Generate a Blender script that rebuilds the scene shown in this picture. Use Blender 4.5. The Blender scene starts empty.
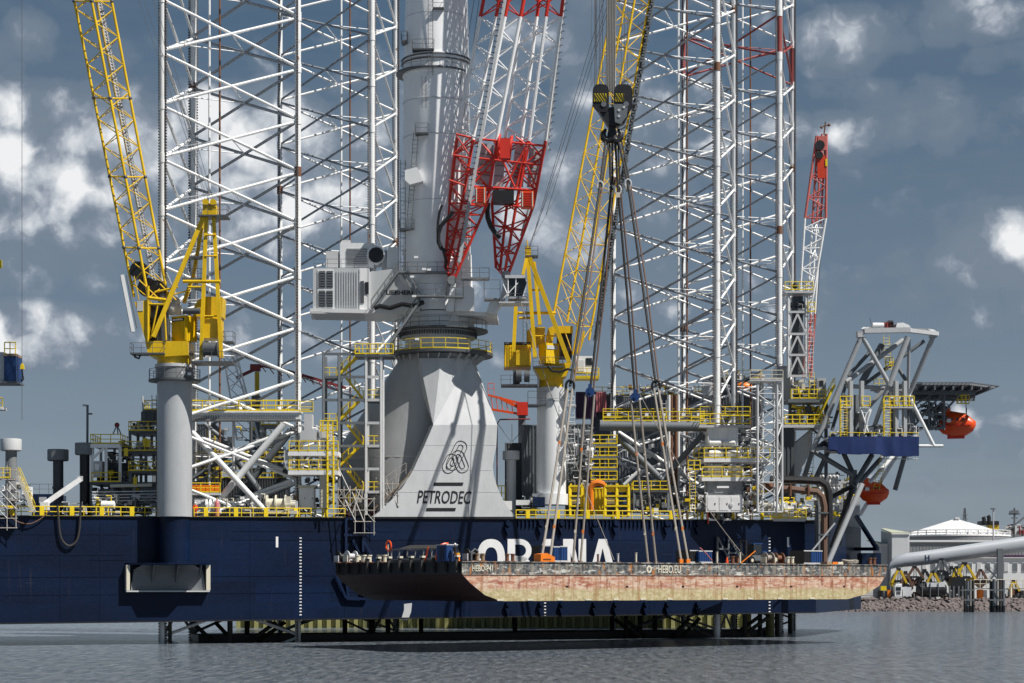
import bpy, math, random
from mathutils import Vector, Matrix, Quaternion
random.seed(7)
scene = bpy.context.scene
COL = scene.collection
# ---------------------------------------------------------------- camera
F, CX, HY, HC = 2000.0, 512.0, 585.0, 6.8
cam_d = bpy.data.cameras.new('camera'); cam = bpy.data.objects.new('camera', cam_d); COL.objects.link(cam)
cam.location = (0, 0, HC); cam.rotation_euler = (math.radians(90), 0, 0)
cam_d.sensor_width = 36; cam_d.lens = F / 1024 * 36; cam_d.shift_y = (HY - 341.5) / 1024
cam_d.clip_start = 1; cam_d.clip_end = 30000
scene.camera = cam
# ---------------------------------------------------------------- sun
SUN_AZ, SUN_EL = math.radians(61), math.radians(54)      # right of the line behind the camera / height
sd = Vector((math.sin(SUN_AZ) * math.cos(SUN_EL), -math.cos(SUN_AZ) * math.cos(SUN_EL), math.sin(SUN_EL)))
sun_d = bpy.data.lights.new('sun', 'SUN'); sun_d.energy = 5.0; sun_d.angle = math.radians(0.5); sun_d.color = (1, .955, .89)
sun = bpy.data.objects.new('sun', sun_d); COL.objects.link(sun)
sun.rotation_euler = sd.to_track_quat('Z', 'Y').to_euler(); sun.location = (100, -100, 200)
# ---------------------------------------------------------------- exposure
scene.view_settings.view_transform = 'Standard'; scene.view_settings.look = 'None'
scene.view_settings.exposure = .34; scene.view_settings.gamma = 1
# ---------------------------------------------------------------- world
world = bpy.data.worlds.new('World'); scene.world = world; world.use_nodes = True
wn = world.node_tree; wn.nodes.clear()
class NT:
    def __init__(s, t): s.t = t
    def n(s, k, **kw):
        x = s.t.nodes.new(k)
        for a, b in kw.items(): setattr(x, a, b)
        return x
    def l(s, a, b): s.t.links.new(a, b)
    def m(s, op, a, b=None, c=None, clamp=False):
        x = s.n('ShaderNodeMath', operation=op); x.use_clamp = clamp
        for i, v in enumerate((a, b, c)):
            if v is None: continue
            if isinstance(v, (int, float)): x.inputs[i].default_value = v
            else: s.l(v, x.inputs[i])
        return x.outputs[0]
    def mix(s, f, a, b, bt='MIX'):
        x = s.n('ShaderNodeMix', data_type='RGBA', blend_type=bt)
        if isinstance(f, (int, float)): x.inputs[0].default_value = f
        else: s.l(f, x.inputs[0])
        for i, v in ((6, a), (7, b)):
            if isinstance(v, tuple): x.inputs[i].default_value = (*v[:3], 1)
            else: s.l(v, x.inputs[i])
        return x.outputs[2]
    def noise(s, vec, scale, detail=4, rough=.55, dist=0, out=0):
        x = s.n('ShaderNodeTexNoise'); x.inputs['Scale'].default_value = scale
        x.inputs['Detail'].default_value = detail; x.inputs['Roughness'].default_value = rough
        x.inputs['Distortion'].default_value = dist; s.l(vec, x.inputs['Vector']); return x.outputs[out]
    def ramp(s, f, stops, interp='LINEAR'):
        x = s.n('ShaderNodeValToRGB'); cr = x.color_ramp; cr.interpolation = interp
        while len(cr.elements) > 1: cr.elements.remove(cr.elements[-1])
        for i, (p, c) in enumerate(stops):
            if isinstance(c, (int, float)): c = (c, c, c)
            e = cr.elements[0] if i == 0 else cr.elements.new(p)
            e.position = p; e.color = (*c[:3], 1)
        s.l(f, x.inputs[0]); return x.outputs[0]
    def map(s, v, scale=(1, 1, 1), loc=(0, 0, 0)):
        x = s.n('ShaderNodeMapping'); x.inputs['Scale'].default_value = scale; x.inputs['Location'].default_value = loc
        s.l(v, x.inputs['Vector']); return x.outputs[0]
W = NT(wn)
tc = W.n('ShaderNodeTexCoord'); vec = tc.outputs['Generated']
sky = W.n('ShaderNodeTexSky'); sky.sky_type = 'NISHITA'; sky.sun_disc = False
sky.sun_elevation = SUN_EL; sky.sun_rotation = math.atan2(sd.x, sd.y)
sky.altitude = 0; sky.air_density = 1.0; sky.dust_density = .6; sky.ozone_density = 2.5
sep = W.n('ShaderNodeSeparateXYZ'); W.l(vec, sep.inputs[0])
az = W.m('ARCTAN2', sep.outputs[0], sep.outputs[1]); el = W.m('ARCSINE', sep.outputs[2])
# clouds: heaps standing where they stand over the harbour, broken up by noise; the same cloud noise everywhere else
heaps = [(25,150,95,55,1.25),(95,160,80,48,1.25),(135,205,60,30,.75),(20,215,70,30,.8),(60,255,130,30,.6),(220,140,55,42,1.2),(265,135,60,38,1.1),(285,190,100,52,1.15),(340,215,80,34,.75),(25,335,85,26,1.3),(85,350,30,12,.7),
         (848,42,46,26,.72),(885,35,30,18,.4),(880,92,60,16,.36),(1000,252,52,28,1.05),(1050,235,80,40,.75),(900,130,160,30,.22),(880,300,200,40,.2),(560,190,50,65,.95),(600,130,60,50,.6),(985,425,80,26,.45),(965,15,60,20,.5),(1030,60,50,14,.3),
         (420,120,80,50,.6),(560,40,50,50,.5),(440,280,120,35,.55),(25,45,30,30,.6),(815,135,50,22,.6),(650,250,70,60,.5),(690,150,80,50,.4),(230,330,120,24,.5)]
cae = W.n('ShaderNodeCombineXYZ'); W.l(az, cae.inputs[0]); W.l(el, cae.inputs[1]); acc = None
for px, py, rx, ry, am in heaps:
    a0 = math.atan2(px - CX, F); e0 = math.atan2(HY - py, math.hypot(F, px - CX))
    mp = W.map(cae.outputs[0], (F / rx, F / ry, 1), (-a0 * F / rx, -e0 * F / ry, 0))
    dt = W.n('ShaderNodeVectorMath', operation='DOT_PRODUCT'); W.l(mp, dt.inputs[0]); W.l(mp, dt.inputs[1])
    g = W.m('MULTIPLY_ADD', dt.outputs['Value'], -.42 * am, am); acc = g if acc is None else W.m('MAXIMUM', acc, g)
acc = W.m('MAXIMUM', acc, 0)
wv = W.n('ShaderNodeVectorMath', operation='MULTIPLY_ADD'); W.l(W.noise(vec, 45, 3, .6, 0, 1), wv.inputs[0]); wv.inputs[1].default_value = (.02, .02, .02); W.l(vec, wv.inputs[2])
def fluff(v):
    x = W.n('ShaderNodeTexVoronoi', feature='F1'); x.inputs['Scale'].default_value = 46; W.l(v, x.inputs['Vector'])
    return W.m('ADD', W.noise(v, 17, 6, .6, .3), W.m('MULTIPLY', x.outputs['Distance'], -.42))
f1_ = fluff(wv.outputs[0]); sh_ = W.n('ShaderNodeVectorMath', operation='ADD'); W.l(wv.outputs[0], sh_.inputs[0]); sh_.inputs[1].default_value = (.007, .002, .011); f2_ = fluff(sh_.outputs[0])
n2 = W.noise(W.map(vec, (1, 1, 3.4)), 7, 4, .55, .3)
dens = W.m('ADD', W.m('ADD', acc, W.m('MULTIPLY', W.m('SUBTRACT', n2, .5), 1.3)), W.m('MULTIPLY', W.m('SUBTRACT', f1_, .34), 1.2))
cover = W.ramp(dens, [(.02, 0), (.25, .45), (.55, .85), (.9, .97)], 'EASE')
relief = W.m('SUBTRACT', f1_, f2_)
lum = W.m('ADD', W.m('MULTIPLY', W.m('SUBTRACT', dens, .46), .72), W.m('MULTIPLY', relief, 1.7), clamp=True)
ccol = W.ramp(lum, [(0, (.15, .19, .24)), (.2, (.215, .25, .305)), (.4, (.38, .415, .46)), (.75, (.70, .71, .72))])
# thin grey veil under the blue, denser towards the horizon
veil = W.noise(W.map(vec, (1, 1, 6), (5, 2, 0)), 9, 5, .55, .4)
base = W.ramp(W.m('MULTIPLY', el, 2.2), [(0, (.225, .27, .32)), (.12, (.18, .225, .28)), (.3, (.115, .16, .215)), (.62, (.055, .10, .155)), (1, (.035, .07, .12))])
vcol = W.mix(W.ramp(veil, [(.35, 0), (.7, .8)]), base, W.mix(.5, base, (.13, .165, .21)))
bsky = W.n('ShaderNodeBackground'); W.l(sky.outputs[0], bsky.inputs[0]); bsky.inputs[1].default_value = .05
bveil = W.n('ShaderNodeBackground'); W.l(vcol, bveil.inputs[0])
bcl = W.n('ShaderNodeBackground'); W.l(ccol, bcl.inputs[0])
ms1 = W.n('ShaderNodeMixShader'); ms1.inputs[0].default_value = .82; W.l(bsky.outputs[0], ms1.inputs[1]); W.l(bveil.outputs[0], ms1.inputs[2])
ms2 = W.n('ShaderNodeMixShader'); W.l(cover, ms2.inputs[0]); W.l(ms1.outputs[0], ms2.inputs[1]); W.l(bcl.outputs[0], ms2.inputs[2])
wo = W.n('ShaderNodeOutputWorld'); W.l(ms2.outputs[0], wo.inputs[0])

# ---------------------------------------------------------------- places
def P(px, py, Y): return Vector(((px - CX) * Y / F, Y, HC - (py - HY) * Y / F))
def SC(px): return 8.96 - 1.29 * (px - 20) / 795
def YF(px): return F / SC(px)                       # distance of the hull's front side seen at column px
def XF(px): return (px - CX) * YF(px) / F
def DZ(X): return 14.85 + .00742 * X                # deck height
def D(px, off=0, h=0):                              # a point over the deck, off metres behind the deck edge
    Y = YF(px) + off; X = (px - CX) * Y / F
    return Vector((X, Y, DZ(X) + h))
Z = Vector((0, 0, 1))
U = Vector((94.4, 37.6, 0)).normalized(); YAW = math.atan2(U.y, U.x); V = Vector((-U.y, U.x, 0))

# ---------------------------------------------------------------- materials
MATS = {}
def paint(name, col, rough=.5, rust=0., dirt=.25, metal=0., bump=0., rustcol=(.16, .06, .025), streak=True):
    m = bpy.data.materials.new(name); m.use_nodes = True; t = NT(m.node_tree); t.t.nodes.clear()
    geo = t.n('ShaderNodeNewGeometry'); pos = geo.outputs['Position']
    bs = t.n('ShaderNodeBsdfPrincipled'); out = t.n('ShaderNodeOutputMaterial'); t.l(bs.outputs[0], out.inputs[0])
    a = t.noise(t.map(pos, (1, 1, .35) if streak else (1, 1, 1)), .9, 6, .6, .3)
    b = t.noise(pos, 5.5, 5, .6)
    f = t.m('ADD', t.m('MULTIPLY', a, .65), t.m('MULTIPLY', b, .35))
    dark = tuple(c * .55 for c in col); lite = tuple(min(1, c * 1.06) for c in col)
    c = t.mix(t.ramp(f, [(.34, dirt), (.62, 0)]), lite, dark)
    if rust > 0:
        rn = t.noise(t.map(pos, (1, 1, .4)), 1.6, 7, .68, .4)
        th = .72 - rust * .28
        c = t.mix(t.ramp(rn, [(th, 0), (th + .05, .9)]), c, rustcol)
    t.l(c, bs.inputs['Base Color']); bs.inputs['Metallic'].default_value = metal
    t.l(t.ramp(b, [(.3, min(1, rough + .12)), (.7, max(.05, rough - .1))]), bs.inputs['Roughness'])
    if bump:
        bp = t.n('ShaderNodeBump'); bp.inputs['Strength'].default_value = bump; bp.inputs['Distance'].default_value = .05
        t.l(b, bp.inputs['Height']); t.l(bp.outputs[0], bs.inputs['Normal'])
    MATS[name] = m; return m
paint('white_paint', (.80, .80, .80), .42, .12, .3)
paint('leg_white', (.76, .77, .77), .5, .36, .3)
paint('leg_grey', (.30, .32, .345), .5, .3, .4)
paint('old_red', (.30, .055, .05), .6, .25, .5)
paint('rack_dark', (.075, .055, .045), .6, .5, .4)
paint('pale_grey', (.40, .415, .43), .42, .04, .3)
paint('apron_grey', (.50, .515, .53), .4, .04, .35)
paint('boom_white', (.86, .86, .86), .4, .05, .2)
paint('tower_white', (.86, .87, .88), .35, .03, .2)
paint('crane_white', (.70, .715, .72), .38, .04, .22)
paint('crane_red', (.62, .034, .018), .4, .02, .35)
paint('light_grey', (.50, .51, .52), .45, .05, .3)
paint('mid_grey', (.19, .20, .21), .5, .08, .3)
paint('dark_grey', (.075, .083, .092), .5, .05, .35)
paint('slate', (.125, .14, .155), .5, .06, .35)
paint('black', (.012, .012, .014), .45, 0, .2)
paint('yellow', (.74, .55, .012), .42, .03, .3)
paint('crane_yellow', (.76, .49, .006), .38, .10, .6)
paint('navy', (.004, .014, .048), .33, .015, .35)
paint('blue', (.010, .045, .16), .45, .1, .3)
paint('tarp_blue', (.004, .022, .115), .55, 0, .3, bump=.6)
paint('orange', (.72, .075, .010), .35, .0, .2)
paint('orange_red', (.55, .045, .012), .4, .03, .3)
paint('bright_orange', (.75, .19, .01), .45, .03, .3)
paint('cream', (.62, .58, .47), .5, .12, .4)
paint('scaffold', (.46, .44, .41), .45, .15, .3)
paint('rope', (.30, .27, .235), .8, 0, .5)
paint('rope_dark', (.035, .033, .032), .8, 0, .4)
paint('wire', (.10, .10, .105), .5, 0, .3)
paint('glass', (.02, .025, .03), .12, 0, 0)
paint('rusty', (.17, .075, .04), .75, .5, .5)
paint('purple', (.055, .018, .06), .5, .05, .3)
paint('wood', (.30, .21, .13), .8, 0, .5)
paint('skin', (.45, .26, .18), .6, 0, .1)
paint('concrete', (.26, .25, .235), .85, .02, .5)
paint('sheet_pile', (.34, .33, .13), .8, .1, .6)
paint('pile_dark', (.045, .042, .035), .8, .1, .5)
paint('blade_white', (.36, .385, .42), .35, 0, .12)
paint('clad_white', (.60, .615, .63), .5, .01, .15)
paint('clad_grey', (.20, .21, .225), .55, .0, .2)
paint('roof_green', (.42, .44, .33), .6, .02, .3)
paint('grab_yellow', (.62, .42, .02), .5, .12, .4)
paint('brown', (.13, .07, .045), .6, .3, .4)
paint('pink', (.5, .16, .17), .5, .1, .3)
paint('maroon', (.22, .03, .03), .5, .2, .4)

# ---------------------------------------------------------------- mesh building
class MB:
    def __init__(s): s.v = []; s.f = []
    def add(s, vs, fs):
        o = len(s.v); s.v += [tuple(v) for v in vs]; s.f += [tuple(i + o for i in f) for f in fs]; return s
    def box(s, c, size, rz=0, R=None):
        R = R or Matrix.Rotation(rz, 3, 'Z'); c = Vector(c)
        vs = [c + R @ Vector((x * size[0] / 2, y * size[1] / 2, z * size[2] / 2)) for z in (-1, 1) for y in (-1, 1) for x in (-1, 1)]
        return s.add(vs, [(0,2,3,1),(4,5,7,6),(0,1,5,4),(2,6,7,3),(0,4,6,2),(1,3,7,5)])
    def tube(s, p, q, r, r2=None, n=12, cap=True):
        p = Vector(p); q = Vector(q); r2 = r if r2 is None else r2
        d = (q - p).normalized(); a = d.orthogonal().normalized(); b = d.cross(a); vs = []
        for c, rr in ((p, r), (q, r2)):
            for i in range(n):
                t = 2 * math.pi * i / n; vs.append(c + a * rr * math.cos(t) + b * rr * math.sin(t))
        fs = [(i, (i + 1) % n, n + (i + 1) % n, n + i) for i in range(n)]
        if cap: fs += [tuple(range(n - 1, -1, -1)), tuple(range(n, 2 * n))]
        return s.add(vs, fs)
    def path(s, pts, r, n=6):
        pts = [Vector(p) for p in pts]; vs = []; m = len(pts)
        for k, p in enumerate(pts):
            d = (pts[min(k + 1, m - 1)] - pts[max(k - 1, 0)]).normalized()
            a = d.cross(Vector((.13, 1, .07))).normalized(); b = d.cross(a)
            rr = r[k] if isinstance(r, (list, tuple)) else r
            for i in range(n):
                t = 2 * math.pi * i / n; vs.append(p + a * rr * math.cos(t) + b * rr * math.sin(t))
        fs = [(k * n + i, k * n + (i + 1) % n, (k + 1) * n + (i + 1) % n, (k + 1) * n + i) for k in range(m - 1) for i in range(n)]
        fs += [tuple(range(n - 1, -1, -1)), tuple(range((m - 1) * n, m * n))]
        return s.add(vs, fs)
    def lathe(s, c, prof, n=32, a0=0, a1=2 * math.pi, cap=True):
        c = Vector(c); full = abs(a1 - a0 - 2 * math.pi) < 1e-4; k = n if full else n + 1; vs = []
        for r, z in prof:
            for i in range(k):
                t = a0 + (a1 - a0) * i / n; vs.append(c + Vector((r * math.cos(t), r * math.sin(t), z)))
        fs = []
        for j in range(len(prof) - 1):
            for i in range(n):
                i2 = (i + 1) % k; fs.append((j * k + i, j * k + i2, (j + 1) * k + i2, (j + 1) * k + i))
        if cap and full: fs += [tuple(range(k - 1, -1, -1)), tuple(range((len(prof) - 1) * k, len(prof) * k))]
        return s.add(vs, fs)
    def prism(s, poly, ext):            # planar polygon (3D points) extruded by vector ext
        n = len(poly); ext = Vector(ext); vs = [Vector(p) for p in poly] + [Vector(p) + ext for p in poly]
        fs = [tuple(range(n)), tuple(range(2 * n - 1, n - 1, -1))] + [(i, n + i, n + (i + 1) % n, (i + 1) % n) for i in range(n)]
        return s.add(vs, fs)
    def mesh(s, name, mat, smooth=False, off=Vector((0, 0, 0))):
        me = bpy.data.meshes.new(name); me.from_pydata([tuple(Vector(v) - off) for v in s.v], [], s.f); me.validate()
        me.materials.append(MATS[mat] if isinstance(mat, str) else mat)
        import bmesh
        bm = bmesh.new(); bm.from_mesh(me); bmesh.ops.recalc_face_normals(bm, faces=bm.faces); bm.to_mesh(me); bm.free()
        if smooth:
            me.polygons.foreach_set('use_smooth', [True] * len(me.polygons))
            try: me.set_sharp_from_angle(angle=math.radians(38))
            except Exception: pass
        return me
UNIT = {}
def unit(kind, mat, n=8):
    k = (kind, mat, n)
    if k not in UNIT:
        m = MB()
        if kind == 'box': m.box((0, 0, 0), (1, 1, 1)); UNIT[k] = m.mesh('box_piece', mat)
        elif kind == 'ball':
            m.lathe((0, 0, 0), [(max(.001, math.sin(math.pi * i / 7)), -math.cos(math.pi * i / 7)) for i in range(8)], 12); UNIT[k] = m.mesh('ball_piece', mat, True)
        else: m.tube((0, 0, -.5), (0, 0, .5), 1, n=n); UNIT[k] = m.mesh('tube_piece', mat, True)
    return UNIT[k]
def v3(p): return Vector(p)
class Thing:
    def __init__(s, name, label, cat, base, group=None, kind=None):
        o = bpy.data.objects.new(name, None); o.empty_display_size = .5; COL.objects.link(o)
        o.location = base; s.o = o; s.b = Vector(base)
        if kind: o['kind'] = kind
        else: o['label'] = label; o['category'] = cat
        if group: o['group'] = group
    def _o(s, name, me, label=None, kind=None, parent=None):
        o = bpy.data.objects.new(name, me); COL.objects.link(o); o.parent = parent or s.o
        if label: o['label'] = label
        if kind: o['kind'] = kind
        return o
    def tube(s, name, p, q, r, mat, n=8, label=None, parent=None):
        p = v3(p); q = v3(q); d = q - p; L = d.length
        if L < 1e-4: return
        o = s._o(name, unit('tube', mat, n), label, None, parent); o.location = (p + q) / 2 - s.b
        o.rotation_mode = 'QUATERNION'; o.rotation_quaternion = d.to_track_quat('Z', 'Y'); o.scale = (r, r, L); return o
    def bar(s, name, p, q, w, h, mat, label=None, parent=None, side=None):   # w across (horizontal), h the other way
        p = v3(p); q = v3(q); d = q - p; L = d.length
        if L < 1e-4: return
        z = d.normalized(); x = (side or (z.cross(Z) if abs(z.z) < .98 else U.copy())).normalized(); y = z.cross(x).normalized(); x = y.cross(z)
        o = s._o(name, unit('box', mat), label, None, parent); o.location = (p + q) / 2 - s.b
        o.rotation_mode = 'QUATERNION'; o.rotation_quaternion = Matrix((x, y, z)).transposed().to_quaternion(); o.scale = (w, h, L); return o
    def box(s, name, c, size, mat, rz=YAW, label=None, parent=None):
        o = s._o(name, unit('box', mat), label, None, parent); o.location = v3(c) - s.b; o.rotation_euler = (0, 0, rz); o.scale = size; return o
    def ball(s, name, c, r, mat, label=None):
        o = s._o(name, unit('ball', mat), label); o.location = v3(c) - s.b; o.scale = r if hasattr(r, '__len__') else (r, r, r); return o
    def mb(s, name, m, mat, smooth=False, label=None, kind=None, parent=None):
        return s._o(name, m.mesh(name, mat, smooth, s.b), label, kind, parent)
    # pixel helpers: a straight member drawn between two columns/rows at distance Y (or two distances)
    def pt(s, name, a, b, Y, wpx, mat, n=8, label=None):
        Y1, Y2 = Y if isinstance(Y, tuple) else (Y, Y)
        return s.tube(name, P(*a, Y1), P(*b, Y2), wpx * Y1 / F / 2, mat, n, label)
    def pb(s, name, x0, y0, x1, y1, Y, dep, mat, rz=0, label=None):      # upright box seen as that rectangle, dep metres deep
        a = P(x0, y1, Y); b = P(x1, y0, Y); w = b.x - a.x; h = b.z - a.z
        c = Vector(((a.x + b.x) / 2, Y + dep / 2, (a.z + b.z) / 2)); return s.box(name, c, (w, dep, h), mat, rz, label)
    def rail(s, pts, h=1.1, mat='yellow', step=1.5, r=.045, toe=True, mid=2):
        pts = [v3(p) for p in pts]
        for a, b in zip(pts[:-1], pts[1:]):
            d = b - a; L = d.length; n = max(1, round(L / step)); rise = Z * h
            s.tube('handrail', a + rise, b + rise, r, mat, 6)
            for k in range(1, mid): s.tube('midrail', a + rise * k / mid, b + rise * k / mid, r * .8, mat, 6)
            if toe: s.bar('toe_board', a + Z * .08, b + Z * .08, .03, .16, mat)
            for i in range(n + (b == pts[-1])):
                p = a + d * i / n; s.tube('rail_post', p, p + rise, r, mat, 6)
    def deck(s, name, a, b, dep, th, mat, rz=None):          # slab from a to b (front edge, top surface), dep deep
        d = (b - a); d.z = 0; t = d.normalized(); nrm = Vector((-t.y, t.x, 0))
        c = (a + b) / 2 + nrm * dep / 2 - Z * th / 2
        return s.box(name, c, ((b - a).length, dep, th), mat, math.atan2(t.y, t.x))
    def ladder(s, a, b, w, mat, cage=False, step=.5):
        a = v3(a); b = v3(b); n = max(2, int((b - a).length / step)); ux = U * w / 2
        s.tube('ladder_rail', a - ux, b - ux, .04, mat, 6); s.tube('ladder_rail', a + ux, b + ux, .04, mat, 6)
        m = MB()
        for i in range(1, n):
            p = a + (b - a) * i / n; m.tube(p - ux, p + ux, .022, n=5)
            if cage and i % 3 == 0: m.path([p + ux * (math.cos(t) * 1.3) - V * (.7 * math.sin(t)) for t in [math.pi * k / 6 for k in range(7)]], .022, 5)
        s.mb('ladder_rungs', m, mat, kind='stuff')
def lattice(T, lo, hi, n, rc, rb, mat, bmat=None, faces=None, seg=None, X=False, bars=True, chord='chord', brace='brace', chords=True):
    """chords from lo[i] to hi[i]; zigzag braces on each face; seg(t)->mat for coloured lengths"""
    N = len(lo); bmat = bmat or mat; faces = faces or [(i, (i + 1) % N) for i in range(N)]
    cuts = [0, 1]
    lo = [v3(p) for p in lo]; hi = [v3(p) for p in hi]
    at = lambda i, t: lo[i].lerp(hi[i], t)
    sg = seg or (lambda t: (mat, bmat))
    if chords:
        for i in range(N):
            k = 0
            while k < n:
                j = k
                while j < n and sg((j + .5) / n) == sg((k + .5) / n): j += 1
                T.tube(chord, at(i, k / n), at(i, j / n), rc, sg((k + .5) / n)[0], 10); k = j
    for fi, (a, b) in enumerate(faces):
        for k in range(n):
            m = sg((k + .5) / n)[1]; s0, s1 = (a, b) if (k + fi) % 2 == 0 else (b, a)
            T.tube(brace, at(s0, k / n), at(s1, (k + 1) / n), rb, m, 6)
            if X: T.tube(brace, at(s1, k / n), at(s0, (k + 1) / n), rb, m, 6)
            if bars and k % 2 == 0: T.tube('crossbar', at(a, k / n), at(b, k / n), rb, m, 6)
def text_mesh(txt, size, mat, depth=.02, bold=0, shear=0, xs=1):
    c = bpy.data.curves.new('lettering', 'FONT'); c.body = txt; c.size = size; c.extrude = depth; c.offset = bold; c.shear = shear
    c.align_x = 'CENTER'; c.align_y = 'CENTER'; c.resolution_u = 3
    o = bpy.data.objects.new('t', c); COL.objects.link(o); bpy.context.view_layer.update()
    me = bpy.data.meshes.new_from_object(o.evaluated_get(bpy.context.evaluated_depsgraph_get())); bpy.data.objects.remove(o)
    me.transform(Matrix.Diagonal((xs, 1, 1, 1))); me.materials.clear(); me.materials.append(MATS[mat]); return me
def put_text(T, name, txt, c, w, h, mat, yaw=YAW, **k):
    me = text_mesh(txt, 1, mat, **k); xs = [v.co.x for v in me.vertices]; ys = [v.co.y for v in me.vertices]
    me.transform(Matrix.Translation((-(min(xs) + max(xs)) / 2, -(min(ys) + max(ys)) / 2, 0)))
    me.transform(Matrix.Diagonal((w / (max(xs) - min(xs)), h / (max(ys) - min(ys)), 1, 1)))
    o = T._o(name, me); o.location = v3(c) - T.b; o.rotation_euler = (math.radians(90), 0, yaw); return o
# ================================================================ WATER, GROUND
def setting(name, m, mat, kind='structure', smooth=False):
    o = bpy.data.objects.new(name, m.mesh(name, mat, smooth)); COL.objects.link(o); o['kind'] = kind; return o
wm = bpy.data.materials.new('water'); wm.use_nodes = True; t = NT(wm.node_tree); t.t.nodes.clear()
geo = t.n('ShaderNodeNewGeometry'); pos = geo.outputs['Position']
bs = t.n('ShaderNodeBsdfPrincipled'); out = t.n('ShaderNodeOutputMaterial'); t.l(bs.outputs[0], out.inputs[0])
wa = t.noise(t.map(pos, (1, .13, 1)), 1.7, 7, .66, .3); wb = t.noise(t.map(pos, (.5, .35, 1)), .16, 5, .6, .4); wc = t.noise(t.map(pos, (.25, 1, 1), (9, 0, 0)), .03, 4, .5)
h = t.m('ADD', t.m('MULTIPLY', wa, 1.3), t.m('MULTIPLY', wb, .9))
bp = t.n('ShaderNodeBump'); bp.inputs['Strength'].default_value = 1; bp.inputs['Distance'].default_value = .5
t.l(h, bp.inputs['Height']); t.l(bp.outputs[0], bs.inputs['Normal'])
wd = t.noise(t.map(pos, (1, .16, 1), (7, 3, 0)), 1.5, 6, .72, .2)
t.l(t.mix(t.ramp(wd, [(.36, 0), (.66, 1)]), (.055, .078, .105), (.25, .28, .315)), bs.inputs['Base Color'])  # light and dark glints of the chop put into the colour by noise
bs.inputs['Roughness'].default_value = .12; bs.inputs['IOR'].default_value = 1.33; bs.inputs['Specular IOR Level'].default_value = .35; MATS['water'] = wm
setting('water', MB().add([(-6000, -300, 0), (6000, -300, 0), (6000, 9000, 0), (-6000, 9000, 0)], [(0, 1, 2, 3)]), 'water')

# ================================================================ THE JACK-UP'S HULL
hull = Thing('jack_up_vessel', 'long navy blue jack-up hull raised above the water, big white letters on its side', 'vessel', (XF(440), YF(440), 2.6))
def hp(px, Y): return ((px - CX) * Y / F, Y)
plan = [hp(-120, YF(-120)), hp(816, YF(816)), hp(861, 297), hp(842, 305), hp(300, 292), hp(236, 264), hp(-120, 254)]
m = MB(); n = len(plan)
m.add([(x, y, DZ(x) - 12) for x, y in plan] + [(x, y, DZ(x)) for x, y in plan],
      [tuple(range(n - 1, -1, -1)), tuple(range(n, 2 * n))] + [(i, (i + 1) % n, n + (i + 1) % n, n + i) for i in range(n)])
# navy hull paint: welded strakes, scuffs and pale scratches
hm = paint('hull_navy', (.0017, .0095, .036), .45, .03, .5)
t = NT(hm.node_tree); bs = [x for x in t.t.nodes if x.type == 'BSDF_PRINCIPLED'][0]; bs.inputs['Specular IOR Level'].default_value = .25
geo = t.n('ShaderNodeNewGeometry'); pos = geo.outputs['Position']; oc = bs.inputs['Base Color'].links[0].from_socket
scn = t.noise(t.map(pos, (.12, .12, 9)), 1.0, 5, .7); sc2 = t.noise(pos, .22, 4, .6)
scf = t.m('MULTIPLY', t.ramp(scn, [(.66, 0), (.74, 1)]), t.ramp(sc2, [(.5, 0), (.62, .6)]))
pn = t.noise(t.map(pos, (.07, .07, .35)), 1, 3, .5)
c = t.mix(t.ramp(pn, [(.4, 0), (.6, .55)]), oc, (.0024, .0155, .060))
# big plates of slightly different tone, as bricks of a wall laid along the side
br = t.n('ShaderNodeTexBrick'); br.inputs['Scale'].default_value = 1; br.inputs['Brick Width'].default_value = 9; br.inputs['Row Height'].default_value = 2.4
br.inputs['Mortar Size'].default_value = .012; br.inputs['Color1'].default_value = (.42, .42, .42, 1); br.inputs['Color2'].default_value = (.60, .60, .60, 1); br.inputs['Mortar'].default_value = (.3, .3, .3, 1)
sp = t.n('ShaderNodeSeparateXYZ'); t.l(pos, sp.inputs[0]); cb = t.n('ShaderNodeCombineXYZ')
t.l(t.m('ADD', t.m('MULTIPLY', sp.outputs[0], U.x), t.m('MULTIPLY', sp.outputs[1], U.y)), cb.inputs[0]); t.l(sp.outputs[2], cb.inputs[1]); t.l(cb.outputs[0], br.inputs[0])
c = t.mix(1.0, c, t.mix(.5, br.outputs[0], t.mix(0, br.outputs[0], (1, 1, 1)), 'ADD'), 'MULTIPLY')
rr = t.noise(t.map(pos, (1.3, 1.3, .09), (2, 0, 0)), 1.1, 5, .6); c = t.mix(t.m('MULTIPLY', t.ramp(rr, [(.62, 0), (.72, .5)]), t.ramp(sc2, [(.45, 0), (.6, 1)])), c, (.035, .03, .035))
c = t.mix(t.m('MULTIPLY', scf, .9), c, (.12, .16, .25)); t.l(c, bs.inputs['Base Color'])
hull.mb('hull', m, 'hull_navy')
def onhull(px, py, off=0):                     # point on the front side, off metres proud of it
    Y = YF(px); p = P(px, py, Y); return p - V * off
# weld seams standing proud of the plating
for py, a, b in ((535, 0, 128), (556, 0, 124), (578, 0, 124), (540, 232, 816), (578, 212, 816), (596, 0, 816), (531, 232, 400), (561, 90, 128)):
    fr = (py - 517) / 108
    A = D(a + .1, 0, -12 * fr) - V * .015; B = D(b, 0, -12 * fr) - V * .015
    hull.bar('weld_seam', A, B, .03, .05, 'hull_navy')
for px in (60, 100, 250, 345, 470, 610, 650, 770):
    hull.bar('weld_seam', D(px, 0, -.3) - V * .012, D(px, 0, -11.8) - V * .012, .05, .03, 'hull_navy')
hull.bar('deck_edge', D(-100, 0, .06) - V * .10, D(816, 0, .06) - V * .10, .2, .12, 'black')
hull.bar('bilge_bar', D(-100, 0, -11.93) - V * .05, D(816, 0, -11.93) - V * .05, .1, .16, 'black')
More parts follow.
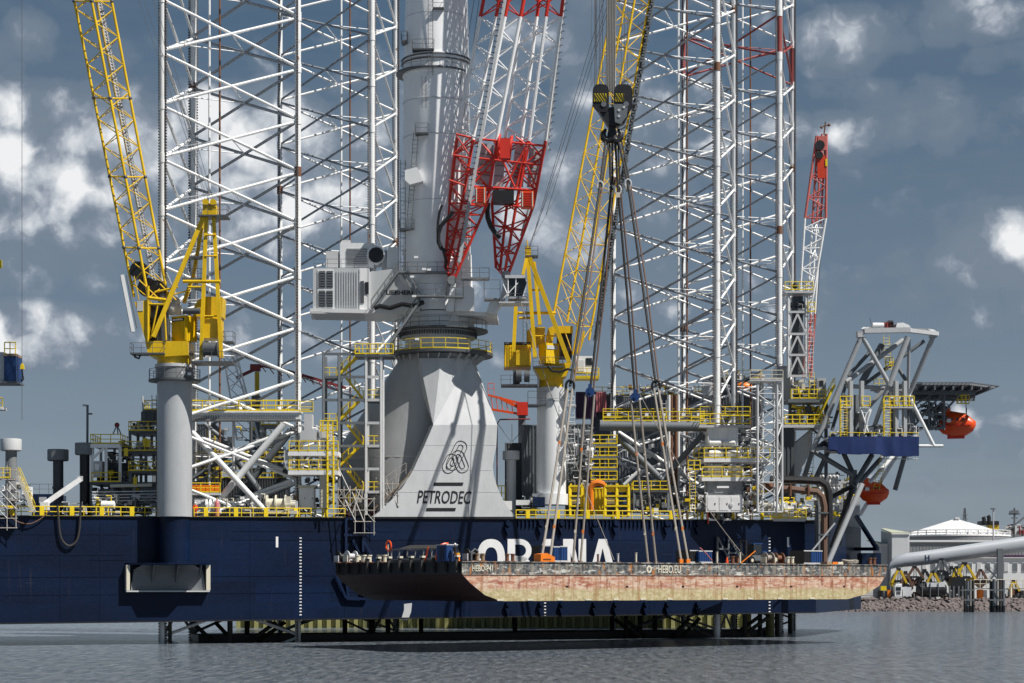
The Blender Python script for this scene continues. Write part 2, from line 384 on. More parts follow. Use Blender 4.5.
# draught marks
for px, y0, y1 in ((300.5, 538, 618), (769.5, 538, 560), (769.5, 602, 612), (545, 603, 616)):
    k = y0
    while k < y1:
        hull.box('draught_mark', onhull(px, k, .02), (.26, .03, .13), 'white_paint'); k += 3.2
for px, py in ((277, 542), (788, 542)): hull.box('load_mark', onhull(px, py, .02), (.28, .03, 1.25), 'white_paint')
# ship's name, block capitals cut out of plate
def glyph(ch, px, w, top=539, bot=579, st=7.5):
    """front outline polygons in pixels"""
    c = px; o = []
    if ch == 'O':
        m = MB(); n = 28
        def e(rx, ry): return [(c + rx * math.copysign(abs(math.cos(a)) ** .85, math.cos(a)), (top + bot) / 2 + ry * math.copysign(abs(math.sin(a)) ** .85, math.sin(a))) for a in [2 * math.pi * i / n for i in range(n)]]
        A = e(w / 2, (bot - top) / 2); B = e(w / 2 - st, (bot - top) / 2 - st * 1.1)
        for i in range(n): j = (i + 1) % n; o.append([A[i], A[j], B[j], B[i]])
    if ch == 'A':
        t2 = 4; h = w / 2
        o += [[(c - t2, top), (c, top), (c, top + 9), (c - h + st, bot), (c - h, bot)], [(c, top), (c + t2, top), (c + h, bot), (c + h - st, bot), (c, top + 9)]]
        o += [[(c - h * .55, bot - 14), (c + h * .55, bot - 14), (c + h * .6, bot - 8), (c - h * .6, bot - 8)]]
    if ch == 'N':
        h = w / 2; o += [[(c - h, top), (c - h + st, top), (c - h + st, bot), (c - h, bot)], [(c + h - st, top), (c + h, top), (c + h, bot), (c + h - st, bot)], [(c - h + st, top), (c - h + st + 2.5, top), (c + h - st, bot - 14), (c + h - st, bot), (c + h - st - 1.5, bot), (c - h + st, top + 14)]]
    if ch == 'B':
        l = c - w / 2; r = c + w / 2; o.append([(l, top), (l + st, top), (l + st, bot), (l, bot)])
        for y0, y1 in ((top, (top + bot) / 2 + 3), ((top + bot) / 2 - 3, bot)):
            n = 12; cy = (y0 + y1) / 2; rr = (y1 - y0) / 2; xx = r - rr
            A = [(l + st, y0)] + [(xx + rr * math.sin(a), cy - rr * math.cos(a)) for a in [math.pi * i / n for i in range(n + 1)]] + [(l + st, y1)]
            ir = rr - 5.6; B = [(l + st, cy - ir)] + [(xx + ir * 1.0 * math.sin(a), cy - ir * math.cos(a)) for a in [math.pi * i / n for i in range(n + 1)]] + [(l + st, cy + ir)]
            for i in range(len(A) - 1): o.append([A[i], A[i + 1], B[i + 1], B[i]])
    m = MB()
    for poly in o: m.prism([onhull(x, y, .045) for x, y in poly], V * .04)
    hull.mb('letter', m, 'white_paint', label='white painted capital letter ' + ch)
for ch, px, w in (('O', 491, 28), ('B', 519.5, 24), ('A', 547.5, 29), ('N', 574.5, 23), ('A', 602.5, 29)): glyph(ch, px, w)
# fender lugs along the side and the short ribs under the deck edge
def lug(px, py, r=.42):
    m = MB(); p = onhull(px, py, 0); m.tube(p, p - V * .55, r, r * .8, n=12)
    q = onhull(px, py + 4, 0); m.prism([q - U * r, q + U * r, q + U * .08 - Z * .9, q - U * .08 - Z * .9], -V * .4)
    hull.mb('fender_lug', m, 'hull_navy', True)
for px in (507, 540, 561, 594, 615, 666, 697): lug(px, 523.5)
for px in (507, 540, 561, 594, 615, 645, 667, 697): lug(px, 604, .36)
for px in range(518, 700, 4):
    hull.bar('deck_rib', D(px, 0, -.12) - V * .12, D(px, 0, -.95) - V * .12, .10, .24, 'navy')
# crane pedestal foot let into the side, with its open fronted bracket
pc = Vector((*hp(174.6, YF(174.6) - 1.7), 0))
m = MB(); m.lathe((pc.x, pc.y, DZ(pc.x) - 5.4), [(1.75, 0), (1.75, 5.38)], 32); hull.mb('pedestal_foot', m, 'hull_navy', True)
def bq(px, py, off): return P(px, py, YF(px)) - V * off
m = MB(); m.prism([bq(125, 563, 0), bq(208.5, 563, 0), bq(208, 563, 1.1), bq(191, 563, 3.4), bq(161, 563, 3.4), bq(127, 563, 1.1)], (0, 0, -.2)); hull.mb('bracket_top', m, 'hull_navy')
m = MB(); m.prism([bq(125, 590.5, 0), bq(208.5, 590.5, 0), bq(208, 590.5, .9), bq(125, 590.5, .9)], (0, 0, -.16)); hull.mb('bracket_floor', m, 'light_grey')
for x, w in ((125, 3.4), (204.6, 4)):
    m = MB(); m.prism([bq(x, 565, .9), bq(x + w, 565, .9), bq(x + w, 590.3, .9), bq(x, 590.3, .9)], V * .9); hull.mb('bracket_cheek', m, 'cream')
m = MB()
for i in range(16):
    def q(t, py, k): c_ = bq(167, py, .06); return c_ - U * 4.3 * k * math.cos(t) - V * (.72 * (1 - math.sin(t)))
    a, b = math.pi * i / 16, math.pi * (i + 1) / 16
    m.add([q(a, 590.3, 1), q(b, 590.3, 1), q(b, 570, .93), q(a, 570, .93)], [(0, 1, 2, 3)]); m.add([q(a, 570, .93), q(b, 570, .93), q(b, 565, .7), q(a, 565, .7)], [(0, 1, 2, 3)])
hull.mb('bracket_back', m, 'mid_grey', True)
for x in (152, 176, 199):
    m = MB(); m.prism([bq(x - 1, 565.2, .1), bq(x - 1, 565.2, 1.6), bq(x - 1, 583, .1)], U * .14); hull.mb('gusset', m, 'slate')
# a pale rubbed streak and the hanging frames beside the scaffold
m = MB(); m.prism([onhull(x, y, .02) for x, y in ((404, 604), (412, 603), (411, 612), (408, 620), (401, 620), (404, 610))], V * .015); hull.mb('bare_patch', m, 'light_grey')
# deep side brackets at the bow end
for a, b in (((856, 516), (877, 549)), ((856, 549), (878, 549))):
    hull.bar('bow_bracket', P(*a, 292), P(*b, 288), .5, .5, 'navy')
hull.pb('bow_locker', 862, 553, 881, 575, 285, 4, 'navy')
hull.pb('bow_box', 822, 480, 860, 555, 297.5, 3, 'light_grey')

# ================================================================ LEGS
def leg(pxc, Yc, s, th, back, label, z0, red=None, top=86):
    th = math.radians(th)
    pts = [Vector((0, 0, 0)), Vector((s * math.cos(th), s * math.sin(th), 0))]
    a = th + math.radians(60 if back else -60); pts.append(Vector((s * math.cos(a), s * math.sin(a), 0)))
    cen = (pts[0] + pts[1] + pts[2]) / 3; X = (pxc - CX) * Yc / F
    pts = [p - cen + Vector((X, Yc, 0)) for p in pts]
    T = Thing('lattice_tower', label, 'jack-up leg', (X, Yc, -3), 'lattice legs of the jack-up'); bay = 6.18
    n = int((top - z0) / bay) + 1; topz = z0 + n * bay
    zr = red if red else (1e9, 1e9)
    def mat(z, d='leg_white'): return 'old_red' if zr[0] <= z <= zr[1] else d
    for i, p in enumerate(pts):
        cuts = [z0] + ([zr[0], zr[1]] if red else []) + [topz]
        for a, b in zip(cuts[:-1], cuts[1:]): T.tube('chord', p + Z * a, p + Z * b, .36, mat((a + b) / 2, 'leg_white'), 14)
        out = (p - Vector((X, Yc, 0))).normalized(); sd_ = out.cross(Z)
        m = MB(); m.box(p + Z * (z0 + topz) / 2, (.92, .16, topz - z0), math.atan2(sd_.y, sd_.x)); T.mb('rack_plate', m, 'leg_grey')
        m = MB(); z = z0; k = 0
        while z < topz:
            for sgn in (-1, 1): m.box(p + sd_ * sgn * .53 + Z * z, (.16, .2, .17), math.atan2(sd_.y, sd_.x))
            z += .34
        T.mb('rack_teeth', m, 'rack_dark', kind='stuff')
    for p in pts:
        for k in range(n + 1):
            if z0 + k * bay > 3: T.tube('node_sleeve', p + Z * (z0 + k * bay - .55), p + Z * (z0 + k * bay + .55), .42, 'rusty' if (k * 7 + int(p.x)) % 9 == 0 else mat(z0 + k * bay), 12)
    mids = []
    for a, b in ((0, 1), (1, 2), (2, 0)):
        for k in range(n):
            za, zb = z0 + k * bay, z0 + (k + 1) * bay; A, B = pts[a], pts[b]; u = (B - A).normalized() * .3
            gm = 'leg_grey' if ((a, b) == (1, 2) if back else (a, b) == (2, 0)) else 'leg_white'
            rb_ = .18 if back else .155
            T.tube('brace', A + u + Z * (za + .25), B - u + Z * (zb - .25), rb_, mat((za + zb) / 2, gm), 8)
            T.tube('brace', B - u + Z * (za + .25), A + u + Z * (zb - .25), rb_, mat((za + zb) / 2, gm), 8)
            if k % 1 == 0: mids.append((k, (A + B) / 2 + Z * (za + zb) / 2))
    for k in range(n):
        q = [p for kk, p in mids if kk == k]
        for i in range(3): T.tube('plan_brace', q[i], q[(i + 1) % 3], .075, mat(q[i].z), 6)
    # raw water pipe inside
    T.tube('caisson', Vector((X - 1.2, Yc + 1, 12)), Vector((X - 1.2, Yc + 1, topz)), .14, 'leg_white'); T.tube('caisson', Vector((X, Yc + 1.3, 12)), Vector((X, Yc + 1.3, topz)), .12, 'rusty')
    return T, pts
legFL = leg(218.17, 240, 16.7, 27, True, 'white lattice leg nearest the left yellow crane, front left of the four', -5.5)
legBL = leg(349.33, 277.8, 17.1, 22.5, False, 'lattice leg rising behind the white crane\'s grey machinery house', -6.05, top=92)
legFR = leg(688, 268.7, 17.7, 16.5, False, 'lattice leg just right of the black hook block and slings', -6.45, top=92)
legBR = leg(751.5, 294, 17.6, 16, False, 'lattice leg with a faded red band near the top, rearmost on the right', -4.56, red=(82.0, 88.1), top=98)
# ================================================================ BIG WHITE CRANE
YC = 248.0
bc = Thing('pedestal_crane', 'huge white crane on a flared white base, twin red and white lattice boom legs', 'crane', (P(437, 517, YC).x, YC, 15))
def ring(T, name, cpx, y0, y1, rpx, mat, Y=YC, n=40, r2=None, smooth=True):
    k = Y / F; a = P(cpx, y1, Y); b = P(cpx, y0, Y); m = MB()
    m.lathe((a.x, Y, a.z), [(rpx * k, 0), ((r2 or rpx) * k, b.z - a.z)], n); return T.mb(name, m, mat, smooth)
def loft(T, name, rings, mat, n=48):
    m = MB(); vs = []
    for cpx, y, rpx, Y in rings:
        c = P(cpx, y, Y); r = rpx * Y / F
        vs += [c + Vector((r * math.cos(2 * math.pi * i / n), r * math.sin(2 * math.pi * i / n), 0)) for i in range(n)]
    fs = [(j * n + i, j * n + (i + 1) % n, (j + 1) * n + (i + 1) % n, (j + 1) * n + i) for j in range(len(rings) - 1) for i in range(n)]
    fs.append(tuple(range((len(rings) - 1) * n, len(rings) * n))); m.add(vs, fs); return T.mb(name, m, mat, True)
loft(bc, 'pedestal', [(414, 517.5, 72, 252.5), (414, 444, 72, 252.5), (437.5, 357, 36, YC)], 'pale_grey')
for y in (428, 461, 492): ring(bc, 'weld_seam', 414, y - .5, y + .5, 72.2, 'light_grey', 252.5) if y > 440 else None
def oh(px, py, off=.1): return onhull(px, py, off)
low = [(433, 425), (497, 425), (496, 446), (494, 456), (492.5, 466), (493.5, 475), (496, 484), (499.5, 493), (504, 502), (509, 509.5), (515, 515.8), (515, 517.5), (373, 517.5), (375, 515.5), (383, 508.5), (391, 500.5), (398, 492), (404, 484), (409, 477), (413, 470), (424, 446)]
m = MB(); m.prism([oh(*p) for p in low], V * 1.2); bc.mb('front_apron', m, 'apron_grey')
tp = lambda px, py: P(px, py, YC - math.sqrt(max(0, 36 ** 2 - (px - 437.5) ** 2)) * YC / F - .9)
m = MB()
A, B, C_, D_ = oh(433, 425), oh(497, 425), tp(470, 358), tp(441, 358); E_ = tp(412, 370)
m.add([A, B, C_, D_], [(0, 1, 2, 3)]); bc.mb('upper_facet', m, 'apron_grey')
m = MB(); m.add([A, D_, tp(419, 358), P(417, 380, 244.6)], [(0, 1, 2, 3)]); bc.mb('side_facet', m, 'apron_grey')
m = MB(); m.add([B, C_, P(473.5, 358, YC - 1), P(490, 425, YC)], [(0, 1, 2, 3)]); bc.mb('side_facet', m, 'apron_grey')
for y, a, b in ((445, 425, 496), (470, 413, 492), (492, 398, 499)): bc.bar('weld_seam', oh(a, y, .11), oh(b, y, .11), .03, .04, 'apron_grey')
bc.bar('apron_foot', oh(372, 517.5, .16), oh(515, 517.5, .16), .1, .18, 'black')
for x, y in ((448, 484.2), (440.5, 509.6)):
    m = MB(); m.prism([oh(*p, .125) for p in ((x - 14.2, y - 1.7), (x + 15.2, y - 1.7), (x + 14.2, y + 1.7), (x - 15.2, y + 1.7))], V * .03); bc.mb('name_bar', m, 'black')
put_text(bc, 'lettering', 'PETRODEC', oh(444, 497.2, .12), 58 * .1208, 13 * .1208, 'black', shear=.25, bold=.012)
# emblem: three interlocking links drawn as outlines
def stadium(cx, cy, L, r, ang, off):
    a = math.radians(ang); pts = []
    for s_, a0 in ((1, -90), (-1, 90)):
        for i in range(9):
            t_ = math.radians(a0 + 180 * i / 8); pts.append((s_ * L + r * math.cos(t_), r * math.sin(t_)))
    return [oh(cx + x * math.cos(a) - y * math.sin(a), cy - x * math.sin(a) - y * math.cos(a), off) for x, y in pts]
for cx, cy, L, ang in ((456.3, 455.5, 9.5, 64), (449.8, 463.5, 4, 64), (460, 461.5, 5.5, 112)):
    for r, of in ((6.1, .13), (2.4, .13)):
        p = stadium(cx, cy, L if r > 3 else L - .3, r, ang, of); m = MB(); m.path(p + [p[0]], .042, 4); bc.mb('emblem_line', m, 'black')
# gallery
def arc(cpx, py, rpx, Y, a0, a1, n): c = P(cpx, py, Y); r = rpx * Y / F; return [c + Vector((r * math.cos(math.radians(a)), r * math.sin(math.radians(a)), 0)) for a in [a0 + (a1 - a0) * i / n for i in range(n + 1)]]
ring(bc, 'gallery_floor', 441, 354, 357, 52, 'dark_grey'); bc.rail(arc(441, 354, 51, YC, 0, 360, 26), 1.25, 'yellow', 1.6)
for p in arc(441, 357.3, 44, YC, 170, 370, 14): bc.bar('bracket', p, Vector((P(438, 366, YC).x + (p.x - P(441, 0, YC).x) * .8, YC + (p.y - YC) * .8, p.z - 1.1)), .12, .3, 'light_grey')
ring(bc, 'slew_ring', 438, 339, 357, 33, 'crane_white'); ring(bc, 'gear_ring', 438, 332, 339.5, 37, 'light_grey')
m = MB()
for p in arc(438, 336, 38.4, YC, 0, 360, 90): m.box(p, (.16, .16, .5))
bc.mb('ring_bolts', m, 'dark_grey', kind='stuff')
ring(bc, 'walkway', 441, 331, 332.5, 47, 'dark_grey'); bc.rail(arc(441, 331, 46, YC, 180, 360, 14), 1.1, 'wire', 1.8, .03, False)
ring(bc, 'slew_column', 438, 315, 331, 36, 'crane_white'); ring(bc, 'band', 438, 319, 320, 36.5, 'light_grey'); ring(bc, 'band', 438, 325, 326, 36.5, 'light_grey')
m = MB(); q = [P(310, 312, 245), P(497, 316, 243.5), Vector((P(499, 316, 252).x, 252, P(497, 316, 243.5).z)), Vector((P(312, 312, 252).x, 252, P(310, 312, 245).z))]
m.prism([q[0], q[1], q[2], q[3]], (0, 0, .45)); bc.mb('machine_deck', m, 'crane_white')
ring(bc, 'tower_foot', 437.5, 255, 314, 36, 'tower_white', r2=34)
for i, (y0, y1, r0, r1) in enumerate([(172, 255, 34, 33.6), (78, 172, 33.6, 33), (60, 78, 34, 34), (-80, 60, 32.4, 29)]):
    ring(bc, 'tower_section', 436.5, y0, y1, r0, 'tower_white', r2=r1)
for y in (62, 66): ring(bc, 'tower_band', 436.5, y - .6, y + .6, 35.2, 'wire')
ring(bc, 'tower_walkway', 433, 74.5, 76, 37, 'dark_grey'); bc.rail(arc(433, 74.5, 36.5, YC, 170, 370, 12), 1.1, 'wire', 2, .025, False)
for y in (20, 105, 140, 205, 235): ring(bc, 'tower_weld', 436.5, y - .3, y + .3, 33.9 if y > 78 else 31.5, 'light_grey')
def balcony(T, x0, x1, y, Yf, dep, mat='dark_grey', rm='wire', h=1.1, name='platform'):
    a = P(x0, y, Yf); b = P(x1, y, Yf); T.deck(name, a, b, dep, .18, mat)
    T.rail([a + Vector((0, dep, 0)), a, b, b + Vector((0, dep, 0))], h, rm, 1.3, .03 if rm == 'wire' else .045, rm != 'wire')
balcony(bc, 412, 434, 48, 243.4, 2); balcony(bc, 433, 444, 7, 243.6, 1.6); balcony(bc, 415, 428, 132, 243, 1.5); balcony(bc, 399, 414, 228, 244.5, 2); balcony(bc, 401, 407, 40, 245, 2)
bc.ladder(P(430.5, 75, 243.6), P(430.5, -40, 243.6), .6, 'wire'); bc.ladder(P(403, 300, 245), P(403, 160, 245), .6, 'wire', True); bc.ladder(P(409, 228, 244.6), P(416, 132, 243.8), .6, 'wire', True); bc.ladder(P(424, 108, 243.7), P(424, 76, 243.7), .5, 'wire')
m = MB(); m.prism([P(405, 170, 242.8), P(417, 167, 242.8), P(423, 181, 242.8), P(410, 184.5, 242.8), P(405, 180, 242.8)], (0, 1.6, 0)); bc.mb('vent_housing', m, 'crane_white')
# machinery house
mh = Thing('machinery_house', 'white ribbed machinery house with dark louvres, cantilevered left of the white crane', 'machinery house', P(340, 311, 245.4))
mh.pb('wall', 313, 268, 369, 311, 245.2, 5.5, 'apron_grey'); mh.pb('corner_panel', 359.5, 268.5, 366.5, 310.5, 245.1, .1, 'white_paint')
mh.pb('louvre_frame', 317.5, 269.5, 333.5, 308.5, 245.12, .08, 'crane_white')
for x in (319, 326.6):
    for y in (271, 290.5):
        mh.pb('louvre', x, y, x + 6.2, y + 16.5, 245.05, .07, 'dark_grey')
        for k in range(6): mh.pb('blade', x, y + 1 + k * 2.6, x + 6.2, y + 1.9 + k * 2.6, 245.0, .06, 'slate')
for k in range(9): mh.pb('rib', 336.5 + k * 2.5, 271, 337.4 + k * 2.5, 307, 245.1, .12, 'apron_grey')
mh.pb('door', 360.5, 281, 364, 303, 245.02, .06, 'dark_grey'); mh.pb('window', 365, 282, 368.6, 294, 245.03, .08, 'black')
mh.pb('skirt', 311, 311, 372, 313.5, 244.9, 6, 'light_grey')
mh.rail([P(314, 268, 249), P(314, 268, 245.3), P(368, 268, 245.3)], 1.1, 'wire', 1.6, .025, False)
mh.pb('exhaust_duct', 326, 251, 338, 267.5, 246.5, 2.5, 'light_grey'); mh.pb('air_intake', 340, 243, 374, 267.5, 246.6, 3, 'crane_white'); mh.pb('intake_grille', 347, 248, 367, 266, 246.52, .1, 'light_grey')
for k in range(7): mh.pb('grille_bar', 347, 249 + k * 2.4, 367, 249.7 + k * 2.4, 246.45, .06, 'mid_grey')
mh.pb('silencer', 342, 240, 350, 244, 247, 1.5, 'light_grey')
m = MB(); a = P(376, 255, 246.4); m.tube(a, a + Vector((-.2, 3, 0)), 1.15, n=24); mh.mb('fan_housing', m, 'crane_white', True)
m = MB(); m.tube(a + Vector((0, -.06, 0)), a + Vector((0, .2, 0)), .95, n=24); mh.mb('fan', m, 'black', True)
mh.pb('cabinet', 387, 247, 398, 268, 246.5, 2.5, 'crane_white'); mh.pb('cabinet', 381.5, 250, 387, 268, 247, 2, 'light_grey')
# side wall with the maker's name, stairs
m = MB(); m.prism([P(369.2, 272, 245.6), P(392, 269, 245), P(404, 271, 244), P(418, 300, 243.3), P(420, 312, 243.3), P(369.2, 311, 245.6)], (0, .6, 0)); bc.mb('side_wall', m, 'crane_white')
put_text(bc, 'lettering', 'LIEBHERR', P(401, 292.6, 243.0), 30 * .1225, 4.6 * .1225, 'black', yaw=0, bold=.05)
def stair(T, a, b, w, mat, rm=None, steps=None):
    a = v3(a); b = v3(b); d = b - a; s = Vector((0, w, 0))
    for k in (0, 1): T.bar('stringer', a + s * k, b + s * k, .07, .28, mat)
    n = steps or max(3, int(abs(d.z) / .25)); m = MB()
    for i in range(1, n): m.box(a + d * i / n + s / 2, (.28, w, .04))
    T.mb('treads', m, mat, kind='stuff')
    rm = rm or mat
    for k in (0, 1):
        T.tube('handrail', a + s * k + Z, b + s * k + Z, .04, rm, 6)
        for i in range(0, 5): q_ = a + d * i / 4 + s * k; T.tube('rail_post', q_, q_ + Z, .035, rm, 6)
stair(bc, P(371, 308, 243.6), P(398, 271, 243.6), .8, 'mid_grey'); stair(bc, P(420, 301, 242.6), P(402, 273, 242.6), .8, 'mid_grey'); stair(bc, P(391, 342, 242), P(419, 302, 242), .8, 'mid_grey')
m = MB(); m.path([P(374, 308, 243), P(380, 306, 243), P(390, 308, 242.8), P(402, 304, 242.6), P(414, 306, 242.5), P(424, 302, 242.5)], .28, 8); bc.mb('cable_bundle', m, 'black', True)
balcony(bc, 415, 446, 295, 241.6, 1.4, 'mid_grey', 'wire', 1.4); balcony(bc, 398, 447, 271, 242.4, 1.4, 'mid_grey', 'wire'); balcony(bc, 447, 463, 295.5, 241, 1.6, 'mid_grey', 'wire', 2.0); balcony(bc, 461, 489, 277, 241.2, 2, 'mid_grey', 'wire'); balcony(bc, 484, 500, 298, 241, 2, 'mid_grey', 'wire', 2.2)
for x, y in ((416, 257), (424, 269), (412, 276.5), (414, 296), (429, 269.5), (417, 339)): bc.pb('flood_light', x - 2, y - 1, x + 2, y + 1, 241.5, .3, 'white_paint')
# pivots and foot legs
m = MB(); m.prism([P(446, 311, 242), P(452, 279, 242), P(456, 279, 242), P(454, 311, 242)], (0, 1, 0)); bc.mb('boom_foot', m, 'white_paint')
m = MB(); m.prism([P(455, 311, 242.6), P(456, 288, 242.6), P(462, 285.5, 242.6), P(470, 285.5, 242.6), P(474, 289, 242.6), P(474, 311, 242.6)], (0, 1.5, 0)); bc.mb('boom_foot_plate', m, 'white_paint')
m = MB(); m.prism([P(486, 312, 242), P(491, 299, 242), P(500, 298, 242), P(505, 276, 242), P(509, 276, 242), P(505, 300, 242), P(495, 314, 242)], (0, 1.4, 0)); bc.mb('boom_foot', m, 'crane_white')
for x, y in ((452, 280), (506, 275)):
    m = MB(); a = P(x, y, 241.6); m.tube(a, a + Vector((0, 2.2, 0)), .55, n=16); bc.mb('pivot_pin', m, 'mid_grey', True)
# driver's cab
cb_ = Thing('crane_cab', 'glazed operator cab hung under the right foot of the red boom', 'crane cab', P(516, 299, 240.5))
cb_.pb('floor', 508, 296, 527, 298.5, 240.3, 2.4, 'light_grey'); cb_.pb('roof', 505, 275, 526, 278, 240.3, 2.4, 'light_grey')
m = MB(); m.prism([P(508, 278, 240.6), P(525.5, 278, 240.6), P(527, 283, 240.6), P(523, 296, 240.6), P(508, 296, 240.6)], (0, 2, 0)); cb_.mb('glazing', m, 'glass')
for a, b in (((508, 278), (508, 296)), ((516, 278), (515, 296)), ((525.5, 278), (527, 283)), ((527, 283), (523, 296)), ((503, 299), (518, 283)), ((503, 284), (508, 296))): cb_.pt('window_bar', a, b, 240.45, 1.2, 'white_paint')
cb_.rail([P(500, 302, 240.2), P(528, 302, 240.2)], 1.0, 'wire', 1.2, .03, False); cb_.pb('platform', 499, 301.5, 529, 303, 240.1, 3, 'light_grey')

# boom
boom = Thing('crane_boom', 'red and white twin legged lattice boom leaning in front of the white crane tower', 'crane boom', P(478, 285, 242))
def Yb(y, rear=0): return 242 - .009 * (280 - y) + rear
def bp_(x, y, rear=0): return P(x, y, Yb(y, rear))
def ext(x1, y1, x2, y2, y): return x1 + (x2 - x1) * (y - y1) / (y2 - y1)
sgc = lambda t: ('crane_red', 'crane_red') if .225 < t < .35 else ('boom_white', 'boom_white')
for q in ([(506, 12, 480.5, 140, 0), (521.5, 12, 496.5, 140, 0), (497, 12, 473, 140, 3.2), (482, 8, 457, 138, 3.2)],
          [(545.7, 20, 529, 140, 0), (560.4, 20, 545.5, 140, 0), (537, 16, 521.5, 140, 3.2), (521.5, 15, 505.5, 138, 3.2)]):
    lo = [bp_(ext(*a[:4], 141), 141, a[4]) for a in q]; hi = [bp_(ext(*a[:4], -420), -420, a[4]) for a in q]
    lattice(boom, lo, hi, 40, .22, .085, 'white_paint', seg=sgc, bars=False)
def quad4(T, a, b, n, rc, rb, mat, **k): lattice(T, [bp_(*p) for p in a], [bp_(*p) for p in b], n, rc, rb, mat, **k)
quad4(boom, [(469, 204), (487, 204), (462, 203, 3), (449, 203, 3)], [(480, 141), (497, 141), (473, 140, 3), (457, 138, 3)], 4, .2, .1, 'crane_red')
quad4(boom, [(516, 206), (533, 207), (507, 205, 3), (492, 204, 3)], [(529, 141), (545.5, 141), (521.5, 140, 3), (505.5, 138, 3)], 4, .2, .1, 'crane_red')
quad4(boom, [(450.5, 281), (453.5, 281), (447, 268, 2), (445, 268, 2)], [(469, 204), (487, 204), (462, 203, 3), (449, 203, 3)], 7, .18, .09, 'crane_red')
quad4(boom, [(504, 277), (507.5, 277), (500, 270, 2), (496, 268, 2)], [(516, 206), (533, 207), (507, 205, 3), (492, 204, 3)], 6, .18, .09, 'crane_red')
def bm_(name, a, b, w, mat, rear=-.15): boom.tube(name, bp_(*a, rear), bp_(*b, rear), w * .12 / 2, mat, 8)
for a, b, w in (((479.5, 139), (546, 146), 2.4), ((476.5, 158), (541, 165), 2.2), ((472.5, 186.5), (536, 190.5), 2.8), ((469, 205), (487, 206), 2), ((513, 206), (533, 208), 2), ((480, 141), (494, 158), 1.8), ((494, 160), (475, 182), 1.8), ((494, 141), (515, 188), 2.2), ((526, 146), (505, 188), 2),
                ((526, 146), (516, 188), 2), ((544, 148), (527, 162), 1.8), ((527, 165), (537, 188), 1.8), ((516, 137), (528, 146), 2), ((511, 137), (497, 160), 1.8), ((494, 188), (476, 203), 1.4), ((484, 204), (528, 147), 1.5), ((456, 134), (472, 138), 2), ((453, 155), (470, 158), 2), ((456, 135), (470, 156), 1.6), ((471, 138), (453, 154), 1.6), ((449, 180), (466, 186), 2)):
    bm_('frame_member', a, b, w, 'crane_red' if a != (484, 204) else 'pink')
for p in (((481, 143), (494, 145), (490, 186), (476, 184)), ((497, 145), (506, 146), (503, 186), (493, 186)), ((516, 140), (526, 147), (523, 187), (510, 187)), ((529, 148), (542, 149), (535, 188), (527, 187))):
    m = MB(); m.prism([bp_(*a, .9) for a in p], (0, .08, 0)); boom.mb('wind_panel', m, 'light_grey')
    for k in range(1, 4): boom.tube('panel_rib', bp_(*[p[0][i] + (p[3][i] - p[0][i]) * k / 4 for i in (0, 1)], .8), bp_(*[p[1][i] + (p[2][i] - p[1][i]) * k / 4 for i in (0, 1)], .8), .04, 'mid_grey', 6)
for x0, x1, y0, y1 in ((475, 486, 187, 203), (521, 534, 191, 207)):
    boom.pb('winch_housing', x0, y0, x1, y1, 238.7, 1.5, 'orange')
    for k in range(6): boom.pb('cooling_fin', x0 + 1.5, y0 + 1.5 + k * 2.4, x1 - 1.5, y0 + 2.3 + k * 2.4, 238.6, .1, 'crane_red')
    for xx in (x0 + 1, x1 - 2): boom.pb('post', xx, y0 + .5, xx + 1, y1 - .5, 238.55, .1, 'cream')
m = MB(); a = bp_(497, 146, .3); b = bp_(513, 148, .3); m.lathe((0, 0, 0), [(1.5, 0), (1.6, .1), (1.6, .3), (1.1, .32), (1.1, 1.5), (1.6, 1.52), (1.6, 1.8)], 24)
R = (b - a).to_track_quat('Z', 'Y').to_matrix(); m.v = [tuple(R @ Vector(v) + a + Vector((0, .6, 0))) for v in m.v]; boom.mb('hoist_drum', m, 'crane_red', True)
boom.pb('drum_guard', 500, 138, 510, 158, 239.5, .3, 'crane_red'); boom.pb('winch_motor', 493, 190, 514, 202, 240.2, 2, 'black')
# ladder beam with rungs along the boom's left leg
a, b = bp_(459, 262, -.5), bp_(517, -70, -.5); boom.bar('ladder_beam', a, b, .42, .2, 'pale_grey')
m = MB()
for i in range(60): m.box(a + (b - a) * i / 60 + Vector((-.3, -.15, 0)), (.45, .07, .07))
boom.mb('ladder_rungs', m, 'black', kind='stuff')
a, b = bp_(547, 150, .8), bp_(571, -60, .8); boom.bar('ladder_beam', a, b, .3, .2, 'light_grey')
m = MB()
for i in range(30): m.box(a + (b - a) * i / 30 + Vector((.3, -.1, 0)), (.35, .07, .07))
boom.mb('ladder_rungs', m, 'black', kind='stuff')
a, b = bp_(521, 236, .8), bp_(546, 146, .8); boom.bar('ladder_beam', a, b, .3, .2, 'light_grey')
for pts, r in (([(442, 205), (439.5, 212), (438, 222), (437.6, 232), (439.5, 242), (443, 250), (445.5, 259), (446, 268)], .16), ([(453, 212), (447, 219), (441, 226), (438.4, 234), (438.4, 242), (441, 248), (446, 252)], .24), ([(488, 203), (487.2, 210), (487.8, 218), (490.5, 226), (495, 233), (500, 238)], .3)):
    m = MB(); m.path([bp_(x, y, .5) for x, y in pts], r, 8); boom.mb('hose_loop', m, 'black', True)
# luffing ropes from the boom tip region down to the right
lr = Thing('luffing_ropes', 'thin steel ropes slanting down behind the red and white boom', 'rope', P(545, 240, 246))
for a, b in (((604, 0), (529, 250)), ((609, 0), (534, 236)), ((596, 0), (596, 60)), ((617, -20), (546, 215)), ((595, 60), (594, -80)), ((600, 84), (603, -80)), ((487, -60), (462, 130)), ((484, -60), (452, 134))):
    lr.tube('wire_rope', P(*a, 243), P(*b, 246), .035, 'wire', 5)

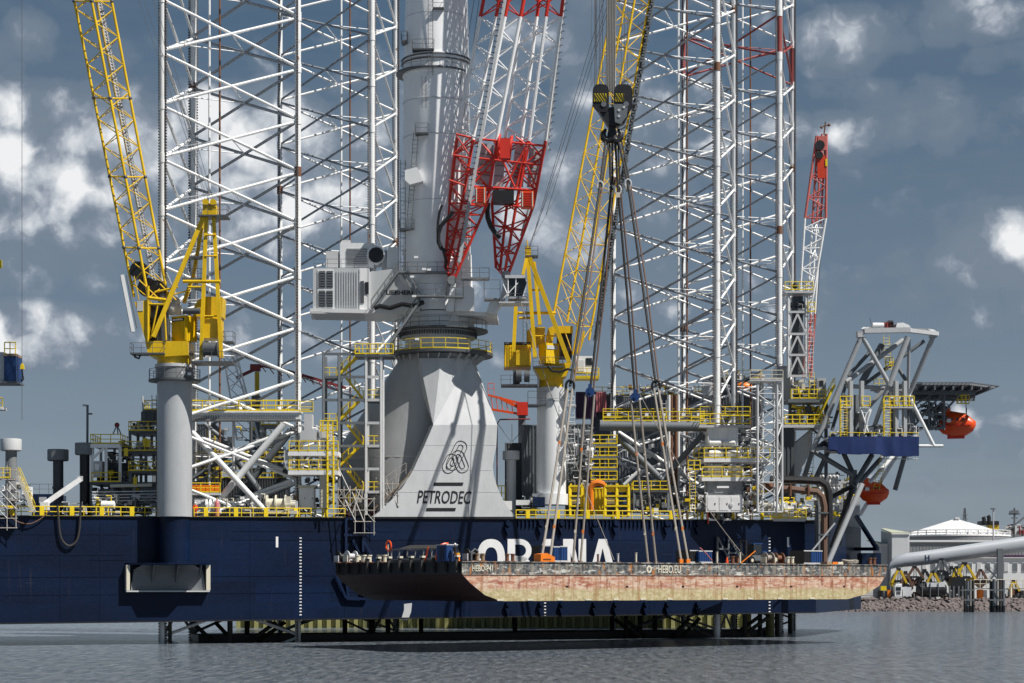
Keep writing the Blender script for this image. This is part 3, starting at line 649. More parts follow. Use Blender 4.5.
# ================================================================ LEFT YELLOW CRANE
Y1 = YF(177) - .9
c1 = Thing('pedestal_crane', 'yellow lattice boom crane on the tall grey pedestal at the left', 'crane', P(176, 517, Y1))
yk = 'crane_yellow'
m = MB(); b_ = P(175.3, 517, Y1); t_ = P(175.3, 381, Y1); m.lathe((pc.x, pc.y, DZ(pc.x)), [(1.98, 0), (1.98, t_.z - DZ(pc.x))], 40); c1.mb('pedestal', m, 'pale_grey', True)
Y1 = pc.y; px1 = CX + pc.x * F / Y1
k1 = Y1 / F
for y, r in ((505, 17.3), (470, 17.25), (425, 17.25)): ring(c1, 'weld_seam', px1, y - .3, y + .3, r, 'mid_grey', Y1)
ring(c1, 'top_flange', px1, 366, 382, 18.5, 'mid_grey', Y1); ring(c1, 'flange_rim', px1, 365, 368, 19.5, 'light_grey', Y1)
ring(c1, 'pedestal_walkway', px1, 380, 382, 26, 'dark_grey', Y1, 20); c1.rail(arc(px1, 380, 25.5, Y1, 0, 360, 14), 1.15, 'wire', 1.6, .03, False)
for x, y in ((183, 373), (189, 374)): c1.pb('flood_light', x - 1.5, y - 1.5, x + 2, y + 1, Y1 - 2.6, .2, 'white_paint')
ring(c1, 'slew_ring', px1, 355, 366, 17.2, yk, Y1); ring(c1, 'cable_tray', px1, 353.6, 356, 19, 'black', Y1)
Q = Y1 - 2.2
m = MB(); m.prism([P(145, 341, Q), P(188, 341, Q), P(188, 355, Q), P(157, 357, Q), P(148, 355, Q)], (0, 4.5, 0)); c1.mb('slew_base', m, yk)
m = MB(); m.prism([P(134.5, 302, Q), P(149, 299.5, Q), P(149, 341, Q), P(145.5, 341, Q)], (0, 4, 0)); c1.mb('side_plate', m, yk)
c1.pb('notice', 137, 301, 143, 311, Q - .05, .05, 'light_grey')
for a, b, w in (((148, 286), (148, 342), 2.8), ((149, 298), (166, 300), 3.6), ((149, 304), (164, 304.5), 2.2), ((164, 298), (166, 340), 2), ((158, 304), (151, 338), 1.6)): c1.pt('post', a, b, Q - .1, w, yk)
c1.pb('winch_recess', 150, 305, 166, 341, Q + .8, 2, 'black')
c1.pb('machinery_block', 157, 318, 168, 341, Q + .3, 1.5, 'dark_grey')
# cab with ribbed sides
rz = math.radians(38); cc = P(182.5, 328, Q + .2)
c1.box('cab', cc + Vector((0, 1.2, 0)), (2.25, 1.75, 2.85), yk, -math.radians(35))
m = MB()
Rc = Matrix.Rotation(-math.radians(35), 3, 'Z'); oc = cc + Vector((0, 1.2, 0))
for k in range(8): m.box(oc + Rc @ Vector((-1 + k * .285, -.9, -.15)), (.09, .06, 2.4), -math.radians(35))
for k in range(6): m.box(oc + Rc @ Vector((1.15, -.75 + k * .3, 0)), (.06, .09, 2.6), -math.radians(35))
c1.mb('cab_ribs', m, yk)
c1.box('name_plate', oc + Rc @ Vector((-.05, -.92, 1.0)), (1.8, .05, .36), 'black', -math.radians(35))
put_text(c1, 'lettering', 'LIEBHERR', oc + Rc @ Vector((-.05, -.96, 1.0)), 1.55, .2, 'white_paint', yaw=-math.radians(35), bold=.03, depth=.01)
m = MB()
pr = [(193, 316.5), (194.5, 305), (198.5, 299.5), (206, 296.5), (222.5, 297), (221.5, 316.5)]
m.prism([P(x, y, Q + .9) for x, y in pr], (0, 3, 0)); c1.mb('engine_cowl', m, yk, True)
c1.pb('engine_house', 200, 316, 220, 338, Q + .8, 3, yk); m = MB(); m.prism([P(x, y, Q + .3) for x, y in ((202, 322), (205, 318.5), (211, 318), (218, 319), (218, 338), (204, 338))], (0, .6, 0)); c1.mb('air_duct', m, yk, True)
m = MB(); a = P(192, 311, Q - .2); m.tube(a - Vector((1.0, 0, 0)), a + Vector((.9, 0, 0)), .35, n=16); c1.mb('silencer', m, 'dark_grey', True)
for x, y, r in ((172, 307, .7), (176, 302, .45)): c1.ball('tank', P(x, y, Q + 1.5), (r, r, r * 1.3), 'light_grey')
c1.pb('valve_block', 168, 305, 180, 314, Q + 1.2, 1, 'light_grey')
for a, b, w, mt in (((206, 211), (153.5, 337), 4.8, yk), ((206.5, 215), (201, 360), 3.6, yk), ((213.5, 215), (221.5, 358), 3.6, yk), ((203, 222), (193.5, 275), 3.4, yk), ((193.5, 275), (184, 303), 3.4, yk)):
    d = .4 if b[0] < 200 else 0
    dd = 2.6 if b in ((193.5, 275), (184, 303)) else 0
    A_, B_ = P(*a, Q + .5 + dd), P(*b, Q - .2 + dd); c1.bar('mast_leg', A_, B_, w * k1, w * k1 * .9, mt, side=Vector((1, 0, 0)) if abs((B_ - A_).x) < 2 else None)
for y, x0, x1, w in ((235, 205.5, 215.5, 1.6), (256, 205, 217, 1.8), (281.5, 183, 220.5, 3.4), (287, 188, 204, 2.2), (316, 202, 219, 1.6), (350, 201, 222, 1.6)): c1.pt('cross_tie', (x0, y), (x1, y), Q + .1, w, yk)
m = MB(); m.prism([P(x, y, Q + .1) for x, y in ((202, 216), (203, 203), (206, 198.5), (209, 204), (213, 199), (216, 205), (216, 216))], (0, 1.8, 0)); c1.mb('mast_head', m, yk, True)
for x in (205.5, 213): m = MB(); a = P(x, 202, Q - .1); m.tube(a, a + Vector((0, .5, 0)), .36, n=16); c1.mb('sheave', m, yk, True)
balcony(c1, 198, 227, 214.5, Q - .4, 2.6, 'dark_grey', 'wire'); balcony(c1, 189, 203, 256, Q + .3, 1.6, 'dark_grey', 'wire'); balcony(c1, 182, 201, 278, Q + .2, 1.6, 'dark_grey', 'wire')
balcony(c1, 191, 232, 361, Q - .9, 3.5, 'dark_grey', 'wire'); balcony(c1, 130, 164, 352.5, Q - .8, 2, 'dark_grey', 'wire'); balcony(c1, 223, 233, 341, Q, 2, 'dark_grey', 'wire')
c1.tube('aerial', P(208, 204, Q), P(208, 188, Q), .04, 'wire'); c1.tube('aerial', P(202, 205, Q), P(218, 205, Q), .04, 'wire')
m = MB(); a = P(204.5, 349, Q - .2); m.tube(a, a + Vector((1.5, 0, 0)), .75, n=20); m.tube(a - Vector((.1, 0, 0)), a + Vector((.02, 0, 0)), .95, n=20); m.tube(a + Vector((1.5, 0, 0)), a + Vector((1.6, 0, 0)), .95, n=20); c1.mb('hoist_drum', m, 'dark_grey', True)
m = MB(); m.path([P(x, y, Q - .6) for x, y in ((134, 353), (135, 357), (139, 358.5), (140, 355))], .13, 6); c1.mb('hook', m, 'black', True)
m = MB()
for x, y, r in ((138, 270, 1.0), (147, 287, 1.1), (157, 288, .9)): a = P(x, y, Q + 1.6); m.tube(a, a + Vector((.15, .9, 0)), r, n=20)
c1.mb('rope_drums', m, 'black', True)
for a, b, w in (((134, 276), (139, 300), 1), ((139, 280), (160, 300), 1.4), ((155, 292), (178, 287), 2.2), ((168, 296), (190, 290), 1.6), ((160, 284), (176, 300), 1.4)): c1.pt('strut', a, b, Q + .4, w, yk)
c1.bar('boom_rest_beam', P(122, 275, Q - 1), P(133, 332, Q - 1), .42, .35, 'light_grey'); c1.bar('rest_ladder', P(126.5, 275, Q - .8), P(137, 328, Q - .8), .1, .3, 'slate')
def ybm(x, y, d=0): return P(x, y, Q + .6 + d - .006 * (300 - y))
lo = [ybm(148.5, 298), ybm(168, 298, 1.6), ybm(157, 297, 3.2), ybm(134, 297, 1.6)]; hi = [ybm(80, -60), ybm(100, -60, 1.6), ybm(84, -60, 3.2), ybm(62, -60, 1.6)]
boom1 = Thing('crane_boom', 'yellow lattice boom leaning to the left, luffed high over the left yellow crane', 'crane boom', lo[0])
lattice(boom1, lo, hi, 26, .155, .06, yk, bars=False)
for t_ in (.14, .34, .56, .83):
    q = [lo[i].lerp(hi[i], t_) for i in range(4)]
    for i in range(4): boom1.tube('crossbar', q[i], q[(i + 1) % 4], .085, yk, 6)
    for p in q: boom1.ball('joint', p, .24, 'dark_grey')
a, b = (lo[0] + lo[1] + lo[2]) / 3, (hi[0] + hi[1] + hi[2]) / 3
boom1.bar('ladder_beam', a, b, .5, .12, 'light_grey')
m = MB()
for i in range(110): m.box(a + (b - a) * i / 110 + Vector((0, -.1, 0)), (.5, .05, .05))
boom1.mb('ladder_rungs', m, 'wire', kind='stuff')
for dx in (-.3, .3): boom1.tube('wire_rope', a + Vector((dx, -.5, 0)), b + Vector((dx, -.5, 0)), .03, 'wire', 5)
for a, b in (((208, 200), (128, -30)), ((211, 200), (134, -30)), ((205, 200), (150, -10)), ((213, 199), (146, -30))): boom1.tube('luffing_rope', P(*a, Q + .5), P(*b, Q), .025, 'wire', 5)

# ================================================================ MIDDLE YELLOW CRANE
Y2 = 250.0; Q = Y2 - 2.2; k2 = Y2 / F
c2 = Thing('pedestal_crane', 'yellow crane on the pale pedestal between the white base and the slings', 'crane', D(551, 3))
ring(c2, 'pedestal', 551.5, 390, 500, 14.5, 'crane_white', Y2); ring(c2, 'pedestal_foot', 550, 494, 505, 18, 'crane_white', Y2); ring(c2, 'grey_band', 551.5, 401, 402, 14.9, 'light_grey', Y2)  # light grey band round the pedestal below its top flange
ring(c2, 'top_flange', 551.5, 388, 400, 14.8, 'light_grey', Y2); ring(c2, 'slew_ring', 551, 372, 388, 12.5, yk, Y2); balcony(c2, 528, 546, 404, Q - .3, 3, 'dark_grey', 'wire', 1.6)
m = MB(); m.prism([P(x, y, Q) for x, y in ((533, 366), (572, 362), (566, 376), (541, 380))], (0, 4, 0)); c2.mb('slew_base', m, yk)
c2.pb('machinery_house', 504, 345, 531, 367, Q + .6, 4, yk); c2.pb('house_roof_rail', 504, 342, 531, 344, Q + .8, 3.6, 'dark_grey')
m = MB()
for k in range(11): m.box(P(505 + k * 2.5, 356, Q + .58), (.1, .08, 2.5))
c2.mb('house_ribs', m, yk); c2.pb('intake_box', 516, 350, 530, 365, Q + .1, .6, yk)
c2.box('cab', P(549, 354, Q + .3), (1.9, 1.8, 2.5), yk, math.radians(30)); c2.box('cab_window', P(549, 348, Q + .1) , (1.5, 1.6, .45), 'light_grey', math.radians(30))
m = MB(); m.prism([P(x, y, Q + .8) for x, y in ((527, 345), (527, 331), (531, 327), (545, 327), (545, 345))], (0, 3, 0)); c2.mb('engine_cowl', m, yk)
m = MB(); m.prism([P(x, y, Q + .3) for x, y in ((545, 344), (548, 328), (554, 326), (555, 331), (552, 344))], (0, 1.4, 0)); c2.mb('air_duct', m, yk)
c2.pb('winch_frame', 555, 326, 573, 333, Q + 1, 2, yk); c2.pb('winch_recess', 557, 334, 572, 358, Q + 1.5, 2, 'black')
for a, b, w in (((527.5, 254), (535, 358), 3.8), ((530, 258), (569, 362), 4.6), ((534, 262), (540, 325), 3.4), ((516, 304), (513.5, 352), 3.6), ((527, 256), (523, 275), 3)):
    c2.bar('mast_leg', P(*a, Q - .1), P(*b, Q - .6), w * k2, w * k2 * .9, yk, side=Vector((1, 0, 0)) if b[0] < 560 else None)
for y, x0, x1, w in ((290, 529, 541, 2.2), (313, 516, 556, 3), (318, 519, 533, 2.6), (336, 532, 560, 1.6)): c2.pt('cross_tie', (x0, y), (x1, y), Q, w, yk)
c2.pb('mast_head', 525, 247, 531, 257, Q - .3, 1.4, yk); c2.pt('mast_tip', (528, 249), (527, 240), Q, 1.2, yk)
balcony(c2, 526, 538, 255, Q - .4, 1.6, 'dark_grey', 'wire'); balcony(c2, 501, 538, 384, Q - .6, 3, 'dark_grey', 'wire'); balcony(c2, 533, 563, 366, Q - .9, 1.5, 'dark_grey', 'wire')
c2.pb('drum_frame', 513, 370, 520, 383, Q, 2, 'dark_grey')
for x in (516, 524): m = MB(); a = P(x, 376, Q - .2); m.tube(a, a + Vector((.7, 0, 0)), .75, n=16); c2.mb('hoist_drum', m, 'dark_grey', True)
c2.ladder(P(525, 345, Q - .4), P(525, 300, Q - .4), .5, 'wire')
c2.pb('cab', 576, 356, 593, 372, Q + .4, 2.5, 'white_paint', label='white operator cab beside the boom foot'); c2.pb('cab_door', 578, 360, 584, 371, Q + .33, .08, 'clad_white'); c2.pb('cab_window', 586, 358, 592, 365, Q + .33, .08, 'glass')
balcony(c2, 575, 599, 377, Q - .4, 3, 'yellow', 'yellow')
m = MB(); m.prism([P(x, y, Q + .5) for x, y in ((576, 352), (582, 331), (585, 331), (584, 340), (579, 355))], (0, .8, 0)); c2.mb('buffer', m, yk)
m = MB(); m.path([P(x, y, Q - 1) for x, y in ((548, 366), (552, 371), (560, 372), (568, 369), (574, 371))], .15, 6); c2.mb('cable_bundle', m, 'black')
boom2 = Thing('crane_boom', 'yellow lattice boom leaning right behind the black hook block', 'crane boom', P(565, 345, Q))
def yb2(x, y, d=0): return P(x, y, Q + .4 + d + .01 * (340 - y))
lo = [yb2(573, 355), yb2(589, 340, 1.4), yb2(567, 322, 2.8), yb2(553, 317, 1.4)]; hi = [yb2(645, -60), yb2(660, -60, 1.4), yb2(636.5, -60, 2.8), yb2(625, -60, 1.4)]
lattice(boom2, lo, hi, 30, .15, .055, yk, bars=False)
a, b = lo[1] + Vector((.8, 0, 0)), hi[1] + Vector((.3, 0, 0)); boom2.bar('ladder_beam', a, b, .5, .25, 'dark_grey')
m = MB(); random.seed(3)
for i in range(140): m.box(a + (b - a) * i / 140 + Vector((random.uniform(-.25, .25), -.3, 0)), (.4, .2, .22))
boom2.mb('cable_clamps', m, 'slate', kind='stuff')
for a, b in (((528, 248), (560, 190)), ((528, 248), (640, -40))): boom2.tube('luffing_rope', P(*a, Q + .5), P(*b, Q + 3), .025, 'wire', 5)
for x in (592, 596, 600): boom2.tube('hoist_rope', P(x, -40, Q - .5), P(x - 1, 85, Q - .5), .02, 'wire', 5)
# ================================================================ BARGE, HOOK BLOCK, SLINGS
CB, SB = math.cos(math.radians(36)), math.sin(math.radians(36)); BX0, BY0, BZ = (462 - CX) * 199 / F, 199.0, 9.19
def BP(u, w, h=0): return Vector((BX0 + CB * u - SB * w, BY0 + SB * u + CB * w, BZ + h))
def BU(px, w=0): t_ = (px - CX) / F; return (t_ * (BY0 + CB * w) - BX0 + SB * w) / (CB - SB * t_)
BYAW = math.radians(36); BUv = Vector((CB, SB, 0)); BVv = Vector((-SB, CB, 0))
barge = Thing('cargo_barge', 'rusty flat top barge with raked ends hanging in slings in front of the blue hull', 'barge', BP(31, 12, -4.2))
bm_t = paint('barge_side', (.1, .1, .1), .62, 0, .2); t = NT(bm_t.node_tree); bs = [x for x in t.t.nodes if x.type == 'BSDF_PRINCIPLED'][0]
geo = t.n('ShaderNodeNewGeometry'); pos = geo.outputs['Position']; sp = t.n('ShaderNodeSeparateXYZ'); t.l(pos, sp.inputs[0]); z_ = sp.outputs[2]
na = t.noise(t.map(pos, (.7, .7, 1.2)), 2.6, 8, .76, .3); nb = t.noise(t.map(pos, (.5, .5, 1.5), (4, 4, 0)), 1.9, 8, .72, .3); nc = t.noise(t.map(pos, (1, 1, .25), (9, 1, 0)), 1.7, 6, .6, .2); nd = t.noise(t.map(pos, (.25, .25, 1), (1, 7, 0)), 2.2, 6, .7)
black = t.mix(t.ramp(na, [(.50, 0), (.57, .85)]), (.05, .055, .06), (.20, .205, .20))
black = t.mix(t.ramp(nb, [(.545, 0), (.60, .9)]), black, (.58, .58, .54))
black = t.mix(t.ramp(nc, [(.56, 0), (.63, .95)]), black, (.36, .15, .045))
red = t.mix(t.ramp(nd, [(.40, 0), (.60, 1)]), (.30, .085, .05), (.54, .30, .20))
red = t.mix(t.ramp(nb, [(.47, 0), (.58, .85)]), red, (.62, .50, .38)); red = t.mix(t.ramp(t.noise(t.map(pos, (.35, .35, 5)), 1, 5, .65), [(.52, 0), (.6, .6)]), red, (.64, .54, .44)); red = t.mix(t.ramp(nc, [(.56, 0), (.64, .8)]), red, (.22, .06, .035)); red = t.mix(t.ramp(t.noise(pos, 2.6, 6, .7), [(.60, 0), (.66, .8)]), red, (.42, .2, .06))
alg = t.mix(t.ramp(na, [(.38, 0), (.62, 1)]), (.33, .28, .13), (.58, .50, .31)); alg = t.mix(t.ramp(nb, [(.56, 0), (.64, .7)]), alg, (.40, .24, .14))
zj = t.m('ADD', z_, t.m('MULTIPLY', t.m('SUBTRACT', nb, .5), 1.6))
f1 = t.m('MULTIPLY', t.m('SUBTRACT', t.m('ADD', z_, t.m('MULTIPLY', t.m('SUBTRACT', nb, .5), .12)), BZ - 1.37), 14, clamp=True); f2 = t.m('MULTIPLY', t.m('SUBTRACT', zj, BZ - 3.05), 2.2, clamp=True)
runs = t.noise(t.map(pos, (1.6, 1.6, .12), (3, 8, 0)), 1.2, 6, .65)
stain = t.ramp(runs, [(.53, 0), (.64, .75)])
red = t.mix(stain, red, (.30, .13, .05)); alg = t.mix(stain, alg, (.30, .17, .07)); black = t.mix(t.ramp(runs, [(.42, .5), (.5, 0)]), black, (.34, .30, .24))
t.l(t.mix(f1, t.mix(f2, alg, red), black), bs.inputs['Base Color'])
LB, WB = 60.6, 24.2
prof = [(0, 0), (0, -1.3), (1.0, -2.2), (2.8, -3.4), (4.8, -4.02), (54, -4.02), (57, -3.45), (59.2, -2.5), (60.3, -1.3), (60.6, 0)]
m = MB(); n = len(prof); m.add([BP(u, 0, h) for u, h in prof] + [BP(u, WB, h) for u, h in prof], [tuple(range(n)), tuple(range(2 * n - 1, n - 1, -1))] + [(i, n + i, n + (i + 1) % n, (i + 1) % n) for i in range(n)])
barge.mb('hull', m, 'barge_side')
paint('rake_shade', (.035, .013, .012), .6, .1, .5)  # dark red of the raked end, with its shade put into the colour
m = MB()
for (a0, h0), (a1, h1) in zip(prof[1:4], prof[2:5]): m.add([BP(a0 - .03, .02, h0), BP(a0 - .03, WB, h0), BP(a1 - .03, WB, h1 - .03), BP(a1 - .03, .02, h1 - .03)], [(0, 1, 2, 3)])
barge.mb('raked_end', m, 'rake_shade')
m = MB(); m.add([BP(-.03, .02, -.02), BP(-.03, WB, -.02), BP(-.03, WB, -1.3), BP(-.03, .02, -1.3)], [(0, 1, 2, 3)]); barge.mb('end_plate', m, 'black')
barge.bar('rubbing_strake', BP(0, 0, -.05) - BVv * .05, BP(60.6, 0, -.05) - BVv * .05, .1, .1, 'barge_side'); barge.bar('rubbing_strake', BP(0, 0, -1.32) - BVv * .04, BP(60.2, 0, -1.32) - BVv * .04, .08, .08, 'barge_side')
barge.bar('rubbing_strake', BP(.0, 0, -.1) - BUv * .08, BP(0, WB, -.1) - BUv * .08, .16, .16, 'black')
for u in range(4, 60, 6): barge.bar('side_frame', BP(u, 0, -.14) - BVv * .03, BP(u, 0, -1.28) - BVv * .03, .12, .05, 'barge_side')
for px in (567, 627, 683, 737, 791, 844): u = BU(px); barge.box('drain_hole', BP(u, -.01, -2.55), (.34, .04, .16), 'black', BYAW)
for px in (500, 530, 560, 588, 616, 643, 670, 725, 750, 780, 812): u = BU(px); barge.box('anode', BP(u, -.02, -3.9), (.75, .1, .16), 'cream', BYAW)
for w in [i * 2.1 + .6 for i in range(12)]: barge.bar('fender_post', BP(-.2, w, .45), BP(-.2, w, -1.1), .3, .25, 'rope_dark'); barge.box('fender_cap', BP(-.15, w, .5), (.4, .5, .2), 'cream', BYAW)
def btxt(s_, px0, px1, h, hh=.62):
    u0, u1 = BU(px0), BU(px1); me_c = BP((u0 + u1) / 2, 0, h) - BVv * .05; put_text(barge, 'lettering', s_, me_c, u1 - u0, hh, 'cream', yaw=BYAW, bold=.015, depth=.015)
btxt('HEBO-P41', 472, 492.5, -.72); btxt('HEBO.EU', 658, 680.5, -.7, .85)
m = MB(); c_ = BP(BU(649), 0, -.7) - BVv * .04
for i in range(16):
    a0, a1 = 2 * math.pi * i / 16, 2 * math.pi * (i + 1) / 16; m.add([c_ + BUv * (r * math.cos(a) * .9) + Z * (r * math.sin(a)) for r, a in ((.42, a0), (.42, a1), (.2, a1), (.2, a0))], [(0, 1, 2, 3)])
barge.mb('round_emblem', m, 'cream'); c_ = BP(2.5 + 10, 0, 0)
# deck gear
def bthing(name, label, cat, px, w): return Thing(name, label, cat, BP(BU(px, w), w))
def bollard(px, w, label, mt='cream'):
    T = bthing('mooring_bollard', label, 'bollard', px, w); u = BU(px, w)
    for d in (-.35, .35):
        T.tube('bollard_post', BP(u + d, w, 0), BP(u + d, w, .75), .2, mt, 12); T.tube('bollard_cap', BP(u + d, w, .7), BP(u + d, w, .82), .27, mt, 12)
    T.box('base_plate', BP(u, w, .04), (1.3, .6, .08), 'rusty', BYAW)
def hwinch(px, w, label, drum='black', fr='light_grey'):
    T = bthing('mooring_winch', label, 'winch', px, w); u = BU(px, w); m = MB(); a = BP(u, w, .7)
    m.tube(a - BUv * .5, a + BUv * .5, .3, n=14); m.tube(a - BUv * .55, a - BUv * .45, .6, n=14); m.tube(a + BUv * .45, a + BUv * .55, .6, n=14); T.mb('drum', m, drum, True)
    for d in (-.7, .7): T.box('side_frame', BP(u + d, w, .4), (.1, .9, .8), fr, BYAW)
    T.box('base_plate', BP(u, w, .05), (1.8, 1.2, .1), 'rusty', BYAW); T.box('motor', BP(u + 1.0, w, .5), (.5, .4, .4), fr, BYAW)
hwinch(342, 22.8, 'black winch drum at the far left tip of the barge'); hwinch(351, 20.6, 'pale hooped winch second from the barge\'s left tip', 'light_grey', 'cream')
bollard(360, 18.7, 'cream twin bollard left of the dark frame stanchions on the barge end', 'cream'); bollard(367, 17.8, 'rust stained bollard just left of the lashed steel basket'); bollard(382, 16, 'white bollard beside the steel basket on the barge end')
bk = bthing('steel_basket', 'grey steel frame basket lashed on the barge end under the white apron', 'cargo basket', 408, 9); u0, u1 = 1.0, 3.0
w0, w1 = 5.4, 14.6
bk.box('basket_floor', BP(2, (w0 + w1) / 2, .1), (2, w1 - w0, .16), 'dark_grey', BYAW)
for h in (.3, 1.35):
    for u in (u0, u1): bk.bar('basket_rail', BP(u, w0, h), BP(u, w1, h), .14, .14, 'mid_grey')
for i in range(7):
    w = w0 + (w1 - w0) * i / 6
    for u in (u0, u1): bk.bar('basket_post', BP(u, w, .2), BP(u, w, 1.4), .12, .12, 'mid_grey')
m = MB(); m.prism([BP(1.2, w0 + 1, 1.42), BP(1.2, w1 - 1, 1.42), BP(2, w1 - 2, 1.8), BP(2, w0 + 2, 1.75)], BUv * 1.2); bk.mb('tarpaulin', m, 'rope_dark')
bk.bar('lashing_strap', BP(.9, 8, .1), BP(.9, 7.4, 1.5), .18, .06, 'orange')
def lifering(T, px, w, h, r=.5):
    c = BP(BU(px, w), w, h); m = MB(); p = [c + BVv * (r * math.cos(a)) + Z * (r * math.sin(a)) for a in [2 * math.pi * i / 14 for i in range(15)]]; m.path(p, .1, 6); T.mb('ring', m, 'orange', True)
lr_ = bthing('life_ring', 'orange life ring on a pole at the left of the steel basket', 'life ring', 388, 14.8); u = BU(388, 14.8); lr_.tube('pole', BP(u, 14.8), BP(u, 14.8, 1.9), .06, 'cream'); lifering(lr_, 388.5, 14.7, 1.75)
g = bthing('blue_container', 'small blue equipment box at the barge corner under an orange tarp strap', 'box', 448, 3); g.box('shell', BP(BU(447, 3), 3, .8), (1.3, 1.8, 1.6), 'blue', BYAW); g.box('roof', BP(BU(447, 3), 3, 1.65), (1.4, 1.9, .1), 'light_grey', BYAW); g.box('door', BP(BU(447, 3) - .66, 3, .8), (.04, .8, 1.3), 'navy', BYAW)
tp_ = bthing('hose', 'orange hose arched over the blue box at the barge corner', 'hose', 440, 5); m = MB(); m.path([BP(BU(x, 4), 4, h) for x, h in ((436, .2), (438, 1.2), (441, 1.65), (445, 1.8), (448, 1.8))], .12, 8); tp_.mb('hose_body', m, 'orange', True)
def person(T_label, c, top='orange', trou='orange', helm='white_paint', yaw=0, h=1.78, lean=0, arm=.25):
    T = Thing('person', T_label, 'person', c); s = h / 1.78; R = Matrix.Rotation(yaw, 3, 'Z')
    def q(x, y, z): return c + R @ Vector((x * s, (y + lean * z * .15) * s, z * s))
    m = MB()
    for sg in (-1, 1):
        m.path([q(sg * .11, 0, .02), q(sg * .11, .01, .12), q(sg * .115, -.02, .48), q(sg * .10, 0, .9)], [.055, .055, .075, .105], 8)
        m.path([q(sg * .11, -.14, .04), q(sg * .11, .06, .05)], [.05, .05], 6)
    m.path([q(0, 0, .86), q(0, 0, 1.0), q(0, 0, 1.25), q(0, 0, 1.42), q(0, 0, 1.5)], [.17, .165, .19, .19, .07], 10)
    for sg in (-1, 1): m.path([q(sg * .2, 0, 1.42), q(sg * .27, -.03, 1.15), q(sg * .26, -arm, .92)], [.07, .055, .045], 7)
    T.mb('body', m, top, True)
    m = MB(); m.lathe(q(0, -.01, 1.52), [(.05, 0), (.085, .06), (.095, .14), (.08, .21), (.02, .25)], 10); m.tube(q(0, -.11, 1.64), q(0, -.08, 1.67), .018, n=5); T.mb('head', m, 'skin', True)
    m = MB(); m.lathe(q(0, -.01, 1.68), [(.135, -.01), (.115, .01), (.11, .07), (.07, .12), (.01, .135)], 12); T.mb('hard_hat', m, helm, True)
    m = MB()
    for sg in (-1, 1):
        hp_ = q(sg * .26, -arm - .02, .88); m.box(hp_, (.07 * s, .03, .09 * s)); 
        for k in range(4): m.tube(hp_ + Vector((-.03 + k * .02, 0, -.04)), hp_ + Vector((-.03 + k * .02, -.015, -.11 + abs(k - 1.5) * .01)), .009, n=5)
        m.tube(hp_ + Vector((-sg * .03, 0, .01)), hp_ + Vector((-sg * .055, -.02, -.05)), .01, n=5)
    T.mb('hands', m, 'skin'); return T
person('worker in dark jacket and white hard hat at the barge corner', BP(BU(455, 1.6), 1.6), 'black', 'black', 'white_paint', .4)
hz = bthing('drum', 'small yellow drum standing on the very corner of the barge', 'drum', 458, 1); u = BU(457.5, 1); hz.tube('drum_body', BP(u, 1), BP(u, 1, .75), .24, 'bright_orange', 14); hz.tube('drum_lid', BP(u, 1, .75), BP(u, 1, .8), .26, 'yellow', 14)
hwinch(471, 2.5, 'dark curved davit winch between the barge corner and the letter O'); bollard(480, 2, 'cream bollard in front of the white letter O', 'wood'); bollard(510, 2, 'small rusty bollard in front of the white letter B', 'rusty')
for px, lab in ((475.5, 'hooped towing bitt left of the letter O'),):
    T = bthing('towing_bitt', 'black hooped towing bitt just left of the white letter O', 'bitt', px, 1.2); u = BU(px, 1.2); m = MB(); m.path([BP(u - .5, 1.2, 0), BP(u - .5, 1.2, .9), BP(u - .1, 1.2, 1.25), BP(u + .35, 1.2, 1.0)], .09, 8); T.mb('hoop', m, 'slate', True); T.box('base_plate', BP(u, 1.2, .04), (1.3, .5, .08), 'rusty', BYAW)
og = bthing('winch_power_pack', 'orange power pack with sloping lid on the barge deck at the left sling', 'power pack', 546, 1.5); u0, u1 = BU(538, 1.5), BU(552, 1.5); m = MB()
m.prism([BP(u0, 1, 0), BP(u1, 1, 0), BP(u1, 1, .5), BP(u1 - 1.0, 1, .9), BP(u0, 1, .8)], BVv * 1.2); og.mb('casing', m, 'bright_orange'); og.bar('grab_handle', BP(u0 + .3, .95, .3), BP(u1 - .5, .95, .3), .05, .06, 'rusty')
def cont(px0, px1, w, h, mat, label, cat='container', dep=2.4, name='equipment_container'):
    T = bthing(name, label, cat, (px0 + px1) / 2, w); u0, u1 = BU(px0, w), BU(px1, w); uc = (u0 + u1) / 2
    T.box('shell', BP(uc, w + dep / 2, h / 2 + .1), (u1 - u0, dep, h), mat, BYAW)
    k = max(3, int((u1 - u0) / .3)); m = MB()
    for i in range(k): m.box(BP(u0 + (i + .5) * (u1 - u0) / k, w - .03, h / 2 + .1), (.1, .06, h - .3), BYAW)
    T.mb('corrugation', m, mat); T.box('top_rail', BP(uc, w, h + .06), (u1 - u0 + .08, .1, .12), 'light_grey', BYAW); T.box('base_rail', BP(uc, w, .12), (u1 - u0 + .08, .1, .14), 'light_grey', BYAW); return T
cont(553.5, 559.5, 3, 1.55, 'blue', 'left one of the two blue boxes beside the orange power pack'); cont(560.5, 567.5, 3, 1.6, 'blue', 'right one of the two blue boxes beside the orange power pack')
cont(545, 552, 5, 1.7, 'black', 'black cabinet behind the orange power pack')
cont(690, 698, 3, 1.35, 'black', 'low black generator box left of the blue winch cabin', 'generator'); cont(699, 712, 2.5, 1.3, 'blue', 'wide blue winch cabin right of the fourth sling', 'winch cabin')
T = bthing('hose', 'pink red hose sloping down from the blue winch cabin', 'hose', 709, 2); m = MB(); m.path([BP(BU(x, 1.8), 1.8, h) for x, h in ((700, 1.7), (706, 1.1), (712, .3))], .06, 6); T.mb('hose_body', m, 'pink', True)
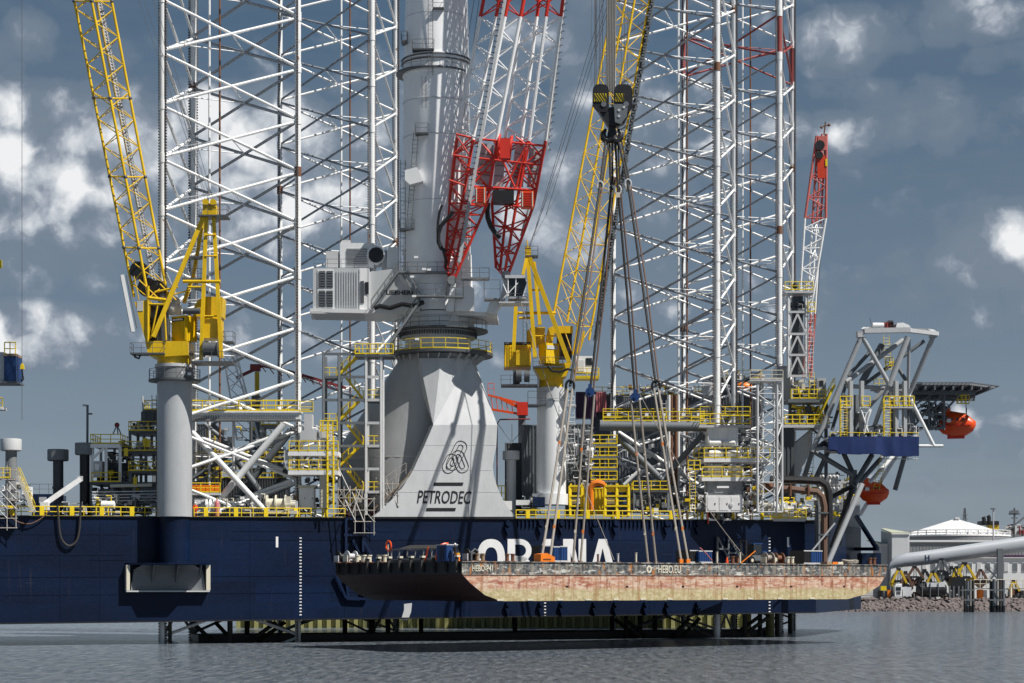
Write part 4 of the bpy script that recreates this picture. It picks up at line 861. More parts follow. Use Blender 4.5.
for px, h, lab, mt in ((636, 1.0, 'thin white stanchion right of the last letter of the name', 'cream'), (618, .9, 'short grey stanchion at the foot of the last letter', 'light_grey'), (717, 1.2, 'white stanchion between the winch cabin and the dark stanchion frames', 'cream'), (740, 1.2, 'white stanchion under the hanging chain right of the dark frames', 'cream'), (598, .8, 'small stub post at the left foot of the last letter', 'rusty')):
    T = bthing('stanchion', lab, 'post', px, 1); u = BU(px, 1); T.tube('post', BP(u, 1), BP(u, 1, h), .11, mt, 8); T.tube('post_cap', BP(u, 1, h), BP(u, 1, h + .06), .15, mt, 8); T.box('base_plate', BP(u, 1, .03), (.5, .5, .06), 'rusty', BYAW)
fk = bthing('telehandler', 'dark blue forklift type machine with mast, parked toward the right of the barge', 'forklift', 755, 4); u = BU(753, 4)
fk.box('chassis', BP(u + .8, 4.8, .7), (2.6, 1.3, .6), 'slate', BYAW); fk.box('cab_frame', BP(u + .9, 4.8, 1.6), (1.2, 1.2, 1.3), 'glass', BYAW); fk.box('cab_roof', BP(u + .9, 4.8, 2.32), (1.4, 1.3, .12), 'blue', BYAW); fk.box('counterweight', BP(u + 2.0, 4.8, 1.1), (.7, 1.2, .8), 'blue', BYAW)
for d in (-.45, .45): fk.bar('mast', BP(u - .7, 4.8 + d, .1), BP(u - .7, 4.8 + d, 2.7), .14, .2, 'black'); fk.bar('fork', BP(u - .7, 4.8 + d, .25), BP(u - 1.7, 4.8 + d, .22), .12, .06, 'black')
fk.bar('mast_bar', BP(u - .7, 4.3, 2.65), BP(u - .7, 5.3, 2.65), .1, .14, 'black')
for d in (-.1, 1.8):
    for w in (4.15, 5.45): m = MB(); a = BP(u + d, w, .42); m.tube(a - BVv * .16, a + BVv * .16, .42, n=16); o = fk.mb('tyre', m, 'black', True); m = MB(); m.tube(a - BVv * .18, a + BVv * .18, .2, n=10); fk.mb('rim', m, 'cream', parent=o)
fk.bar('boom_strap', BP(u - 2.2, 3.6, .1), BP(u + .2, 3.8, 1.5), .08, .08, 'bright_orange')
hwinch(768, 2.5, 'rope winch right of the forklift type machine on the barge', 'rope', 'cream'); hwinch(778, 3, 'brown rope winch farther right of the forklift type machine', 'rusty', 'slate')
cont(804, 810.5, 3, 1.5, 'black', 'black power unit left of the blue box near the barge\'s right end', 'generator'); cont(811, 822, 3, 1.5, 'blue', 'blue box near the right end of the barge'); 
T = bthing('timber_stack', 'pale timber and orange block under the gantry leg on the barge', 'timber', 830, 2.5); u = BU(826, 2.5)
for k in range(3): T.box('timber', BP(u + k * .9, 2.6, .15), (.8, 1.4, .28), ('wood', 'bright_orange', 'cream')[k], BYAW)
T = bthing('rope_heap', 'heap of brown rope lying on the barge right of the gantry leg', 'rope', 850, 2.5); m = MB(); random.seed(5)
m.path([BP(BU(850, 3) + 1.1 * math.cos(a * 1.7) + random.uniform(-.1, .1), 3 + .6 * math.sin(a * 1.7), .12 + .012 * a + random.uniform(0, .12)) for a in [i * .5 for i in range(56)]], .1, 5); T.mb('rope_coils', m, 'rope', True)
bollard(872, 2, 'rusty twin bollard at the far right tip of the barge', 'rusty'); bollard(790, 1.2, 'cream bollard in front of the white load mark on the right', 'cream'); bollard(735, 1.5, 'small rusty bollard at the foot of the dark stanchion frames', 'rusty')
T = bthing('traffic_cone', 'orange traffic cone left of the dark stanchion frames', 'cone', 727, 1.5); m = MB(); m.lathe(BP(BU(727, 1.5), 1.5, .03), [(.2, 0), (.04, .7)], 12); T.mb('cone', m, 'orange', True); T.box('base_plate', BP(BU(727, 1.5), 1.5, .02), (.5, .5, .04), 'black', BYAW)

paint('rope_grey', (.22, .215, .205), .6, 0, .3)
# ---------------- hook block
HYY = 236.0; hk = HYY / F
hb = Thing('hook_block', 'huge black crane hook block with yellow hazard stripes', 'hook block', P(612, 140, HYY))
def cheek(T, pts, d0, d1, mat, name): m = MB(); m.prism([P(x, y, HYY + d0) for x, y in pts], (0, d1 - d0, 0)); return T.mb(name, m, mat)
for x0, x1 in ((592.5, 609), (614, 632.5)):
    xc = (x0 + x1) / 2; w = (x1 - x0) / 2
    pts = [(xc + w * math.copysign(abs(math.cos(a)) ** .6, math.cos(a)), 96 - 12 * math.sin(a) ** .6) for a in [math.pi * i / 12 for i in range(13)]][::-1] + [(x1, 108), (x1 - 3, 112), (x0 + 5, 112), (x0, 106)]
    cheek(hb, pts, -1.0, -.85, 'black', 'cheek_plate'); cheek(hb, pts, .85, 1.0, 'black', 'cheek_plate')
    for d in (-.6, -.2, .2, .6): m = MB(); a = P(xc, 96.5, HYY + d); m.tube(a - Vector((0, .17, 0)), a + Vector((0, .17, 0)), w * hk * .97, n=24); hb.mb('sheave', m, 'dark_grey', True)
    hb.pb('stripe_board', x0 + .5, 93.5, x0 + (14.5 if x0 < 600 else 10), 101.5, HYY - 1.08, .06, 'yellow')
    m = MB(); W_ = 14.5 if x0 < 600 else 10
    k = -5.4
    while k < W_:
        pl = [(max(0, min(W_, k)), 0), (max(0, min(W_, k + 1.2)), 0), (max(0, min(W_, k + 6.7)), 8), (max(0, min(W_, k + 5.5)), 8)]
        if pl[1][0] > pl[0][0] or pl[2][0] > pl[3][0]: m.prism([P(x0 + .5 + a, 93.5 + b, HYY - 1.11) for a, b in pl], (0, .02, 0))
        k += 2.7
    hb.mb('stripes', m, 'black')
    m = MB(); a = P(xc + 3, 104, HYY - 1.1); m.tube(a, a + Vector((0, 2.2, 0)), .32, n=14); hb.mb('axle', m, 'slate', True)
cheek(hb, [(597, 108), (632, 106), (629, 113), (625, 122), (618, 126), (608, 125)], -.7, .7, 'black', 'swivel_body'); cheek(hb, [(614, 104), (628, 104), (627, 116), (621, 124), (615, 122)], -1.05, -.75, 'slate', 'name_cheek')
for x, y in ((624, 107), (619, 110), (619, 116)): m = MB(); a = P(x, y, HYY - 1.12); m.tube(a, a + Vector((0, .1, 0)), .16, n=12); hb.mb('bolt', m, 'light_grey', True)
m = MB(); a = P(612, 124, HYY); m.tube(a, P(612, 134, HYY), .42, .5, n=14); hb.mb('shank', m, 'black', True)
for sg in (-1, 1):
    m = MB(); m.path([P(612 + sg * x, y, HYY) for x, y in ((0, 132), (1, 139), (5, 141), (8.5, 138), (8.8, 133), (6, 129))], [.5, .55, .5, .42, .32, .14], 10); hb.mb('hook_horn', m, 'black', True)
hr = Thing('hoist_ropes', 'broad bundle of hoist ropes running up from the black hook block', 'rope', P(612, 90, HYY))
for x in (606.5, 608.2, 609.8, 611.4, 613, 614.6): hr.tube('wire_rope', P(x + 1.5, -90, HYY), P(x, 92, HYY), .10, 'rope_grey', 6)
for x, d in ((594.5, 0), (596, .5), (599, 0), (602, .5), (621, 0), (624, .5), (627, .2)): hr.tube('wire_rope', P(x + 2, -90, HYY + d), P(x, 90, HYY + d), .03, 'wire', 5)
# ---------------- slings
def sling(label, top, sh1, node, ends, kind, bx, w):
    """double slings: hook -> shackles -> lower fitting (blue sheave or black shackle) -> two legs to the barge"""
    T = Thing('lifting_sling', label, 'sling', P(*node, HYY), 'lifting slings'); A = P(*top, HYY)
    Yn = HYY + (BP(BU(bx[0], w), w).y - HYY) * .62; Ys = HYY + (Yn - HYY) * .2
    S_ = P(*sh1, Ys); N_ = P(*node, Yn)
    m = MB(); m.path([A, A.lerp(S_, .5), S_], .15, 7); m.path([A + Vector((.35, .1, 0)), S_ + Vector((.25, .1, 0))], .1, 7); T.mb('upper_sling', m, 'rope_dark', True)
    m = MB(); p = [S_ + Vector((.35 * math.cos(a), 0, .55 * math.sin(a))) for a in [2 * math.pi * i / 12 for i in range(13)]]; m.path(p, .11, 6); T.mb('shackle', m, 'light_grey', True)
    T.box('thimble', S_ + Vector((0, 0, -.6)), (.5, .3, .6), 'cream', 0)
    m = MB(); m.path([S_, S_.lerp(N_, .5) + Vector((.06, 0, 0)), N_], .15, 7); T.mb('long_sling', m, 'rope_dark', True); m = MB(); m.path([S_ + Vector((.3, .1, 0)), S_.lerp(N_, .5) + Vector((.5, 0, 0)), N_ + Vector((.35, 0, 0))], .10, 7); T.mb('long_sling', m, 'brown', True)
    if kind == 'sheave':
        m = MB(); m.tube(N_ - Vector((0, .2, 0)), N_ + Vector((0, .2, 0)), .55, n=20); m.tube(N_ - Vector((0, .3, 0)), N_ + Vector((0, .3, 0)), .2, n=12); T.mb('sheave', m, 'blue', True); T.box('sheave_cheek', N_ + Z * .55, (.4, .45, .7), 'blue', 0)
    else:
        m = MB(); p = [N_ + Vector((.45 * math.cos(a), 0, .62 * math.sin(a))) for a in [2 * math.pi * i / 14 for i in range(15)]]; m.path(p, .14, 6); T.mb('shackle', m, 'black', True)
    for k, px in enumerate(bx):
        B_ = BP(BU(px, w), w, .3); s0 = N_ + Vector(((-.5 if k == 0 else .5) * (1 if kind == 'sheave' else .5), 0, -.3)); mid = s0.lerp(B_, .5) + Vector((0, 0, -.15))
        m = MB(); m.path([s0, s0.lerp(mid, .5) , mid, B_], .14, 7); T.mb('sling_leg', m, 'rope', True)
        for f_ in (.33, .82): q_ = s0.lerp(B_, f_); T.box('tag', q_, (.26, .26, .42), 'bright_orange' if (k + int(f_ * 10)) % 2 else 'cream', 0)
        T.box('deck_padeye', BP(BU(px, w), w, .2), (.5, .2, .5), 'bright_orange' if px > 670 else 'rusty', BYAW)
    return T
sling('leftmost sling pair, ending at the orange power pack', (606, 138), (600, 186), (570, 386), None, 'shackle', (541.5, 550), 2.2)
sling('second sling from the left, through a blue sheave above the last white letters', (609, 139), (611, 190), (590, 392), None, 'sheave', (573, 580.5), 20)
sling('third sling from the left, through a blue sheave right of centre', (615, 139), (618, 190), (635, 397), None, 'sheave', (648, 656), 20)
sling('rightmost sling pair, landing left of the blue winch cabin', (618, 138), (628, 184), (656, 386), None, 'shackle', (681, 688), 2.2)
for a, b, lab, Ya, Yb_ in (((520, 300), (614, 560), 'thin tag line slanting down across the middle pedestal to the barge', 240, 232), ((640, 395), (747, 560), 'thin tag line running down right to the forklift type machine', 236, 240), ((700, 455), (700.5, 460), None, 0, 0)):
    if not lab: continue
    T = Thing('tag_line', lab, 'rope', P(*b, Yb_)); m = MB(); A_, B_ = P(*a, Ya), P(*b, Yb_); m.path([A_.lerp(B_, i / 8) - Z * (1.2 * math.sin(math.pi * i / 8)) for i in range(9)], .045, 5); T.mb('line', m, 'rope', True)
# hanging line with small yellow hook at the far left
T = Thing('whip_hook', 'small yellow hook block hanging on a thin rope at the far left', 'hook', P(22, 378, 228)); T.tube('wire_rope', P(22, -60, 228), P(22, 420, 228), .03, 'wire', 5); m = MB(); m.prism([P(x, y, 227.9) for x, y in ((20.5, 365), (22, 363), (23.5, 365), (24, 369), (20, 369))], (0, .3, 0)); T.mb('block', m, 'yellow'); m = MB(); m.path([P(x, y, 228) for x, y in ((22, 369), (22.6, 375), (23.4, 379), (22, 381.5), (20.8, 379))], .1, 6); T.mb('hook', m, 'black', True)
# ================================================================ GUARD RAIL ALONG THE DECK EDGE
for a, b, lab in ((-30, 157, 'yellow guard rail on the deck edge left of the left crane pedestal'), (194, 345, 'yellow guard rail on the deck edge between left pedestal and scaffold'), (516, 660, 'yellow guard rail on the deck edge above the white ship name'), (660, 834, 'yellow guard rail on the deck edge toward the right end')):
    T = Thing('guard_rail', lab, 'railing', D((a + b) / 2, .3), 'guard rails along the deck edge'); b2 = min(b, 815)
    T.rail([D(a, .3), D(b2, .3)] + ([P(834, 519, 266)] if b > 816 else []), 1.15, 'yellow', 1.35, .062)
    n = int((b2 - a) / 30)
    for k in range(n):
        x = a + 12 + k * 30; T.box('rail_panel', D(x, .24, .55), (.5, .05, 1.1), 'yellow')
# hoses draped over the side
for pts, lab in ((((6, 509), (14, 520), (28, 524), (40, 519), (50, 510)), 'thin brown hose draped over the deck edge at the far left'), (((57, 505), (59, 530), (62, 541), (69, 546), (76, 541), (79, 528), (80, 506)), 'thick black hose hanging in a loop over the hull')):
    T = Thing('hose', lab, 'hose', onhull(*pts[0], .3)); m = MB(); q = [onhull(*p, .35) for p in pts]
    fine = []
    for i in range(len(q) - 1):
        p0, p1, p2, p3 = q[max(i - 1, 0)], q[i], q[i + 1], q[min(i + 2, len(q) - 1)]
        for k in range(5): t_ = k / 5; fine.append(.5 * ((2 * p1) + (p2 - p0) * t_ + (2 * p0 - 5 * p1 + 4 * p2 - p3) * t_ ** 2 + (3 * p1 - p0 - 3 * p2 + p3) * t_ ** 3))
    m.path(fine + [q[-1]], .13 if 'thick' in lab else .07, 7); T.mb('hose_body', m, 'brown' if 'thin' in lab else 'rope_dark', True)

# ================================================================ SMALL MACHINERY KITS
def kthing(name, label, cat, px, off): return Thing(name, label, cat, D(px, off))
def vent(px, ytop, wh, hh, ws, off, mat, hmat, label):
    Y = YF(px) + off; T = Thing('ventilation_mushroom', label, 'ventilator', D(px, off)); k = Y / F; base = D(px, off); top = P(px, ytop, Y)
    m = MB(); m.lathe(base, [(ws / 2 * k, 0), (ws / 2 * k, top.z - base.z - hh * k * .5)], 20); T.mb('stem', m, mat, True)
    m = MB(); m.lathe(Vector((base.x, base.y, top.z - hh * k)), [(wh / 2 * k * .9, 0), (wh / 2 * k, .08), (wh / 2 * k, hh * k - .1), (wh / 2 * k * .97, hh * k)], 24); T.mb('hood', m, hmat, True)
    m = MB(); m.lathe(Vector((base.x, base.y, top.z - hh * k * 3.4)), [(ws / 2 * k * 1.15, 0), (ws / 2 * k * 1.15, .25)], 20); T.mb('flange', m, mat, True)
    for a in range(3): an = a * 2.1; q_ = Vector((math.cos(an), math.sin(an), 0)) * (ws / 2 * k + .02); T.bar('stiffener', base + q_, Vector((base.x, base.y, top.z - hh * k)) + q_, .06, .06, mat)
    return T
vent(11, 439, 21, 12, 11, 3.5, 'mid_grey', 'light_grey', 'pale grey mushroom ventilator at the far left edge')
vent(58, 449.5, 21, 11.5, 10, 9, 'dark_grey', 'mid_grey', 'mushroom ventilator with light grey hood standing free, second from the left')
vent(84.5, 443, 19, 12, 9.5, 6, 'black', 'mid_grey', 'mushroom ventilator with black stem beside the lamp mast')
vent(511, 451, 17, 9, 9, 9, 'crane_white', 'crane_white', 'white mushroom ventilator between the white apron and the middle pedestal')
T = kthing('lamp_mast', 'thin dark lamp mast with two arms left of the process deck', 'lamp', 87, 7); Y = YF(87) + 7
T.tube('pole', D(87, 7), P(87.5, 405, Y), .14, 'slate'); T.tube('arm', P(83.5, 405, Y), P(88, 406, Y), .1, 'slate'); T.pb('lamp_head', 82.5, 404.3, 86, 406.2, Y - .1, .3, 'light_grey'); T.pb('lamp_head', 88, 413, 92, 414.5, Y - .1, .3, 'slate'); T.tube('brace', P(87.5, 420, Y), P(88, 413, Y), .09, 'slate')
T = kthing('boom_rest', 'white inclined box boom rest leaning up toward the black ventilator stem', 'boom rest', 45, 2); T.bar('strut', P(43, 505, YF(50) + 2), P(80.5, 479, YF(80) + 2), .55, .55, 'white_paint', side=V); T.pb('foot', 40, 502, 48, 510, YF(44) + 1.5, .8, 'white_paint'); T.pb('pulley', 77, 476, 82, 481, YF(80) + 1.8, .5, 'light_grey')
T = Thing('work_boat_hull', 'small patch of dark blue hull of a boat moored behind the deck', 'boat', P(44, 505, 262)); T.pb('hull', 32, 494, 56, 520, 262, 6, 'navy'); T.rail([P(30, 494, 262), P(58, 494, 262)], 1.3, 'wire', 1.2, .03, False); T.pb('deckhouse', 39, 497, 46, 503, 261.8, 1, 'light_grey')
# ---------------- framed decks: columns, floors, rails
def frame(T, xs, ys, Yf, dep, cm='mid_grey', fm='dark_grey', rm='yellow', cw=.3, rails=None, base=None):
    """xs columns in px, ys floor rows (px) from top; rails: rows which carry a railing"""
    z0 = base if base is not None else 520
    for x in xs:
        for d in (0, dep): T.bar('column', P(x, z0, Yf) + Vector((0, d, 0)), P(x, ys[0], Yf) + Vector((0, d, 0)), cw, cw, cm)
    for y in ys:
        a, b = P(xs[0] - 1, y, Yf), P(xs[-1] + 1, y, Yf); T.deck('floor', a - Vector((0, .2, 0)), b - Vector((0, .2, 0)), dep + .4, .3, fm)
        if rails is None or y in rails: T.rail([a + Vector((0, dep, 0)), a + Vector((0, -.2, 0)), b + Vector((0, -.2, 0)), b + Vector((0, dep, 0))], 1.1, rm, 1.3, .055)
    # floor plates of gratings as beams under each floor
def tank(T, px, py, lpx, rpx, Y, mat, vert=False, name='tank'):
    k = Y / F; c = P(px, py, Y); L = lpx * k / 2; r = rpx * k; m = MB(); ax = Z if vert else Vector((1, 0, 0))
    p = [c - ax * L, c - ax * (L * .9), c + ax * (L * .9), c + ax * L]; m.path(p, [r * .55, r, r, r * .55], 16); o = T.mb(name, m, mat, True)
    for s_ in (-.5, .5):
        if not vert: T.box('saddle', c + ax * L * s_ - Z * r, (.2, r * 1.4, r * .9), mat, 0)
    return o
def pipes(T, paths, Y, rpx, mat, name='pipe'):
    for pth in paths:
        m = MB(); m.path([P(x, y, Y) for x, y in pth], rpx * Y / F, 8); T.mb(name, m, mat, True)
def cabinet(T, x0, y0, x1, y1, Y, dep, mat, doors=1, name='cabinet'):
    T.pb(name, x0, y0, x1, y1, Y, dep, mat); w = (x1 - x0) / doors
    for k in range(doors):
        T.pb('door', x0 + k * w + w * .12, y0 + (y1 - y0) * .12, x0 + (k + 1) * w - w * .12, y1 - (y1 - y0) * .1, Y - .04, .05, mat)
        T.pb('door_handle', x0 + (k + .72) * w, (y0 + y1) / 2 - .5, x0 + (k + .8) * w, (y0 + y1) / 2 + 1, Y - .09, .05, 'black')
def wallbox(T, x0, y0, x1, y1, Y, dep, mat, rib=2.6, rmat=None, name='wall'):
    T.pb(name, x0, y0, x1, y1, Y, dep, mat); m = MB(); k = x0 + rib / 2
    while k < x1: a, b = P(k, y1 - .8, Y - .04), P(k, y0 + .8, Y - .04); m.box((a + b) / 2, (rib * .4 * Y / F, .12, b.z - a.z)); k += rib
    T.mb('corrugation', m, rmat or mat); T.pb('top_rail', x0 - .3, y0 - .2, x1 + .3, y0 + 1, Y - .12, .14, rmat or mat); T.pb('corner_post', x0 - .2, y0, x0 + 1, y1, Y - .11, .13, rmat or mat); T.pb('corner_post', x1 - 1, y0, x1 + .2, y1, Y - .11, .13, rmat or mat)
def clutter(T, x0, y0, x1, y1, Y, n, seed, mats=('mid_grey', 'light_grey', 'dark_grey', 'slate', 'white_paint')):
    """pumps, valves, cable boxes and short pipe runs filling a bay"""
    random.seed(seed)
    for i in range(int(n * 1.8)):
        x = random.uniform(x0, x1); y = random.uniform(y0, y1); w = random.uniform(1.5, 6); h = random.uniform(1.5, 6); mt = random.choice(mats); d = random.uniform(0, 2.5); kx = random.random()
        h = min(h, y1 - y + 2); 
        if kx < .35: T.pb('junction_box', x, y, min(x + w, x1), y + h, Y + d, .8, mt)
        elif kx < .6: pipes(T, [((x, y), (x + w, y), (x + w, y + h + 3))], Y + d, random.uniform(.5, 1.0), mt)
        elif kx < .8: pipes(T, [((x, y), (x, y + h), (x + w * 1.4, y + h))], Y + d, random.uniform(.4, .9), mt)
        else: tank(T, x + w / 2, y + h / 2, w * 1.6, h / 2.4, Y + d + .5, mt, name='pump')
# ---------------- process deck behind the left crane
Yp = YF(125) + 4
pd = Thing('process_deck', 'tall grey multi level machinery deck with yellow rails left of the crane pedestal', 'deck module', P(125, 515, Yp))
frame(pd, [92, 106, 120], [444], Yp, 5, 'white_paint', 'light_grey', base=484, rails=[444]); pd.bar('edge_beam', P(89, 446, Yp - .3), P(120, 446, Yp - .3), .2, .45, 'white_paint')
pd.bar('knee_brace', P(91, 460, Yp - .2), P(104, 448, Yp - .2), .25, .25, 'white_paint')
frame(pd, [91, 112, 134, 157], [482], Yp, 6, 'mid_grey', 'dark_grey', rails=[]); pd.rail([P(91, 482, Yp - .2), P(120, 482, Yp - .2)], 1.1, 'yellow', 1.3, .055)
frame(pd, [120, 133, 146, 157], [451], Yp + 1, 5, 'slate', 'dark_grey', base=482, rails=[451]); frame(pd, [130, 144, 157], [431], Yp + 1.5, 5, 'slate', 'dark_grey', base=451, rails=[431])
frame(pd, [130, 157], [471], Yp - .5, 4, 'slate', 'dark_grey', base=482, rails=[471]); frame(pd, [144, 158], [410], Yp + 2, 4, 'slate', 'dark_grey', base=431, rails=[410])
pd.pb('upper_house', 141, 411.5, 158, 423, Yp + 2, 3, 'dark_grey'); wallbox(pd, 97, 463, 128, 481, Yp + 2.5, 3, 'dark_grey'); cabinet(pd, 93, 461, 102, 477, Yp, 1.4, 'light_grey', 1); pd.pb('notice', 95, 464, 99, 470, Yp - .06, .05, 'white_paint')
cabinet(pd, 139, 482.5, 158, 505, Yp + .3, 3, 'slate', 2); tank(pd, 121, 497, 26, 11, Yp + 3, 'slate'); m = MB(); m.lathe(P(111, 514, Yp + 2), [(1.5, 0), (1.5, 2.6), (1.3, 2.9)], 20); pd.mb('tank', m, 'mid_grey', True); m = MB(); m.lathe(P(127, 514, Yp + 3), [(1.6, 0), (1.6, 3.1), (1.3, 3.4)], 20); pd.mb('tank', m, 'mid_grey', True)
for args in ((104, 450, 130, 462, Yp + 2, 16, 1), (120, 440, 157, 450, Yp + 1.4, 22, 2), (130, 420, 157, 430, Yp + 1.6, 18, 3), (130, 458, 157, 471, Yp, 18, 4), (92, 484, 158, 513, Yp + 1, 44, 5), (100, 470, 130, 481, Yp + 1, 16, 6)): clutter(pd, *args, mats=('mid_grey', 'light_grey', 'slate', 'black', 'mid_grey', 'white_paint', 'light_grey', 'yellow'))
pd.bar('beam', P(110, 486, Yp - .3), P(152, 485, Yp - .3), .2, .35, 'cream'); pd.ladder(P(155, 431, Yp + .8), P(154, 395, Yp + .8), .5, 'wire', True); pd.tube('post', P(143, 410, Yp + 1), P(142.5, 396, Yp + 1), .1, 'light_grey')
for x, y in ((143, 438), (146, 439), (133, 477), (124, 448)): pd.pb('yellow_gate', x, y, x + 4, y + 8, Yp - .4, .06, 'yellow')
T = Thing('survey_tripod', 'small dark tripod standing on the white topped platform', 'tripod', P(117, 434, Yp + 1)); 
for dx in (-4, 1, 4): T.tube('leg', P(117 + dx, 434, Yp + 1), P(117, 425, Yp + 1.4), .07, 'slate')
T.ball('head', P(117, 425, Yp + 1.4), .3, 'maroon')
def locker_row(T, x0, y0, x1, y1, Y, mat, n): 
    for k in range(n): w = (x1 - x0) / n; T.pb('locker', x0 + k * w + .3, y0, x0 + (k + 1) * w - .3, y1, Y, 1.2, mat)
# ---------------- left leg's jacking frame
Yl = 236.0
jf = Thing('jacking_frame', 'braced grey jacking frame of the front left leg', 'jacking frame', P(245, 515, Yl))
jf.pb('top_girder', 190, 412, 300, 419.5, Yl, 1.6, 'crane_white'); jf.pb('girder_flange', 190, 411, 301, 412.5, Yl - .2, 2, 'white_paint'); jf.pb('girder_flange', 190, 419, 300, 420.4, Yl - .2, 2, 'mid_grey')
m = MB()
for k in range(44): m.box(P(192 + k * 2.4, 417.3, Yl - .08), (.1, .12, .45))
jf.mb('girder_ribs', m, 'slate', kind='stuff')
jf.rail([P(190, 411, Yl - .1), P(300, 411, Yl - .1)], 1.2, 'yellow', 1.5, .055); jf.rail([P(190, 410, Yl + 8), P(312, 410, Yl + 8)], 1.2, 'yellow', 1.8, .05)
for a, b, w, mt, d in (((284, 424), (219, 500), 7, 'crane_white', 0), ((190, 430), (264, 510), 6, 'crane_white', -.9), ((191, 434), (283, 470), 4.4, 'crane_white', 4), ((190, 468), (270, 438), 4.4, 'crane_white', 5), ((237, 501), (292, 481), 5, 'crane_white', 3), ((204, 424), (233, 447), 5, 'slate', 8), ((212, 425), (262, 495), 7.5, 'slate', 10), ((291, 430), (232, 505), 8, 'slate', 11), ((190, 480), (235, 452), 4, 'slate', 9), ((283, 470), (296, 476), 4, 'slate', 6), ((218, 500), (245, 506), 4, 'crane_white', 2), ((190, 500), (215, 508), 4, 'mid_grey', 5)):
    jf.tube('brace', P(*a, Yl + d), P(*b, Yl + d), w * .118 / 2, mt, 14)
jf.tube('post', P(233.5, 420, Yl + 1), P(233.5, 480, Yl + 1), .16, 'light_grey'); jf.tube('post', P(251, 420, Yl + 10), P(251, 505, Yl + 10), .2, 'dark_grey')
for x in (209, 221, 240, 262, 279): jf.ball('node_lamp', P(x, 409, Yl + 3), .28, 'white_paint')
# jackhouse tower at its right
jt = Thing('jackhouse', 'stacked white jackhouse platforms with yellow rails right of the front left leg', 'jackhouse', P(312, 515, Yl)); Yj = Yl - 1
m = MB(); m.prism([P(x, y, Yj) for x, y in ((304, 414), (312, 414), (312, 428), (316, 432), (316, 440), (300, 440), (300, 432), (304, 430))], (0, 2, 0)); jt.mb('rack_head', m, 'light_grey')
jt.rail([P(300, 412, Yj), P(313, 412, Yj)], 1.2, 'yellow', 1.2, .05)
for y in (451, 470):
    jt.deck('floor', P(288, y, Yj), P(338, y, Yj), 4, .55, 'white_paint'); jt.rail([P(289, y, Yj + 3.8), P(289, y, Yj), P(338, y, Yj), P(338, y, Yj + 3.8)], 1.15, 'yellow', 1.25, .06)
for x in (302, 320): jt.bar('column', P(x, 475, Yj + .5), P(x, 440, Yj + .5), .3, .3, 'white_paint')
jt.bar('knee_brace', P(302, 466, Yj + .2), P(311, 454, Yj + .2), .25, .25, 'light_grey'); m = MB(); m.prism([P(x, y, Yj + .2) for x, y in ((284, 450), (292, 453), (292, 472), (290, 471), (284, 462))], (0, 1, 0)); jt.mb('side_shield', m, 'light_grey')
cabinet(jt, 320, 424, 331, 440, Yj + .8, 1.6, 'light_grey'); jt.rail([P(320, 431, Yj), P(337, 431, Yj)], 1.2, 'yellow', .9, .08)
for x in (322, 327, 332): jt.pb('yellow_gate', x, 421, x + 1.5, 432, Yj - .05, .1, 'yellow')
jt.pb('access_trunk', 319.5, 471, 327, 508, Yj + .6, 1.4, 'cream'); jt.ladder(P(330, 508, Yj + .3), P(330, 430, Yj + .3), .8, 'yellow', True, .4); jt.bar('ladder_post', P(327.5, 508, Yj), P(327.5, 424, Yj), .2, .12, 'yellow'); jt.bar('ladder_post', P(333.5, 508, Yj), P(333.5, 436, Yj), .2, .12, 'yellow')
clutter(jt, 290, 424, 318, 440, Yj + 1, 18, 11, ('light_grey', 'white_paint', 'mid_grey')); clutter(jt, 292, 455, 318, 469, Yj + 1.5, 14, 12, ('light_grey', 'white_paint', 'mid_grey')); clutter(jt, 290, 474, 336, 505, Yj + 3, 26, 13, ('mid_grey', 'slate', 'dark_grey'))
# cream winches
def deckwinch(label, x0, x1, y0, y1, Y, mat='cream'):
    T = Thing('anchor_winch', label, 'winch', P((x0 + x1) / 2, y1, Y)); w = x1 - x0; h = y1 - y0; c = P(x0 + w * .35, y0 + h * .55, Y + .8); r = h * .42 * Y / F
    m = MB(); m.tube(c - Vector((w * .28 * Y / F, 0, 0)), c + Vector((w * .3 * Y / F, 0, 0)), r * .6, n=18); T.mb('drum', m, mat, True)
    for s_ in (-.28, 0, .3): m = MB(); q = c + Vector((w * s_ * Y / F, 0, 0)); m.tube(q - Vector((.08, 0, 0)), q + Vector((.08, 0, 0)), r, n=20); T.mb('drum_flange', m, mat, True)
    m = MB(); m.tube(c + Vector((w * .3 * Y / F, -.3, -.1)), c + Vector((w * .62 * Y / F, -.3, -.1)), r * .5, n=14); T.mb('motor', m, mat, True)
    T.pb('gearbox', x0 + w * .62, y0 + h * .2, x0 + w * .8, y1, Y, 1.4, mat); T.pb('bed_frame', x0, y1 - h * .16, x1, y1, Y - .2, 2.2, mat); T.pb('brake_box', x0 + w * .82, y0 + h * .4, x1, y1 - 1, Y + .1, 1.0, 'light_grey'); T.pb('control_box', x0 + w * .02, y0 + h * .45, x0 + w * .14, y1 - 1, Y - .1, .5, mat); return T
deckwinch('cream anchor winch on the deck edge left of the yellow ladder', 265, 297, 492, 514, YF(280) + .9); deckwinch('white winch beside the pink red bottle, right of the left pedestal', 206, 219, 497, 513, YF(212) + 2, 'white_paint')
T = Thing('hydraulic_unit', 'white hydraulic power unit between the cream winch and the yellow ladder', 'power unit', P(306, 512, Yl)); cabinet(T, 299, 488, 314, 508, YF(306) + 1.5, 2, 'white_paint', 2); T.pb('roof', 298, 485, 315, 488, YF(306) + 1.3, 2.4, 'cream'); clutter(T, 296, 498, 316, 512, YF(306) + 1, 10, 21, ('cream', 'white_paint', 'light_grey')); T.pb('orange_cabinet', 293, 495, 297, 507, YF(306) + 2, .8, 'wood')
